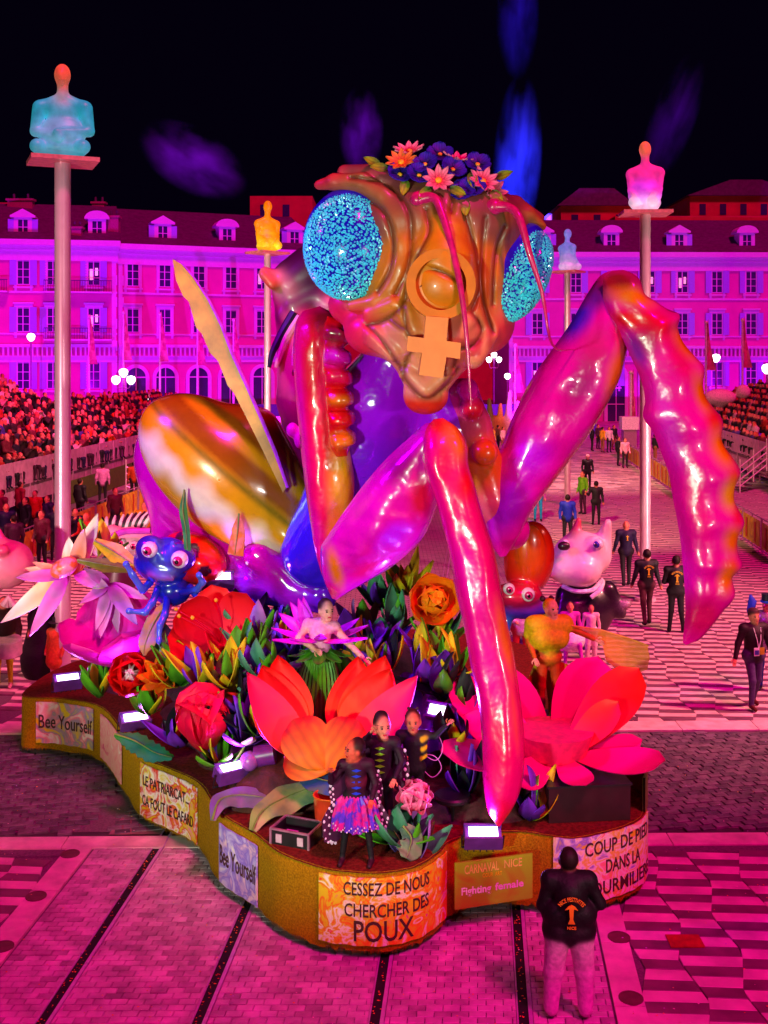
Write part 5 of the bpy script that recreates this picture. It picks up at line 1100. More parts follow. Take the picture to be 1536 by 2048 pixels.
for z in (z0, z0+oh):
    for s_ in (-1, 1): mb.box(-ow/2, ow/2, s_*od/2-e_, s_*od/2+e_, z-e_, z+e_*.6, M); mb.box(s_*ow/2-e_, s_*ow/2+e_, -od/2, od/2, z-e_, z+e_*.7, M)
obj('edge_trim', mb, alu, t, False)
for x in (-.13, .13):
    mb = MB(); mb.box(x-.035, x+.035, -od/2-.012, -od/2-.002, z0+.06, z0+.15, M); obj('latch', mb, mat('latch_white', lin(230, 200, 220), .4, metal=.3), t, False)
mb = MB(); mb.box(-.16, -.02, -.1, .08, z0+.092, z0+.1, M); obj('paper', mb, mat('paper', lin(240, 200, 240), .7), t, False)
# orange bucket
c = G(655, 1650, .9); c = Vector((-.62, 12.35, .9)); t = thing('bucket', 'dented orange bucket standing behind the front child', 'bucket', c)
mb = MB(); n = 28; prof = [(.135, 0), (.14, .1), (.155, .3), (.17, .42), (.155, .42), (.13, .05)]
for k, (r, z) in enumerate(prof):
    for i in range(n): a = 2*math.pi*i/n; q = r+(.006*math.cos(i*math.pi) if .05 < z < .4 else 0)+.006*math.sin(a*2+z*7); mb.v.append((c.x+q*math.cos(a), c.y+q*math.sin(a), c.z+z))
mb.f = [(k*n+i, k*n+(i+1) % n, (k+1)*n+(i+1) % n, (k+1)*n+i) for k in range(5) for i in range(n)]+[tuple(range(5*n, 6*n))]
obj('body', mb, mat('bucket_orange', lin(230, 60, 25), .45, col2=lin(235, 150, 90), nscale=4, thr=(.5, .62)), t)
mb = MB(); mb.tube([(c.x+.172*math.cos(a), c.y+.172*math.sin(a), c.z+.42) for a in [i*math.pi/12 for i in range(25)]], .01, 6); obj('rim', mb, mat('bucket_orange'if 0 else 'rim_orange', lin(240, 110, 20), .4), t)
# black cabinet and curved board on right lobe
c = Vector((2.33, 12.95, .9)); t = thing('speaker_cabinet', 'dark speaker cabinet under the pink daisy on the right lobe', 'speaker', c)
M = Matrix.Translation(c) @ Matrix.Rotation(R(6), 4, 'Z'); mb = MB(); mb.box(-.48, .48, -.32, .32, 0, .40, M); obj('cabinet', mb, mat('cabinet_dark', lin(50, 6, 22), .45), t, False)
mb = MB(); mb.box(-.5, .5, -.335, .335, .401, .42, M); obj('edge_trim', mb, black, t, False)
mb = MB()
for i in range(9): a = R(-30+i*14); mb.v += [(2.35+.82*math.cos(a), 13.3+.82*math.sin(a), .9), (2.35+.82*math.cos(a), 13.3+.82*math.sin(a), 1.3), (2.35+.79*math.cos(a), 13.3+.79*math.sin(a), .9), (2.35+.79*math.cos(a), 13.3+.79*math.sin(a), 1.3)]
mb.f = [q for i in range(8) for q in ((i*4, i*4+4, i*4+5, i*4+1), (i*4+2, i*4+3, i*4+7, i*4+6), (i*4+1, i*4+5, i*4+7, i*4+3))]
tag(obj('curved_panel', mb, mat('panel_olive', lin(110, 95, 40), .7), None, False), 'curved olive panel edge behind the dark cabinet on the right lobe', 'panel')
for i, (x, y) in enumerate(((1.05, 12.7), (1.45, 12.6))):
    pass
# low drum-like stand in the shadow left of the long leg tip
c = P3(905, 1600, 12.6); t = thing('music_stool', 'low dark round stool in the shade left of the long leg tip', 'stool', c-Vector((0, 0, .25)))
mb = MB(); mb.lathe([(.2, 0), (.22, .02), (.22, .05), (.2, .07)], 20, c); obj('seat', mb, black, t)
mb = MB(); mb.tube([c, c-Vector((0, 0, .25))], .02, 8); obj('leg', mb, black, t)
# ================================================================ CREATURES ON THE FLOAT
crm = mat('creature_paint', (1, 1, 1), .25, attr=True, noise=.1, nscale=4, coat=.6, bump=.1, bscale=10)
def eyeball(par, c, r, iris, look=(0, -1, 0), m1=None):
    l = Vector(look).normalized(); mb = MB(); mb.ball(c, r, 18, 12); e = obj('eye', mb, mat('eye_white', lin(240, 225, 240), .15, coat=.8), par); ORI[e.name] = ORI[par.name]
    mb = MB(); mb.ball(Vector(c)+l*r*.62, r*.62, 16, 10); obj('iris', mb, iris, e)
    mb = MB(); mb.ball(Vector(c)+l*r*.98, r*.32, 12, 8); obj('pupil', mb, mat('pupil', (.005, .003, .008), .1), e)
    mb = MB(); mb.ball(Vector(c)+l*r*1.22+Vector((-.2*r, 0, .25*r)), r*.12, 8, 6); obj('glint', mb, mat('glint_white', (.95, .9, .95), .2), e)
BL = lin(20, 25, 190); BL2 = lin(70, 100, 235); BLm = lin(60, 20, 150)
Yb = 15.2; q_ = Yb/F
def cp(px, py, dy=0): return W(px, py, Yb+dy)
t = thing('ladybird', 'blue faced ladybird figure with red shell on the left of the float', 'parade figure', cp(345, 1240))
P = [E(cp(328, 1120), (.42, .32, .32), BL), E(cp(300, 1098, -.15), (.2, .18, .19), BLm), E(cp(358, 1116, -.18), (.23, .19, .2), BLm), E(cp(330, 1150, -.2), (.16, .13, .09), BL2), E(cp(345, 1180, .1), (.26, .25, .22), BL)]
P += [K(cp(310, 1085, -.25), cp(325, 1120, -.3), .03, .03, BL2), K(cp(345, 1085, -.25), cp(338, 1120, -.3), .03, .03, BL2), K(cp(300, 1150, -.28), cp(345, 1158, -.3), .03, .03, lin(170, 30, 150)), K(cp(318, 1140, -.3), cp(345, 1142, -.3), .035, .035, lin(120, 120, 240))]
mpp = lambda nm, P, h=.026, k=.05, cb=.03, m_=crm, par=None: obj(nm, sdf_mesh(nm, P, h, m_, k=k, cb=cb), None, par)
mpp('head', P, par=t)
for a, b_, c_, d_ in (((300, 1165), (285, 1180), (265, 1150), (252, 1128)), ((315, 1180), (305, 1205), (290, 1225), (258, 1222)), ((335, 1195), (330, 1230), (320, 1250), (318, 1282)), ((365, 1185), (395, 1178), (405, 1165), (398, 1150)), ((380, 1175), (400, 1200), (395, 1220), (385, 1235))):
    P = [K(cp(*a, -.1), cp(*b_, -.2), .055, .045, BL), K(cp(*b_, -.2), cp(*c_, -.3), .05, .045, BL2), K(cp(*c_, -.3), cp(*d_, -.35), .045, .03, BL2), E(cp(*d_, -.36), .045, BL2)]
    mpp('leg', P, .02, .03, .03, par=t)
SR = lin(220, 15, 8)
sh = [E(cp(388, 1115, .35), (.5, .5, .34), SR, np.array(Matrix.Rotation(R(28), 3, 'Y')))]
def spots(V, col):
    for sx_, sy_, r in ((385, 1102, .11), (412, 1140, .08), (355, 1080, .07)):
        c0 = np.array(cp(sx_, sy_, 0)); d = np.hypot(V[:, 0]-c0[0], V[:, 2]-c0[2]); col = np.where((d < r)[:, None], np.array(lin(50, 5, 40)), col)
    return col
obj('shell', sdf_mesh('shell', sh, .03, crm, k=.05, colfn=spots), None, t)
iris_p = mat('iris_pink', lin(200, 30, 110), .2, coat=.8)
ORI[t.name] = Vector(cp(345, 1240)); eyeball(t, cp(299, 1099, -.31), .112, iris_p, (-.15, -1, -.1)); eyeball(t, cp(359, 1119, -.35), .12, iris_p, (-.1, -1, -.1))
Yb = 15.6
t = thing('red_bug', 'blue bug figure with tall orange red shell behind the long pink leg', 'parade figure', cp(1055, 1240))
P = [E(cp(1058, 1118, .2), (.36, .3, .55), SR, np.array(Matrix.Rotation(R(8), 3, 'Y'))), E(cp(1062, 1100, -.05), (.2, .1, .36), lin(225, 90, 10)), E(cp(1035, 1190, -.1), (.35, .25, .18), lin(200, 15, 60)), E(cp(1055, 1215, 0), (.4, .25, .16), BL), K(cp(1090, 1210), cp(1105, 1260, -.1), .08, .05, BL2), K(cp(1020, 1220), cp(1010, 1270, -.1), .08, .05, BL2)]
mpp('shell', P, .03, .06, .05, par=t)
eyeball(t, cp(1018, 1178, -.3), .085, iris_p); eyeball(t, cp(1056, 1189, -.3), .1, iris_p)
# dog-headed giant walker
Yb = 23.6
t = thing('dog_head_walker', 'white bulldog headed carnival giant in dark sequin jacket right of the insect', 'parade figure', cp(1175, 1280))
Wt = lin(240, 215, 220); DKp = lin(38, 12, 40)
P = [E(cp(1165, 1110), (.62, .5, .5), Wt), E(cp(1160, 1140, -.35), (.46, .35, .36), Wt), E(cp(1128, 1140, -.35), (.3, .3, .28), Wt), K(cp(1150, 1075, -.1), cp(1165, 1110, -.35), .12, .1, lin(110, 30, 60)), E(cp(1190, 1090, -.35), (.2, .14, .2), Wt), E(cp(1128, 1092, -.62), (.14, .1, .1), lin(40, 10, 25)),
     K(cp(1205, 1085), cp(1216, 1045, 0), .2, .08, Wt), K(cp(1150, 1080), cp(1157, 1040), .16, .06, lin(200, 60, 90)), E(cp(1212, 1058, -.12), (.07, .05, .17), lin(230, 120, 150)), E(cp(1115, 1152, -.5), (.22, .08, .05), lin(200, 30, 20))]
hd = mpp('head', P, .045, .1, .05, mat('papier_mache', (1, 1, 1), .4, attr=True, noise=.1, coat=.2), par=t)
P = [E(cp(1170, 1220), (.62, .42, .62), DKp), K(cp(1130, 1190, -.1), cp(1120, 1240, -.3), .2, .15, DKp), K(cp(1215, 1180), cp(1240, 1225, -.1), .2, .14, DKp), K(cp(1150, 1250), cp(1150, 1272), .2, .18, DKp), K(cp(1190, 1250), cp(1195, 1275), .2, .18, DKp), E(cp(1150, 1215, -.35), (.16, .1, .16), lin(90, 20, 70)), E(cp(1252, 1205, -.1), (.12, .1, .08), DKp), E(cp(1252, 1208, -.15), (.09, .08, .06), Wt)]
mpp('jacket', P, .05, .1, .04, mat('sequin_cloth', (1, 1, 1), .35, attr=True, noise=.6, nscale=18, coat=.4), par=t)
mb = MB(); mb.tube(catmull([cp(1125, 1172, -.35), cp(1150, 1182, -.5), cp(1185, 1180, -.45), cp(1205, 1160, -.3), cp(1200, 1180, -.45), cp(1182, 1195, -.5)], 4), .05, 8); obj('collar_trim', mb, mat('trim_white', lin(235, 245, 240), .5), t)
eyeball(t, cp(1196, 1088, -.42), .12, mat('iris_blue', lin(60, 50, 180), .2), (-.6, -1, 0)); eyeball(t, cp(1130, 1086, -.3), .08, MATS['iris_blue'], (-.6, -1, 0))
# striped puppet heads left
Yb = 21.5
t = thing('striped_hair_puppet', 'pink carnival puppet head with black and white striped hair behind the ladybird', 'parade figure', cp(262, 1180))
PKS = lin(240, 165, 190)
P = [E(cp(262, 1090), (.46, .4, .38), PKS), E(cp(225, 1075, -.2), (.2, .2, .25), PKS), E(cp(290, 1110, -.25), (.2, .15, .14), PKS), K(cp(255, 1110, -.35), cp(285, 1128, -.35), .05, .04, lin(60, 5, 30)), K(cp(240, 1120), cp(235, 1180), .3, .35, lin(90, 20, 60))]
mpp('head', P, .035, .1, .04, MATS['papier_mache'], par=t)
mb = MB()
for i in range(14):
    a = cp(215+i*5, 1080-abs(i-6)*2, .05); b_ = cp(205+i*8.5, 1035-i*1.2, .1); mb.tube(catmull([a, (a+b_)/2+Vector((0, -.12, .05)), b_], 4), [.07, .07, .06, .06, .05, .05, .04, .03, .02], 6, col=lin(240, 220, 225) if i % 2 else lin(25, 5, 20))
obj('striped_hair', mb, mat('hair_stripes', (1, 1, 1), .5, attr=True), t)
eyeball(t, cp(243, 1085, -.38), .09, iris_p); eyeball(t, cp(268, 1092, -.4), .1, iris_p)
mb = MB(); mb.tube(catmull([cp(205, 1085, -.3), cp(245, 1064, -.5), cp(300, 1062, -.4)], 6), .06, 8); obj('head_band', mb, mat('band_violet', lin(210, 60, 220), .4), t)
# pig-like pink balloon figure at left edge
Yb = 19.5
t = thing('pink_balloon_head', 'round pale pink carnival head cut by the left picture edge', 'parade figure', cp(10, 1260))
P = [E(cp(10, 1128), (.5, .45, .43), lin(240, 150, 165)), E(cp(40, 1112, .05), (.14, .15, .16), lin(235, 110, 150)), K(cp(2, 1090), cp(-2, 1062), .12, .05, lin(235, 60, 150)), E(cp(5, 1100, -.4), (.12, .1, .1), lin(235, 80, 130))]
mpp('head', P, .035, .1, .04, MATS['papier_mache'], par=t)
# dark-capped puppet behind the mantis shoulder
Yb = 17.5
t = thing('capped_puppet', 'pink beaked puppet with dark cap and striped sleeves behind the insect shoulder', 'parade figure', cp(620, 900))
DK = lin(70, 8, 55)
P = [E(cp(600, 560), (.45, .4, .38), DK), K(cp(585, 610, -.2), cp(640, 590, -.2), .18, .18, DK), E(cp(625, 540), (.42, .4, .4), DK), K(cp(530, 545, -.3), cp(575, 575, -.2), .1, .2, lin(240, 170, 150)), K(cp(528, 550, -.4), cp(545, 570, -.4), .07, .08, lin(225, 80, 10)), K(cp(565, 590, -.1), cp(572, 640, -.1), .16, .14, lin(225, 20, 90)), E(cp(560, 632, -.25), (.06, .05, .11), lin(50, 5, 60)),
     K(cp(600, 640), cp(612, 800), .38, .45, lin(225, 60, 120)), K(cp(612, 800), cp(640, 900), .45, .5, lin(90, 10, 60)), E(cp(655, 610, -.3), (.16, .1, .12), lin(245, 160, 160))]
mpp('body', P, .05, .1, .05, MATS['papier_mache'], par=t)
for k, pts in enumerate((((590, 625), (565, 665), (545, 705), (538, 735)), ((600, 632), (575, 672), (560, 710), (552, 735)), ((605, 660), (592, 700), (588, 735), (592, 745)))):
    mb = MB(); mb.tube(catmull([cp(a, b_, -.35) for a, b_ in pts], 5), [.09-.004*i for i in range(16)], 8, col=[lin(30, 3, 40), lin(245, 165, 175), lin(245, 190, 190)][k]); obj('sleeve_strip', mb, MATS['hair_stripes'], t)
P = [E(cp(592, 760, -.3), (.12, .1, .28), lin(235, 120, 50)), E(cp(590, 745, -.38), (.05, .05, .07), lin(40, 5, 20)), E(cp(596, 778, -.38), (.05, .05, .09), lin(40, 5, 20)), K(cp(598, 770, -.2), cp(602, 870, -.3), .08, .08, lin(200, 60, 90)), E(cp(600, 875, -.4), (.1, .1, .18), Wt), E(cp(585, 860, -.4), (.1, .1, .12), Wt)]
mpp('ear', P, .03, .03, .02, MATS['papier_mache'], par=t)
Yb = 16.6
t = thing('spotted_arm_puppet', 'white puppet arm with black spots seen behind the insect chest', 'parade figure', cp(820, 900))
mpp('arm', [K(cp(845, 825), cp(815, 870), .15, .14, Wt), K(cp(815, 870), cp(790, 900), .14, .12, lin(240, 130, 140)), E(cp(832, 838, -.14), (.04, .03, .05), (.01, .01, .01)), E(cp(845, 822, -.14), (.03, .03, .04), (.01, .01, .01)), K(cp(800, 885), cp(760, 1000), .15, .3, lin(150, 20, 120))], .03, .06, .02, MATS['papier_mache'], par=t)
# ================================================================ PEOPLE
cloth = mat('people_cloth', (1, 1, 1), .65, attr=True, noise=.25, nscale=12, bump=.35, bscale=28, spec=.3)
SKN = lin(225, 130, 105); HBR = lin(30, 9, 7); BK = (.012, .010, .014)
BASEJ = dict(pel=(0, 0, .95), che=(0, 0, 1.32), nk=(0, 0, 1.47), hd=(0, -.02, 1.62), shl=(-.19, 0, 1.42), shr=(.19, 0, 1.42), ell=(-.26, .02, 1.14), elr=(.26, .02, 1.14), wrl=(-.27, -.08, .9), wrr=(.27, -.08, .9),
             hil=(-.09, 0, .92), hir=(.09, 0, .92), knl=(-.11, -.02, .5), knr=(.11, -.02, .5), anl=(-.12, .02, .09), anr=(.12, .02, .09))
def body_prims(J, top, legs, shoe, skin, hair, sleeves=True, bulk=1.0, thin=1.0, skirt=None, look=(0, -1, 0), hands=True, hs=1.0):
    j = dict(BASEJ); j.update(J); V3 = lambda k: np.array(j[k], float); hdv = V3('hd'); lk = np.array(Vector(look).normalized())
    b = bulk; sl = top if sleeves is True else (sleeves or skin)
    P = [K(V3('pel'), V3('che'), .135*b, .155*b, top), K(V3('shl'), V3('shr'), .085*b, .085*b, top), K(V3('hil')+[.0, 0, .02], V3('hir')+[0, 0, .02], .115*b, .115*b, legs), K(V3('che')+[0, 0, .1], V3('nk'), .1, .058, top),
         K(V3('nk')-[0, 0, .03], hdv-[0, 0, .05], .052, .052, skin)]
    hdv = hdv+np.array([0, 0, .1*(hs-1)]); P += [E(hdv+lk*.01, np.array((.078, .095, .118))*hs, skin, np.array(Matrix.Rotation(math.atan2(-lk[0], -lk[1])*-1, 3, 'Z'))), E(hdv+lk*.1*hs-[0, 0, .015], .02*hs, skin), E(hdv+(lk*.055-[0, 0, .085])*hs, np.array((.04, .04, .035))*hs, skin)]
    sd = np.array([-lk[1], lk[0], 0]); P += [E(hdv+sd*.082*hs-[0, 0, .01], np.array((.02, .022, .034))*hs, skin), E(hdv-sd*.082*hs-[0, 0, .01], np.array((.02, .022, .034))*hs, skin)]
    if hair is not None: P += [E(hdv+(-lk*.035+[0, 0, .035])*hs, np.array((.092, .1, .105))*hs, hair)]
    for s_ in 'lr':
        P += [K(V3('sh'+s_), V3('el'+s_), .062*b, .048*b, sl), K(V3('el'+s_), V3('wr'+s_), .048*b, .036*b, sl)]
        P += [K(V3('hi'+s_), V3('kn'+s_), .092*thin, .062*thin, legs), K(V3('kn'+s_), V3('an'+s_), .062*thin, .045*thin, legs)]
        a = V3('an'+s_); f = np.array([lk[0]*.3, -1, 0]) if 'ft' not in j else np.array(j['ft'], float); f = f/np.linalg.norm(f)
        P += [K(a-[0, 0, .035], a+f*.14-[0, 0, .055], .045, .035, shoe)]
        if hands:
            w = V3('wr'+s_); d = w-V3('el'+s_); d = d/np.linalg.norm(d); P += [K(w, w+d*.07, .032, .036, skin)]
    return P, j
def hand_mb(mb, w, d, sk, s_=1, curl=.4, up=(0, -1, 0)):
    """palm with four unequal bent fingers and a side thumb"""
    d = Vector(d).normalized(); n = Vector(up); sd = d.cross(n).normalized(); n = sd.cross(d).normalized(); w = Vector(w)
    mb.tube([w+d*.03, w+d*.06, w+d*.1], [.032, .04, .036], 10, sk, flat=.5)
    for i, L in enumerate((.062, .075, .07, .055)):
        b_ = w+d*.1+sd*(.027-.018*i); p1 = b_+d*L*.5+n*curl*.01; p2 = b_+d*L*(1-.25*curl)+n*curl*.045
        mb.tube([b_-d*.02, b_, p1, p2], [.009, .009, .0085, .006], 6, sk)
    b_ = w+d*.05+sd*.034*s_; mb.tube([b_, b_+sd*.028*s_+d*.02, b_+sd*.035*s_+d*.055+n*.01], [.011, .01, .007], 6, sk)
def person(label, loc, h=1.75, rot=0, J={}, top=BK, legs=BK, shoe=BK, skin=SKN, hair=HBR, vox=.022, group=None, face=False, look=(0, -1, 0), hands=False, extra=(), m_=None, **k):
    s_ = h/1.75; P, j = body_prims(J, top, legs, shoe, skin, hair, hands=not hands, look=look, **k)
    t = thing('person', label, 'person', loc, group, rot)
    me = sdf_mesh('body', P+list(extra), vox, m_ or cloth, k=.03, cb=.006); me.transform(Matrix.Scale(s_, 4)); link('body', me, t)
    if hands:
        for q in 'lr':
            mb = MB(); hand_mb(mb, j['wr'+q], Vector(j['wr'+q])-Vector(j['el'+q]), skin, 1 if q == 'l' else -1)
            me = mb.mesh('hand', cloth); me.transform(Matrix.Scale(s_, 4)); link('hand', me, t)
    if face:
        hs = k.get('hs', 1.0); hd = Vector(j['hd'])+Vector((0, 0, .1*(hs-1))); lk = Vector(look).normalized(); sd = Vector((-lk.y, lk.x, 0))
        for nm, off, r, c in (('eye', sd*.032+lk*.092+Vector((0, 0, .015)), (.014, .014, .009), (.01, .005, .01)), ('eye', -sd*.032+lk*.092+Vector((0, 0, .015)), (.014, .014, .009), (.01, .005, .01)), ('mouth', lk*.092-Vector((0, 0, .055)), (.026, .012, .008), lin(190, 20, 40)),
                               ('eyebrow', sd*.033+lk*.09+Vector((0, 0, .036)), (.02, .012, .005), hair or HBR), ('eyebrow', -sd*.033+lk*.09+Vector((0, 0, .036)), (.02, .012, .005), hair or HBR)):
            mb = MB(); mb.ball(hd+Vector(off)*hs, tuple(q*hs for q in r), 10, 6, Matrix.Rotation(math.atan2(lk.x, -lk.y), 3, 'Z')); me = mb.mesh(nm, mat('face_'+nm+('%.2f' % c[0]), c, .4)); me.transform(Matrix.Scale(s_, 4)); link(nm, me, t)
    return t, s_, j
def attach(t, nm, mb, m_, s_, smooth=True, label=None):
    me = mb.mesh(nm, m_, smooth); me.transform(Matrix.Scale(s_, 4)); o = link(nm, me, t)
    if label: o['label'] = label
    return o
logo_m = mat('logo_orange', lin(245, 160, 20), .6); logo_y = mat('logo_yellow', lin(220, 180, 20), .6)
def backlogo(t, s_, m_, y=.185, z=1.25, k=1.0, txt=True):
    """arched words over a trumpet-like emblem on the jacket back (faces -Y when the person shows the back)"""
    mb = MB()
    v, f = textmesh('NICE FESTIVITES', .05*k, .002, bold=.001); xs = [p[0] for p in v]; w = max(xs)
    def arc(p, r=.115*k): a = math.pi*.5+ .95-(p[0]/w)*1.9; return (math.cos(a)*(r+p[1]), -y-p[2]-.003*0, z+math.sin(a)*(r+p[1])-.02)
    if txt: mb.add([arc(p) for p in v], f)
    poly = [(-.055, .02), (-.03, .05), (0, .065), (.03, .05), (.055, .02), (.02, .03), (.014, -.06), (.03, -.1), (-.03, -.1), (-.014, -.06), (-.02, .03)]
    vs = [(x*k, -y, z+q*k) for x, q in poly]; n = len(vs); mb.add(vs+[(x, y_+.012, q) for x, y_, q in vs], [tuple(range(n))]+[((i+1) % n, i, i+n, (i+1) % n+n) for i in range(n)])
    if txt:
        v, f = textmesh('NICE', .035*k, .002, bold=.001); mx = max(p[0] for p in v)/2; mb.add([(p[0]-mx, -y-p[2], z-.145*k+p[1]) for p in v], f)
    attach(t, 'emblem', mb, m_, s_, False)
# --- man with his back to us at the bottom right (back faces -Y: look away)
AW = (0, 1, 0)
t, s_, j = person('man in black printed jacket and pale trousers seen from behind at the bottom right', G(1138, 2040), 1.62, R(-3), dict(hd=(.0, .06, 1.59), ell=(-.27, .0, 1.16), elr=(.31, -.02, 1.2), wrl=(-.12, .2, 1.12), wrr=(.12, .2, 1.14), ft=(0, 1, 0), knl=(-.12, .0, .5), knr=(.12, 0, .5), anl=(-.17, .03, .09), anr=(.16, .03, .09)), top=(.004, .004, .004), legs=lin(240, 215, 222), shoe=lin(30, 20, 25), hair=HBR, vox=.016, look=AW, bulk=1.2, thin=1.1, hs=1.05,
    extra=[K((-.11, 0, .93), (.11, 0, .93), .165, .165, (.004, .004, .004)), K((-.12, 0, 1.1), (.12, 0, 1.1), .165, .165, (.004, .004, .004)), K((-.17, 0, .5), (-.12, -.02, .84), .085, .13, lin(240, 215, 222)), K((.17, 0, .5), (.12, -.02, .84), .085, .13, lin(240, 215, 222)), K((-.18, .02, .12), (-.17, 0, .5), .075, .085, lin(240, 215, 222)), K((.17, .02, .12), (.17, 0, .5), .075, .085, lin(240, 215, 222)), K((-.08, -.06, 1.42), (.08, -.06, 1.42), .05, .05, (.006, .006, .006)), K((-.0, .03, 1.5), (0, .05, 1.56), .055, .055, SKN)], group='staff in black festival jackets')
backlogo(t, s_, logo_m, y=.225, z=1.2, k=1.15)
GS = 'staff in black festival jackets'
walkJ = dict(ft=(0, 1, 0), knl=(-.09, -.04, .5), anl=(-.1, -.2, .12), knr=(.1, .12, .52), anr=(.1, .1, .09), wrl=(-.3, .12, .92), wrr=(.3, -.1, .92))
t, s_, j = person('man in black jacket with yellow emblem and grey trousers walking away', G(1293, 1250), 1.78, R(4), walkJ, top=BK, legs=lin(90, 45, 60), look=AW, group=GS, bulk=1.1); backlogo(t, s_, logo_y, z=1.28, y=.19)
t, s_, j = person('person in black overall with yellow emblem, half hidden by the hanging claw', G(1352, 1265), 1.76, R(-6), dict(ft=(0, 1, 0), wrl=(-.12, .16, 1.15), wrr=(.12, .18, 1.15), anl=(-.15, 0, .09), anr=(.16, 0, .09)), look=AW, group=GS, bulk=1.1); backlogo(t, s_, logo_y, z=1.28, y=.19, k=1.1)
t, s_, j = person('balding man in dark jacket with small yellow emblem walking away beside the pole', G(1252, 1172), 1.8, 0, walkJ, top=lin(30, 20, 60), legs=BK, look=AW, group=GS, hair=None, bulk=1.12); backlogo(t, s_, logo_y, z=1.32, y=.19, k=.8, txt=False)
person('person in black top with dark hair behind the lime jacket', G(1192, 1050), 1.66, 0, dict(ft=(0, 1, 0), wrl=(-.4, -.1, 1.3), ell=(-.3, 0, 1.2)), look=AW, bulk=1.1)
person('person in lime green jacket standing on the far route', G(1166, 1028), 1.72, R(-60), top=lin(110, 200, 20), legs=lin(70, 20, 60), bulk=1.1)
person('person in royal blue jacket behind the bulldog head', G(1135, 1090), 1.7, 0, dict(ft=(0, 1, 0)), top=lin(20, 40, 170), look=AW, bulk=1.15)
person('person in black with pale hat beyond the lime jacket', G(1175, 980), 1.7, 0, look=AW, hair=lin(240, 170, 170), bulk=1.1)
person('person in turquoise trousers beyond the pink leg', G(1076, 1042), 1.7, 0, top=lin(170, 60, 160), legs=lin(20, 160, 200))
t, s_, j = person('man in dark sweater with neck lanyard and two badges walking at the right edge', G(1507, 1416), 1.76, R(12), dict(ell=(-.3, .0, 1.16), elr=(.3, 0, 1.14), wrl=(-.38, -.05, .93), wrr=(.36, -.02, .9), knl=(-.1, -.14, .52), anl=(-.1, -.1, .1), knr=(.1, .02, .5), anr=(.12, .22, .1)), top=lin(48, 14, 34), legs=lin(80, 60, 110), shoe=lin(90, 15, 20), face=True, hands=True, vox=.018, bulk=1.12, extra=[E((0, 0, 1.72), (.1, .11, .06), lin(70, 20, 40))])
mb = MB(); mb.tube([(-.07, -.12, 1.45), (-.04, -.19, 1.25), (-.02, -.2, 1.12)], .008, 6); mb.tube([(.07, -.12, 1.45), (.03, -.19, 1.25), (-.01, -.2, 1.12)], .008, 6); attach(t, 'lanyard', mb, mat('lanyard_white', lin(235, 220, 235), .6), s_)
mb = MB(); mb.box(-.11, -.01, -.212, -.2, .98, 1.12); attach(t, 'badge', mb, mat('lanyard_white', None), s_, False); mb = MB(); mb.box(.0, .09, -.212, -.2, 1.0, 1.12); attach(t, 'badge', mb, mat('badge_gold', lin(190, 170, 30), .5), s_, False)
mb = MB(); mb.box(-.1, -.02, -.216, -.212, 1.0, 1.08); attach(t, 'badge_photo', mb, mat('badge_blue', lin(60, 50, 160), .5), s_, False)
# parade band member cut by right edge
t, s_, j = person('band player in sequined coat and blue trousers cut by the right picture edge', G(1534, 1380), 1.72, R(-20), dict(elr=(.35, -.1, 1.3), wrr=(.2, -.3, 1.35)), top=lin(190, 150, 170), legs=lin(20, 60, 170), look=(-.5, -1, 0), vox=.025, bulk=1.25, m_=mat('sequin_coat', (1, 1, 1), .3, metal=.4, attr=True, noise=.7, nscale=40))
mb = MB(); mb.lathe([(.1, 1.7), (.1, 1.82), (.105, 1.82), (.105, 1.84), (.01, 1.84)], 16); attach(t, 'hat', mb, mat('hat_black', (.01, .01, .02), .4), s_); mb = MB(); mb.lathe([(.125, 1.68), (.125, 1.715), (.09, 1.715)], 16); attach(t, 'hat_band', mb, mat('hat_blue', lin(20, 60, 200), .4), s_)
mb = MB(); mb.tube([(-.28, -.1, 1.35), (-.3, -.1, 1.5), (-.26, -.1, 1.7), (-.3, -.1, 1.82)], [.02, .07, .08, .02], 8); attach(t, 'feather', mb, mat('feather_blue', lin(15, 45, 190), .7), s_)
# red glow group far right walkers at the gap: far pedestrians
farp = [(1184, 902, BK), (1205, 905, lin(230, 170, 20)), (1218, 905, lin(225, 200, 210)), (1236, 932, BK), (1250, 936, lin(235, 160, 180)), (1310, 925, BK), (985, 905, lin(220, 180, 60)), (996, 900, lin(120, 80, 60)), (1006, 905, lin(235, 210, 205)), (1228, 900, BK), (1196, 898, lin(70, 20, 60))]
FN = ['black', 'yellow', 'pale', 'black tracksuit leaning', 'pink shirt and tan trousers', 'dark', 'straw', 'brown', 'white', 'plain black', 'plum']
for (px, py, c_), nm in zip(farp, FN):
    person('distant walker in %s clothes at the end of the parade route' % nm, G(px, py), 1.72, rnd()*3, top=c_, legs=BK if rnd() < .6 else lin(150, 90, 60), vox=.04, bulk=1.15)
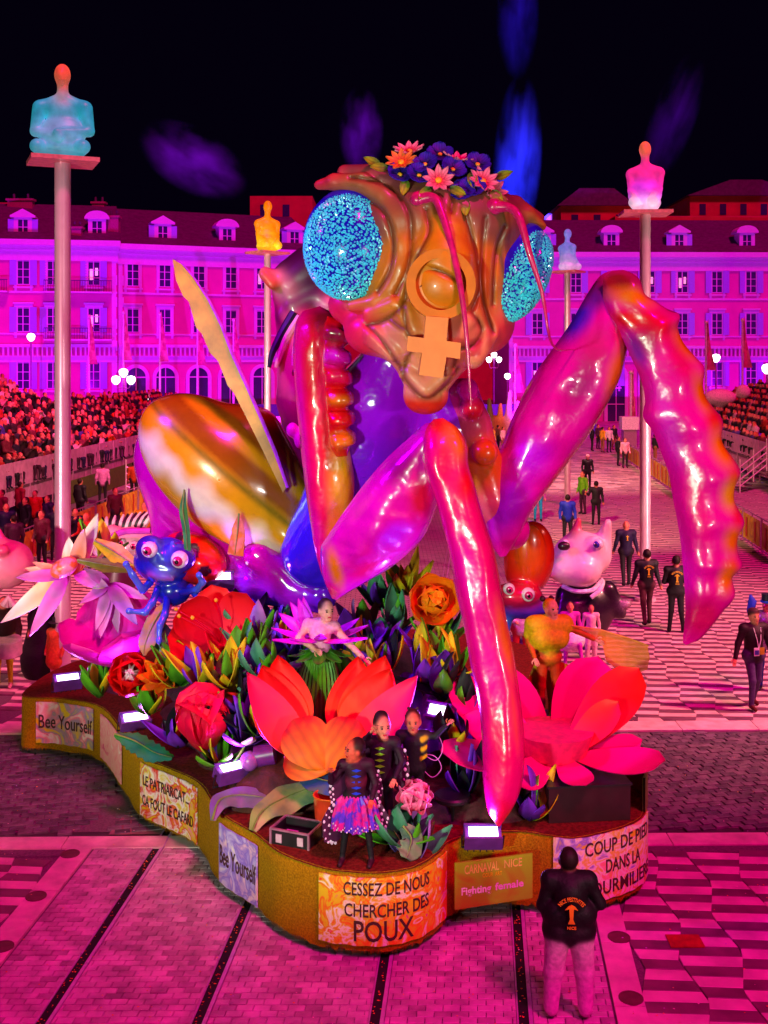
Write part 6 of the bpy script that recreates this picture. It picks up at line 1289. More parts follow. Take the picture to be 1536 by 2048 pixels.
# left side people
t, s_, j = person('hooded figure in long black cape standing behind the left float corner', G(88, 1352), 1.78, R(20), dict(ft=(0, 1, 0)), top=lin(28, 10, 34), legs=lin(28, 10, 34), hair=lin(28, 10, 34), look=AW, vox=.025, extra=[K((0, .03, 1.35), (-.02, .05, .35), .2, .42, lin(26, 8, 32)), K((0, .02, 1.4), (0, .02, 1.62), .17, .14, lin(26, 8, 32)), K((0, .05, .4), (-.02, .05, .22), .42, .4, lin(26, 8, 32))])
t, s_, j = person('child in orange coat and dark brimmed hat beside the black cape', G(112, 1372), 1.25, R(-25), dict(ft=(0, 1, 0)), top=lin(215, 90, 45), legs=lin(235, 170, 190), look=AW, vox=.025, bulk=1.3, extra=[K((0, 0, 1.2), (0, 0, .7), .2, .27, lin(215, 95, 40)), K((-.1, 0, 1.45), (.1, 0, 1.45), .07, .07, lin(240, 160, 160))])
mb = MB(); mb.lathe([(.2, 1.7), (.19, 1.715), (.11, 1.72), (.1, 1.84), (.02, 1.87)], 18); attach(t, 'hat', mb, mat('hat_dark', lin(30, 8, 40), .7), s_)
t, s_, j = person('drummer in dark furry coat with white drum and yellow trousers at the left edge', G(8, 1375), 1.72, R(10), dict(), top=lin(48, 14, 14), legs=lin(215, 195, 20), shoe=lin(235, 160, 170), bulk=1.55, vox=.025)
mb = MB(); mb.lathe([(.01, -.2), (.24, -.2), (.26, -.18), (.26, .1), (.24, .12), (.01, .12)], 24, (.12, -.3, .9), Matrix.Rotation(R(8), 3, 'X')); attach(t, 'drum', mb, mat('drum_white', lin(235, 200, 205), .45), s_)
mb = MB(); mb.tube([(.05, -.2, 1.62), (.12, -.22, 1.78), (.2, -.2, 1.62)], [.1, .06, .08], 8); attach(t, 'white_collar', mb, mat('drum_white', None), s_)
t, s_, j = person('man in mustard yellow jacket standing behind the ladybird', G(289, 1125), 1.85, R(180), dict(ft=(0, -1, 0)), top=lin(205, 160, 15), legs=BK, bulk=1.3, look=(0, 1, 0), vox=.03)
person('dark coated photographer with camera beside the left column', G(150, 1130), 1.72, R(30), dict(wrl=(-.1, -.3, 1.45), wrr=(.1, -.3, 1.45), ell=(-.25, -.15, 1.25), elr=(.25, -.15, 1.25)), top=lin(25, 10, 40), legs=BK, bulk=1.15, vox=.03)
person('curly haired person in red orange top beside the left column', G(172, 1140), 1.68, R(-10), dict(wrl=(-.3, -.25, 1.1)), top=lin(190, 35, 20), legs=BK, hair=lin(230, 110, 60), vox=.03)
cr1 = [(12, 1120, lin(20, 12, 60), 'navy coat'), (52, 1100, lin(14, 6, 26), 'black jacket near the pale bag'), (70, 1080, lin(200, 25, 20), 'bright red jacket'), (96, 1096, lin(40, 12, 70), 'dark violet coat'), (28, 1150, lin(60, 15, 50), 'plum coat at the barrier'), (84, 1140, lin(90, 20, 50), 'maroon coat at the barrier'), (112, 1120, lin(22, 10, 50), 'midnight blue coat'), (4, 1085, lin(120, 30, 60), 'dusty rose coat'), (160, 1050, BK, 'black coat clapping by the green banner'), (205, 1010, lin(215, 120, 190), 'pale lilac coat before the green banner'), (230, 1075, lin(90, 20, 40), 'maroon top with long hair'), (40, 1060, lin(150, 20, 50), 'crimson scarf'), (268, 1000, lin(190, 60, 20), 'rust jacket far down the barrier')]
for px, py, c_, nm in cr1: person('standing onlooker in %s on the left of the route' % nm, G(px, py), 1.7+rnd()*.1, rnd()*6.28, top=c_, legs=BK, bulk=1.2, vox=.032)
# two behind bee woman
person('woman with red hair and white jacket standing behind the bee costume', G(1042, 1345), 1.66, 0, dict(ft=(0, 1, 0), wrl=(-.15, -.15, 1.1), wrr=(.15, -.15, 1.1)), top=lin(240, 205, 220), legs=lin(190, 20, 30), hair=lin(205, 40, 20), look=AW, vox=.025, bulk=1.25, extra=[K((0, -.05, 1.6), (0, -.08, 1.35), .09, .1, lin(205, 40, 20))])
person('majorette in white skirt and pink boots kicking behind the bee costume', G(1140, 1338), 1.35, 0, dict(knr=(.2, -.3, .7), anr=(.25, -.35, .3), wrl=(-.4, -.1, 1.2)), top=lin(205, 40, 190), legs=lin(215, 30, 200), shoe=lin(225, 20, 60), vox=.025, extra=[K((0, 0, 1.0), (.05, 0, .78), .15, .34, lin(245, 225, 235))])
person('performer in loose white trousers beside the majorette', G(1182, 1320), 1.15, 0, top=lin(240, 190, 200), legs=lin(240, 205, 215), thin=1.6, vox=.03)
# --- performers on the float
Wc = lin(235, 165, 140)
# dancer
PKD = lin(225, 40, 190)
d0 = Vector(((640-768)*13.9/F, 13.9, 1.55))
t, s_, j = person('dancer with pink petal collar, bare shoulders and green pleated skirt inside the water lily', d0, 1.62, R(0), dict(hd=(.09, -.06, 1.6), nk=(.04, -.02, 1.45), shr=(.2, -.02, 1.38), shl=(-.16, 0, 1.42), elr=(.36, -.12, 1.22), wrr=(.58, -.2, 1.02), ell=(-.28, -.1, 1.25), wrl=(-.08, -.22, 1.15)), top=lin(235, 150, 190), sleeves=lin(240, 170, 160), legs=lin(60, 120, 10), skin=Wc, hair=lin(40, 8, 10), face=True, hands=True, look=(.5, -1, -.1), hs=1.15, vox=.018)
mb = MB(); n = 60
for k, (r, z) in enumerate(((.15, 1.08), (.24, .8), (.33, .4), (.40, .0))):
    for i in range(n): a = 2*math.pi*i/n; q = r*(1+.09*(1 if i % 2 else -1)*(k > 0)); mb.v.append((q*math.cos(a)-.06*k/3, q*math.sin(a)*.8, z))
mb.f = [(k*n+i, k*n+(i+1) % n, (k+1)*n+(i+1) % n, (k+1)*n+i) for k in range(3) for i in range(n)]
attach(t, 'pleated_skirt', mb, mat('skirt_green', lin(80, 140, 10), .5, noise=.3), s_, False)
vp2 = vp
for i in range(11):
    a = 2*math.pi*i/11+.2; x = Vector((math.cos(a), math.sin(a)*.8, .12+.1*math.sin(a*3))).normalized(); z = Vector((0, -.2, 1)); y = z.cross(x).normalized(); z = x.cross(y)
    o = bpy.data.objects.new('petal', vp2); C.objects.link(o); o.parent = t; o.location = Vector((.0, 0, 1.18*s_))+x*.08; o.rotation_euler = Matrix((x, y, z)).transposed().to_euler(); o.scale = (.78, .78, .78)
for dx, dz in ((-.5, .75), (-.85, .55), (-.2, .9), (-.35, .95)):
    x = Vector((dx, .3, dz)).normalized(); z = Vector((0, -1, .2)); y = z.cross(x).normalized(); z = x.cross(y)
    o = bpy.data.objects.new('petal', vp2); C.objects.link(o); o.parent = t; o.location = (-.12, .1, 1.22*s_); o.rotation_euler = Matrix((x, y, z)).transposed().to_euler(); o.scale = (.72,)*3
lfd = LV[0][2]
for i in range(8):
    a = 2*math.pi*i/8; x = Vector((math.cos(a)*.6, math.sin(a)*.6, -.6)).normalized(); z = Vector((x.x, x.y, .7)); y = z.cross(x).normalized(); z = x.cross(y)
    o = bpy.data.objects.new('sepal', lfd); C.objects.link(o); o.parent = t; o.location = Vector((0, 0, 1.1*s_))+Vector((x.x, x.y, 0))*.12; o.rotation_euler = Matrix((x, y, z)).transposed().to_euler(); o.scale = (.7,)*3
mb = MB(); mb.tube([(0, 0, 0), (0, 0, -.65)], .16, 14); tt = mat('plinth_dark', (.02, .01, .02), .7)
c = d0; pl_ = MB(); pl_.lathe([(.42, -.62), (.42, -.02), (.40, 0)], 24, c); tag(obj('dancer_plinth', pl_, tt, None), 'dark round plinth under the dancer in the middle of the float', 'plinth')
# bee woman
b0 = Vector(((1097-768)*15.0/F, 15.0, 1.3)); YL = lin(225, 175, 10); OG = lin(215, 90, 20)
t, s_, j = person('smiling woman in yellow fur bee costume with orange leggings above the pink daisy', b0, 1.62, R(6), dict(hd=(.03, -.05, 1.62), elr=(.4, -.1, 1.32), wrr=(.62, -.2, 1.22), ell=(-.3, -.02, 1.15), wrl=(-.26, -.2, .98), anl=(-.13, -.02, .09), anr=(.13, -.02, .09)), top=YL, sleeves=OG, legs=lin(205, 60, 15), shoe=YL, skin=Wc, hair=YL, face=True, hands=True, look=(.35, -1, 0), hs=1.15, vox=.018,
    extra=[K((-.2, -.02, 1.4), (.22, -.02, 1.4), .15, .15, YL), K((-.12, -.04, 1.22), (.12, -.04, 1.22), .19, .18, YL), K((-.26, 0, 1.42), (-.3, .02, 1.25), .1, .07, YL), E((0, -.01, 1.02), (.15, .12, .1), lin(70, 10, 20)), E((0, 0, .92), (.17, .14, .12), OG), K((-.12, -.03, .3), (-.12, -.02, .2), .066, .06, lin(70, 10, 25)), K((.12, -.03, .38), (.125, -.03, .2), .066, .058, lin(70, 10, 25))])
mb = MB(); mb.tube([(0.14, -.02, 1.74), (.17, -.05, 1.8)], .02, 8)
for x in (-.07, .06): mb.ball((x-.02, 0, 1.78), .045, 10, 8)
attach(t, 'antenna_band', mb, mat('band_dark', lin(50, 10, 20), .5), s_)
wing_m = mat('wing_film', lin(255, 140, 60), .25, alpha=.6, noise=.15); 
def film(t, nm, pts, m_, th=.006):
    n = len(pts); P = [Vector(p) for p in pts]; mb = MB(); mb.add(P+[p+Vector((0, th, 0)) for p in P], [tuple(range(n)), tuple(range(n, 2*n))[::-1]]+[((i+1) % n, i, i+n, (i+1) % n+n) for i in range(n)]); return attach(t, nm, mb, m_, 1, False)
def lc(px, py, dy=0, base=b0): return tuple(W(px, py, base.y+dy)-base)
film(t, 'wing', [lc(1150, 1255, -.1), lc(1205, 1262, -.2), lc(1250, 1280, -.25), lc(1296, 1296, -.3), lc(1301, 1320, -.3), lc(1296, 1345, -.3), lc(1275, 1352, -.3), lc(1235, 1342, -.25), lc(1212, 1325, -.22), lc(1204, 1290, -.2)], wing_m)
mb = MB(); mb.tube([lc(1140, 1252, -.12), lc(1200, 1262, -.22), lc(1250, 1278, -.27), lc(1298, 1297, -.32)], .012, 6); attach(t, 'wing_rod', mb, mat('rod_orange', lin(245, 150, 60), .4), 1)
ym = mat('petal_skirt_yellow', lin(215, 170, 10), .5, noise=.2)
for pts in ([(1072, 1325), (1052, 1365), (1048, 1400), (1058, 1425), (1078, 1442), (1072, 1400), (1078, 1350)], [(1118, 1322), (1142, 1332), (1150, 1350), (1138, 1395), (1122, 1418), (1126, 1370), (1112, 1335)], [(1085, 1330), (1092, 1360), (1098, 1400), (1100, 1440), (1108, 1400), (1104, 1345)]):
    film(t, 'skirt_panel', [lc(a, b_, .1) for a, b_ in pts], ym, .02)
pl_ = MB(); pl_.lathe([(.45, -.38), (.45, -.02), (.42, 0)], 24, b0); tag(obj('dancer_plinth', pl_, tt, None), 'dark round plinth under the bee costumed woman', 'plinth')
# children
BW = lin(30, 10, 40)
spot_m = mat('butterfly_cloth', lin(70, 8, 60), .5, noise=.3); 
def butterfly_cape(t, s_, side, col=spot_m, n=26, hem=.3):
    """hanging butterfly wing panel with raised white dots"""
    pts = [(side*.1, 1.42), (side*.34, 1.3), (side*.4, 1.05), (side*.36, .85), (side*.5, .62), (side*.46, hem), (side*.3, hem-.04), (side*.14, hem+.1), (side*.1, .9)]
    P = [Vector((x, .11-abs(x)*.25, z)) for x, z in pts]; m_ = MB(); k = len(P); m_.add(P+[p+Vector((0, .012, 0)) for p in P], [tuple(range(k)), tuple(range(k, 2*k))[::-1]]+[((i+1) % k, i, i+k, (i+1) % k+k) for i in range(k)]); o = attach(t, 'wing', m_, col, s_, False)
    d = MB()
    for i in range(n):
        q = i/n; a = P[1+int(q*5)]; b_ = P[2+int(q*5)] if 2+int(q*5) < len(P) else P[-1]; p = a.lerp(b_, (q*5) % 1); c = Vector((side*.25, p.y, p.z)); p = p.lerp(c, .12+.3*(i % 2)); r = .012+.012*rnd()
        d.ball((p.x, -.01-abs(p.x)*.2+.1, p.z), (r, .008, r*1.2), 8, 5)
    attach(t, 'white_dots', d, mat('dot_white', lin(240, 200, 235), .4), s_)['kind'] = 'stuff'
def lacing(t, s_, m_, m2, y=-.165, z0=1.05, z1=1.38):
    mb = MB(); n = 5
    for i in range(n):
        z = z0+(z1-z0)*i/(n-1)
        mb.prism([(-.07, 0), (0, -.022), (.07, 0), (0, .022)], 0, .012, Matrix(((1, 0, 0, 0), (0, 0, 1, y), (0, 1, 0, z), (0, 0, 0, 1))))
    o = attach(t, 'lacing', mb, m_, s_, False); o['kind'] = 'stuff'
k0 = Vector(((712-768)*11.65/F, 11.62, .9))
t, s_, j = person('child in blue laced butterfly dress looking left at the front of the deck', k0, 1.27, R(4), dict(hd=(-.02, -.03, 1.6), ell=(-.36, -.05, 1.2), wrl=(-.37, -.2, 1.38), elr=(.28, -.05, 1.15), wrr=(.22, -.22, 1.0), anl=(-.2, -.02, .09), anr=(.22, -.1, .09), knl=(-.15, -.04, .5), knr=(.17, -.06, .5)), top=lin(48, 8, 38), legs=(.008, .006, .01), shoe=lin(60, 10, 40), skin=lin(225, 90, 70), hair=lin(38, 9, 8), face=True, hands=True, look=(-1, -.35, 0), vox=.018, hs=1.32, thin=.9,
    extra=[K((.07, .02, 1.64), (.1, .06, 1.45), .06, .05, lin(40, 10, 8)), E((0, -.02, 1.2), (.16, .13, .16), lin(110, 20, 60))], group='children in insect costumes')
mb = MB(); n = 40
for k, (r, z) in enumerate(((.15, 1.02), (.26, .9), (.32, .7), (.34, .52))):
    for i in range(n): a = 2*math.pi*i/n; q = r*(1+.1*(1 if i % 2 else -1)*(k > 0)); mb.v.append((q*math.cos(a), q*math.sin(a)*.75, z+.02*math.sin(a*5)*(k == 3)))
mb.f = [(k*n+i, k*n+(i+1) % n, (k+1)*n+(i+1) % n, (k+1)*n+i) for k in range(3) for i in range(n)]
attach(t, 'skirt', mb, mat('satin_violet', lin(90, 50, 210), .25, col2=lin(215, 30, 150), nscale=9, thr=(.45, .55), coat=.5), s_, False)
lacing(t, s_, mat('lace_blue', lin(20, 50, 215), .5), None, y=-.155); butterfly_cape(t, s_, -1); butterfly_cape(t, s_, 1, n=20, hem=.5)
d = MB()
for i in range(34): a = math.pi+math.pi*(i/33); d.ball((.335*math.cos(a), .25*math.sin(a)-.01, .53+.03*(i % 3)), (.012, .01, .014), 6, 4)
attach(t, 'hem_dots', d, MATS['dot_white'], s_)['kind'] = 'stuff'
k1 = Vector(((762-768)*12.0/F, 12.05, .9))
t, s_, j = person('child in green laced butterfly dress with dark headband, hand raised to the ear', k1, 1.38, R(-6), dict(hd=(.02, -.02, 1.6), ell=(-.3, .0, 1.32), wrl=(-.14, -.1, 1.56), elr=(.3, -.05, 1.18), wrr=(.22, -.24, 1.02)), top=lin(40, 6, 36), legs=(.008, .006, .01), skin=lin(230, 130, 110), hair=lin(30, 6, 8), face=True, hands=True, look=(.45, -1, -.05), vox=.018, hs=1.32, thin=.9, extra=[E((0, .04, 1.77), (.09, .09, .07), lin(34, 8, 8))], group='children in insect costumes')
lacing(t, s_, mat('lace_green', lin(120, 210, 20), .5), None, y=-.16); butterfly_cape(t, s_, -1, n=16, hem=.7); butterfly_cape(t, s_, 1, n=14, hem=.7)
mb = MB(); mb.tube([(.02+.096*math.cos(a), -.02+.11*math.sin(a), 1.68) for a in [i*math.pi/10 for i in range(21)]], .008, 6); attach(t, 'headband', mb, MATS['band_dark'], s_)
k2 = Vector(((826-768)*12.4/F, 12.45, .9))
t, s_, j = person('child in black and yellow bee costume waving one arm behind the pink rose', k2, 1.3, R(0), dict(hd=(0, -.03, 1.6), elr=(.34, -.05, 1.42), wrr=(.5, -.12, 1.6), ell=(-.27, -.1, 1.18), wrl=(-.16, -.28, 1.2)), top=(.012, .006, .012), legs=(.01, .008, .01), skin=lin(215, 110, 80), hair=lin(60, 12, 8), face=True, hands=True, look=(-.05, -1, -.1), vox=.018, hs=1.32, thin=.9,
    extra=[K((.14, -.08, 1.1+.07*i), (.19, -.06, 1.13+.07*i), .035, .035, YL if i % 2 == 0 else (.01, .01, .01)) for i in range(5)], group='children in insect costumes')
mb = MB()
for x in (-.05, .05): mb.tube([(x, -.02, 1.7), (x*1.3, -.04, 1.82)], .007, 6)
for x in (-.05, .05): mb.ball((x*1.35, -.04, 1.84), .024, 8, 6)
for x in (-.09, .09): mb.ball((x, .0, 1.71), .035, 8, 6)
attach(t, 'antenna_band', mb, MATS['band_dark'], s_)
mb = MB(); mb.tube(catmull([(.12, .1, 1.3), (.34, .1, 1.42), (.46, .1, 1.2), (.36, .1, 1.0), (.14, .1, 1.1)], 5), .007, 6); mb.tube(catmull([(.12, .1, 1.1), (.34, .1, 1.06), (.44, .1, .88), (.3, .1, .74), (.12, .1, .9)], 5), .007, 6); attach(t, 'wing_wire', mb, mat('wire_lilac', lin(220, 110, 220), .4), s_)
# ================================================================ STANDS, CROWD, BARRIERS
steel = mat('stand_steel', lin(170, 120, 150), .45, metal=.3, noise=.2); plank = mat('stand_plank', lin(95, 60, 75), .7, noise=.3)
panel = mat('stand_panel', lin(190, 120, 160), .65, noise=.3, nscale=2)
def stand(nm, label, u0, u1, ya, yb, z0, z1, rows, side, fence=True):
    """tiers rising away from the route; u0 = front edge"""
    t = thing(nm, label, 'grandstand', UV(u0, ya)); P = []
    for r in range(rows):
        ua = u0+(u1-u0)*r/rows; ub = u0+(u1-u0)*(r+1)/rows; z = z0+(z1-z0)*r/max(1, rows-1); m = MB()
        lo, hi = sorted((ua, ub)); v = [UV(lo, ya, z-.12), UV(hi, ya, z-.12), UV(hi, yb, z-.12), UV(lo, yb, z-.12)]
        m.add([tuple(p) for p in v]+[(p.x, p.y, z) for p in v], [(3, 2, 1, 0), (4, 5, 6, 7), (0, 1, 5, 4), (1, 2, 6, 5), (2, 3, 7, 6), (3, 0, 4, 7)])
        obj('tier', m, plank, t, False); P.append(((ua+ub)/2, z))
    m = MB(); y = ya
    while y <= yb:
        for uu, zz in ((u0, z0), ((u0+u1)/2, (z0+z1)/2), (u1, z1)): p = UV(uu, y); m.tube([p, (p.x, p.y, zz)], .04, 5, cap=False)
        p = UV(u1, y); m.tube([(p.x, p.y, z1), (p.x, p.y, z1+1.1)], .03, 5); y += 2.4
    for dz in (.4, .75, 1.1): m.tube([UV(u1, ya, z1+dz), UV(u1, yb, z1+dz)], .022, 5)
    o = obj('scaffold', m, steel, t); o['kind'] = 'stuff'
    if fence:
        y = ya
        while y < yb-.1:
            m = MB(); v = [UV(u0-.05*side, y+.03, z0-.75), UV(u0-.05*side, y+1.95, z0-.75)]
            m.add([tuple(v[0]), tuple(v[1]), (v[1].x, v[1].y, z0+1.0), (v[0].x, v[0].y, z0+1.0)]+[(q[0]+.04, q[1], q[2]) for q in (v[0], v[1], (v[1].x, v[1].y, z0+1.0), (v[0].x, v[0].y, z0+1.0))], [(0, 1, 2, 3), (7, 6, 5, 4), (0, 4, 5, 1), (1, 5, 6, 2), (2, 6, 7, 3), (3, 7, 4, 0)])
            obj('fence_panel', m, panel, t, False); y += 2
    return t, P
crowd_m = mat('crowd_cloth', (1, 1, 1), .75, attr=True, noise=.3, nscale=8, spec=.2)
CC = [((.01, .008, .012), 'black'), ((.02, .01, .03), 'dark blue'), (lin(150, 20, 20), 'red'), (lin(225, 55, 20), 'orange red'), (lin(100, 20, 45), 'maroon'), (lin(165, 80, 110), 'dusty pink'), (lin(60, 40, 120), 'blue violet'), (lin(45, 20, 30), 'brown'), (lin(200, 130, 160), 'pale pink'), (lin(30, 10, 22), 'dark plum')]
SITJ = dict(pel=(0, 0, .55), che=(0, 0, .92), nk=(0, 0, 1.07), hd=(0, -.03, 1.23), shl=(-.2, 0, 1.02), shr=(.2, 0, 1.02), ell=(-.26, -.06, .78), elr=(.26, -.06, .78), wrl=(-.12, -.3, .74), wrr=(.12, -.3, .74), hil=(-.1, 0, .5), hir=(.1, 0, .5), knl=(-.12, -.42, .5), knr=(.12, -.42, .5), anl=(-.12, -.42, .1), anr=(.12, -.42, .1))
CM = []
for i, (c_, nm) in enumerate(CC):
    for pose in range(2):
        J = dict(SITJ)
        if pose: J.update(wrl=(-.05, -.26, 1.12), wrr=(.08, -.26, 1.1), ell=(-.28, -.12, .88), elr=(.28, -.12, .88), hd=(.03, -.05, 1.22))
        P, _ = body_prims(J, c_, [BK, lin(50, 20, 40), lin(30, 20, 60)][i % 3], BK, [lin(215, 80, 75), lin(225, 110, 110), lin(170, 60, 60)][(i+pose) % 3], [HBR, lin(150, 70, 40), (.01, .01, .01), lin(215, 120, 130), None][(i*2+pose) % 5] or lin(190, 30, 60), bulk=1.35)
        CM.append((sdf_mesh('spectator', P, .06, crowd_m, k=.05, cb=.012), nm))
count = 0
def seat_crowd(Prows, ya, yb, dens, rot, where, nrows=None, pitch=.62):
    global count
    for ri, (u, z) in enumerate(Prows):
        y = ya+rnd()*.4
        while y < yb:
            y += pitch*(.6+rnd()*.8)
            if rnd() > dens: continue
            p = UV(u+(rnd()-.5)*.3, y, z)
            q = 768+F*p.x/p.y
            if q < -12 or q > 1548: continue
            if count > 285: continue
            me, nm = CM[random.choice([0, 1, 2, 3, 8, 9, 18, 19, 0, 1, 14, 15])] if rnd() < .5 else random.choice(CM); o = link('person', me, None, p, (0, 0, rot+(rnd()-.5)*.9)); s_ = .92+rnd()*.2; o.scale = (s_, s_, s_*(1 if rnd() < .75 else 1.12))
            tag(o, 'spectator in %s clothes among the seated crowd of the %s' % (nm, where), 'person', '%s clad spectators in the %s' % (nm, where)); count += 1
def crowd_stuff(Prows, ya, yb, dens, rot, pitch, nm, lab, seed):
    """all further spectators of a stand beyond the first three hundred: one joined mesh"""
    rs = random.Random(seed); vs = []; fs = []; cs = []; base = 0
    for (u, z) in Prows:
        y = ya
        while y < yb:
            y += pitch*(.8+rs.random()*.4)
            if rs.random() > dens: continue
            p = UV(u+(rs.random()-.5)*.3, y, z); q = 768+F*p.x/p.y
            if q < -12 or q > 1548: continue
            me, _ = rs.choice(SM+[SM[0], SM[1], SM[7], SM[9], SM[0], SM[9]]); a = rot+(rs.random()-.5)*.8; ca, sa = math.cos(a), math.sin(a)
            n = me[0].shape[0]; v = me[0]; w = np.stack([v[:, 0]*ca-v[:, 1]*sa+p.x, v[:, 0]*sa+v[:, 1]*ca+p.y, v[:, 2]+p.z], 1)
            vs.append(w); fs.append(me[1]+base); cs.append(me[2]); base += n
    if not vs: return
    V = np.concatenate(vs); FS = np.concatenate(fs); col = np.concatenate(cs)
    me = bpy.data.meshes.new(nm); me.vertices.add(len(V)); me.vertices.foreach_set('co', V.astype('f').ravel()); me.loops.add(len(FS)*4); me.loops.foreach_set('vertex_index', FS.astype('i').ravel())
    me.polygons.add(len(FS)); me.polygons.foreach_set('loop_start', np.arange(0, len(FS)*4, 4, dtype='i')); me.update(calc_edges=True)
    at = me.color_attributes.new('Col', 'FLOAT_COLOR', 'POINT'); at.data.foreach_set('color', np.concatenate([col, np.ones((len(V), 1))], 1).astype('f').ravel()); me.materials.append(crowd_m); me.shade_smooth()
    o = link(nm, me); o['kind'] = 'stuff'; tag(o, lab, 'crowd')
SM = []
for i, (c_, nm) in enumerate(CC):
    P, _ = body_prims(SITJ, c_, BK, BK, [lin(230, 90, 70), lin(235, 120, 110)][i % 2], HBR, bulk=1.35); SM.append((sdf(P, .09, .05, .02), nm))
NLF = R(75)   # left crowd looks towards the route (+x) and viewer
t, P1 = stand('grandstand', 'tall left grandstand full of spectators at the picture edge', -18.6, -28.5, 36, 60.5, 1.1, 4.6, 12, 1)
seat_crowd(P1, 40, 60, .93, NLF, 'tall left stand')
t, P2 = stand('grandstand', 'lower left grandstand ending before the arches', -18.8, -24.6, 62, 84, 1.0, 2.7, 7, 1)
n_ind = count
count = 200 if count > 200 else count
seat_crowd(P2, 62, 72, .9, NLF, 'lower left stand')
crowd_stuff(P2, 72, 84, .9, NLF, .62, 'far_crowd', 'packed far end of the lower left stand crowd', 3)
t, P3_ = stand('grandstand', 'right grandstand behind the yellow route barrier', 14.2, 22, 46, 84, 1.1, 3.4, 9, -1)
crowd_stuff(P3_, 46, 84, .9, R(-70), .62, 'right_crowd', 'packed crowd seated on the right stand', 4)
# route barriers with yellow banners
ban = splash('banner_yellow', [lin(215, 150, 10), lin(225, 165, 15), lin(190, 120, 20), lin(225, 170, 20)], 1.2); stp = mat('strip_red', lin(200, 40, 30), .6)
def barrier(u, y, label, side):
    t = thing('crowd_barrier', label, 'barrier', UV(u, y), 'yellow covered barriers along the route'); a, b_ = UV(u, y), UV(u, y+2.3)
    m = MB()
    for z in (.08, 1.1): m.tube([(a.x, a.y, z), (b_.x, b_.y, z)], .022, 6)
    for k in (0, .5, 1): p = a.lerp(b_, k); m.tube([(p.x, p.y, 0), (p.x, p.y, 1.1)], .022, 6)
    m.tube([(a.x-.3, a.y, .02), (a.x+.3, a.y, .02)], .02, 6); obj('frame', m, steel, t)
    m = MB(); n = 12
    for i in range(n+1): p = a.lerp(b_, .02+.96*i/n); m.v += [(p.x+side*.03+.015*math.sin(i*1.9), p.y, .15), (p.x+side*.03, p.y, 1.0), (p.x+side*.02+.015*math.sin(i*1.9), p.y, .15), (p.x+side*.02, p.y, 1.0)]
    m.f = [q for i in range(n) for q in ((i*4, i*4+4, i*4+5, i*4+1), (i*4+2, i*4+3, i*4+7, i*4+6))]; obj('banner', m, ban, t, False)
    for k in (.22, .72):
        p = a.lerp(b_, k); m = MB(); m.box(p.x+side*.05-.004, p.x+side*.05+.004, p.y, p.y+.16, .25, .9); obj('printed_stripe', m, stp, t, False)
words = ['first', 'second', 'third', 'fourth', 'fifth', 'sixth', 'seventh', 'eighth', 'ninth', 'tenth', 'eleventh', 'twelfth', 'thirteenth', 'fourteenth', 'fifteenth', 'sixteenth']
for i in range(14): barrier(-13.7, 32+i*2.45, 'yellow covered barrier along the left, %s from the viewer' % words[i], 1)
for i in range(16): barrier(9.1, 33+i*2.45, 'yellow covered barrier along the right, %s from the viewer' % words[i], -1)
# olive banner on left stand front and stair rails
m = MB(); a, b_ = UV(-17.6, 46), UV(-17.6, 59); m.add([(a.x, a.y, -.0), (b_.x, b_.y, .0), (b_.x, b_.y, 1.0), (a.x, a.y, 1.0), (a.x+.05, a.y, 0), (b_.x+.05, b_.y, 0), (b_.x+.05, b_.y, 1.0), (a.x+.05, a.y, 1.0)], [(3, 2, 1, 0), (4, 5, 6, 7), (0, 1, 5, 4), (1, 2, 6, 5), (2, 3, 7, 6), (3, 0, 4, 7)])
tag(obj('advert_banner', m, mat('banner_olive', lin(85, 95, 25), .7), None, False), 'olive green banner at the foot of the left grandstand', 'banner')
rl = mat('rail_white', lin(245, 215, 225), .35, metal=.2)
def stair(base, du, dz, ln, label, n=4):
    t = thing('stair_rail', label, 'stairs', base); m = MB()
    for k in range(n): m.tube([base+Vector((0, 0, .3+k*.3)), base+Vector((du, ln, dz+.3+k*.3))], .03, 6)
    for k in (0, .5, 1): p = base+Vector((du*k, ln*k, dz*k)); m.tube([p, p+Vector((0, 0, .35+.3*n))], .035, 6)
    obj('railing', m, rl, t)
    for k in range(7): m = MB(); p = base+Vector((du*k/6, ln*k/6, dz*k/6)); m.box(p.x-.15, p.x+.15, p.y, p.y+1.1, p.z-.04, p.z); obj('step', m, plank, t, False)
stair(G(252, 985), 2.6, -1.0, .3, 'white handrails of the stairs at the end of the left stand')
stair(UV(13.0, 37, .3), 2.6, 1.3, .6, 'white handrails of the stairs before the right stand')
stair(G(1480, 985), 1.6, .9, 1.0, 'second set of white handrails behind the claw at the right')
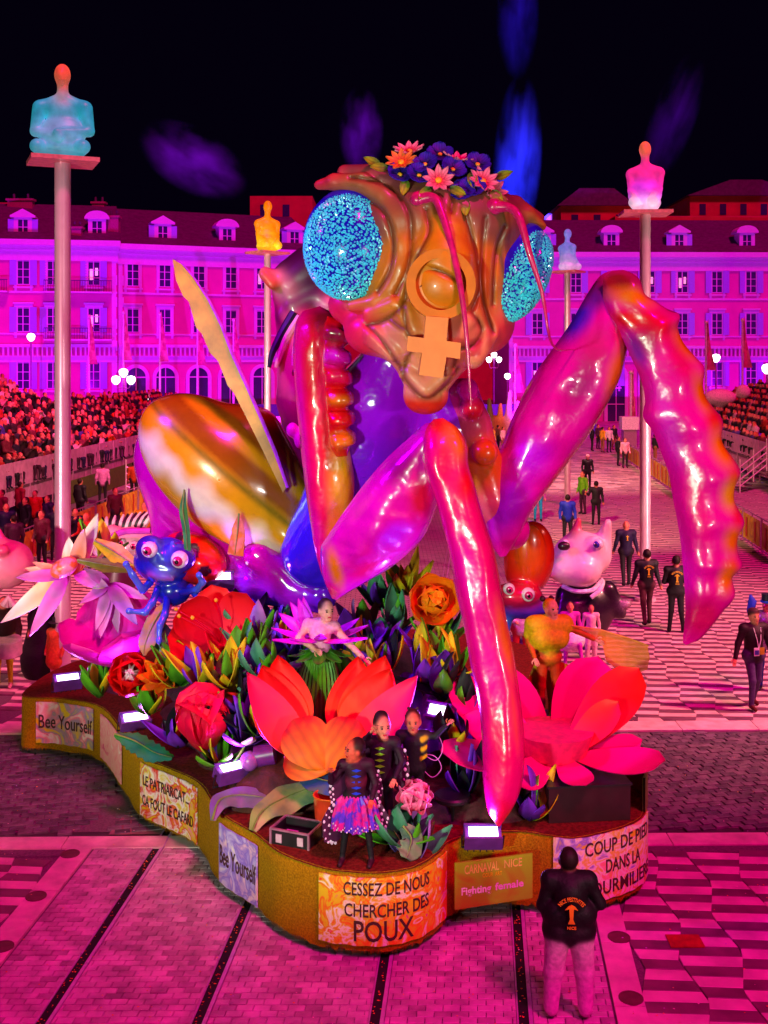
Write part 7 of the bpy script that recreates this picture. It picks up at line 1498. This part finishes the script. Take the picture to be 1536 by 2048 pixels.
# ---------------------------------------------------------------- lamp posts, flag poles
bulb = mat('globe_white', (1, 1, 1), .3, emis=(1, .93, .9), estr=5); iron = mat('lamp_iron', lin(160, 60, 140), .5, metal=.3)
def lamppost(px, py, Y, label, n=3, s_=1.0, base=0):
    p = W(px, py, Y); t = thing('street_lamp', label, 'street lamp', (p.x, p.y, base)); m = MB()
    m.tube([(p.x, p.y, base), (p.x, p.y, p.z-.1)], .07*s_, 8); m.lathe([(.18, 0), (.16, .4), (.09, .6)], 10, (p.x, p.y, base))
    pts = [(0, .25)]+([(-.62, -.35), (.62, -.35)] if n == 3 else [])
    for dx, dz in pts[1:]: m.tube(catmull([(p.x, p.y, p.z-.9), (p.x+dx*.7*s_, p.y, p.z-.95+.0), (p.x+dx*s_, p.y, p.z+dz*s_-.2)], 4), .035, 6)
    m.tube([(p.x, p.y, p.z-.1), (p.x, p.y, p.z+.1)], .04, 6); obj('post', m, iron, t)
    for dx, dz in pts: m = MB(); m.lathe([(.1, -.28), (.26, -.1), (.3, .1), (.22, .24), (.02, .3)], 14, (p.x+dx*s_, p.y, p.z+dz*s_), Matrix.Scale(s_*1.25, 3)); obj('globe', m, bulb, t)
    return t
lamppost(247, 752, 86, 'three globed street lamp before the arches on the left', 3, .95)
lamppost(988, 714, 96, 'three globed street lamp in the dark gap right of the insect chin', 3, .7)
lamppost(1015, 757, 104, 'single globed lamp low in the dark gap between the palaces', 1, .8)
lamppost(1432, 722, 98, 'single white globe in front of the right palace windows', 1, 1)
lamppost(297, 815, 80, 'bright single globe above the left crowd near the wing case', 1, 1.1)
lamppost(1534, 745, 80, 'single globe cut by the right picture edge', 1, 1)
lamppost(62, 680, 92, 'white globe before the far left palace windows', 1, .9)
lamppost(1085, 830, 100, 'tiny white lamp low in the gap beside the flower float', 1, .5)
flm = mat('flag_cloth', lin(230, 120, 150), .7, col2=lin(200, 60, 120), nscale=1.5)
def flagpole(px, pt, Y, label, flagpx=14):
    a = W(px, pt, Y); t = thing('flagpole', label, 'flagpole', (a.x, Y, 0)); m = MB(); m.tube([(a.x, Y, 0), a], [.11, .08], 6); m.ball(a, .16, 8, 6); obj('pole', m, rl, t)
    m = MB(); n = 10
    for i in range(n+1):
        v = i/n; w_ = .25+flagpx*Y/F*v*.8
        for k in range(4): m.v.append((a.x+.05+w_*k/3*(.4+.6*v), Y-.05+.12*math.sin(v*6+k*1.7), a.z-.3-v*3.6+.2*k*(1-v)))
    m.f = [(i*4+k, i*4+k+1, i*4+4+k+1, i*4+4+k) for i in range(n) for k in range(3)]; obj('flag', m, flm, t)
for px, pt, lab in ((178, 633, 'left palace with its flag hanging, nearest the tall column'), (247, 625, 'left arches beside the three globed lamp'), (320, 628, 'second arch'), (395, 635, 'third arch close to the wing blade'), (467, 640, 'arches between wing blade and yellow statue'), (1030, 690, 'left corner of the right palace'), (1412, 645, 'right palace behind the claw'), (1485, 640, 'right palace near the picture edge')):
    flagpole(px, pt, 90, 'flagpole with limp pink flag by '+lab.replace(', nearest the tall column', ''))
flagpole(1262, 745, 80, 'thin white pole with little flag standing behind the right statue column', 3)
# white boxes at pole feet, far floats
bx = mat('box_white', lin(240, 220, 225), .5)
for px, py, lab in ((545, 850, 'white counterweight box at the foot of the yellow statue pole'), (1258, 850, 'white counterweight box beside the right column far away')):
    p = W(px, py, 78); t = thing('counterweight_box', lab, 'box', (p.x, p.y, p.z-1)); m = MB(); m.box(p.x-.6, p.x+.6, p.y-.5, p.y+.5, p.z-.3, p.z+.6); obj('box', m, bx, t, False); m = MB(); m.box(p.x-.45, p.x+.45, p.y-.4, p.y+.4, 0, p.z-.32); obj('foot', m, steel, t, False)
hd_ = mat('hoarding_violet', lin(70, 40, 110), .7)
for x0, x1, lab in ((-28, -9, 'long violet hoarding before the left arches'), (8, 17.5, 'violet hoarding closing the far end of the route'), (24, 45, 'violet hoarding beyond the right stand')):
    t = thing('hoarding', lab, 'hoarding', (x0, 92, 0)); x = x0
    while x < x1: m = MB(); m.box(x+.02, x+2.4, 92, 92.1, 0, 2.5); obj('panel', m, hd_, t, False); x += 2.45
# far float with straw figures in the gap
c = W(990, 870, 84); t = thing('distant_float', 'small far parade float with straw and white figures beyond the insect', 'float', (c.x, c.y, 0))
P = [E((c.x, c.y, 1.0), (1.6, 1, 1.0), lin(150, 110, 40))]+[K((c.x+dx, c.y-.5, 1), (c.x+dx*1.2, c.y-.5, hh), .35, .15, cc) for dx, hh, cc in ((-1, 2.6, lin(190, 150, 40)), (-.4, 3.2, lin(110, 140, 50)), (.3, 2.8, lin(225, 190, 80)), (.9, 3.8, lin(240, 215, 205)), (1.4, 3.0, lin(240, 180, 190)))]
obj('figures', sdf_mesh('figures', P, .12, crowd_m, k=.1, cb=.08), None, t)
# pink sheep-like inflatable over right crowd
c = W(1440, 795, 76); t = thing('pale_inflatable', 'pale pink animal shaped figure above the right crowd', 'figure', (c.x, c.y, c.z-1.5))
obj('figures', sdf_mesh('figures', [E((c.x, c.y, c.z), (1.1, .6, .6), lin(235, 160, 190)), E((c.x+1.6, c.y, c.z+.4), (.5, .4, .5), lin(235, 160, 190)), K((c.x, c.y, c.z), (c.x, c.y, c.z-1.5), .3, .2, lin(200, 120, 150))], .1, crowd_m, k=.2), None, t)
# ================================================================ smoke lit by beams in the night sky
def smoke(px, py, Y, r, dens, col, label, rot=0, sc=(1, 1, 1)):
    c = W(px, py, Y); m = bpy.data.materials.new('smoke'); m.use_nodes = True; nt = m.node_tree; nt.nodes.remove(nt.nodes['Principled BSDF']); out = nt.nodes['Material Output']
    v = nt.nodes.new('ShaderNodeVolumePrincipled'); v.inputs['Color'].default_value = (*col, 1)
    tc = nt.nodes.new('ShaderNodeTexCoord'); nz = nt.nodes.new('ShaderNodeTexNoise'); nz.inputs['Scale'].default_value = 1.6; nz.inputs['Detail'].default_value = 3; nt.links.new(tc.outputs['Object'], nz.inputs['Vector'])
    ln = nt.nodes.new('ShaderNodeVectorMath'); ln.operation = 'LENGTH'; nt.links.new(tc.outputs['Object'], ln.inputs[0])
    a = nt.nodes.new('ShaderNodeMapRange'); a.inputs[1].default_value = 1.0; a.inputs[2].default_value = .2; a.inputs[3].default_value = 0; a.inputs[4].default_value = 1; nt.links.new(ln.outputs['Value'], a.inputs[0])
    b_ = nt.nodes.new('ShaderNodeMapRange'); b_.inputs[1].default_value = .42; b_.inputs[2].default_value = .7; b_.inputs[3].default_value = 0; b_.inputs[4].default_value = dens*2; nt.links.new(nz.outputs['Fac'], b_.inputs[0])
    mu = nt.nodes.new('ShaderNodeMath'); mu.operation = 'MULTIPLY'; nt.links.new(a.outputs[0], mu.inputs[0]); nt.links.new(b_.outputs[0], mu.inputs[1]); nt.links.new(mu.outputs[0], v.inputs['Density'])
    nt.links.new(v.outputs[0], out.inputs['Volume'])
    mb = MB(); mb.ball((0, 0, 0), 1.0, 20, 12); o = link('smoke', mb.mesh('smoke', m), None, c, (0, rot, 0)); o.scale = (r*sc[0], r*sc[1], r*sc[2]); o['kind'] = 'stuff'; tag(o, label, 'smoke'); return c
Ys = 150
c = smoke(1035, 30, Ys, 1, .04, (.2, .3, 1), 'faint blue smoke trailing off the top edge of the night sky', 0, (3, 3, 9))
lamp('SPOT', (c.x, Ys-20, c.z-10), c, (.06, .04, 1), 120000, spot_size=R(50), spot_blend=1)
c = smoke(1035, 320, Ys, 1, .11, (.2, .3, 1), 'blue lit smoke column above the right eye of the insect', R(3), (3.4, 3, 12))
lamp('SPOT', (c.x-1.0, Ys-20, c.z-14), c+Vector((0, 0, -3)), (.06, .08, 1), 500000, spot_size=R(60), spot_blend=1)
c = smoke(722, 265, Ys, 1, .05, (.6, .2, 1), 'faint violet smoke puff above the insect forehead', 0, (3.2, 2.5, 6.5))
lamp('SPOT', (c.x, Ys-18, c.z-10), c, (.35, .02, 1), 120000, spot_size=R(50), spot_blend=1)
c = smoke(385, 320, Ys, 1, .05, (.6, .2, 1), 'violet smoke drifting above the left palace roofs', R(30), (8.5, 3, 4.5))
lamp('SPOT', (c.x, Ys-18, c.z-8), c, (.4, .02, .9), 140000, spot_size=R(60), spot_blend=1)
c = smoke(1345, 240, Ys, 1, .03, (.5, .2, 1), 'thin violet smoke streak above the right statue', R(20), (3.2, 2.4, 10))
lamp('SPOT', (c.x, Ys-18, c.z-12), c, (.3, .02, 1), 90000, spot_size=R(50), spot_blend=1)
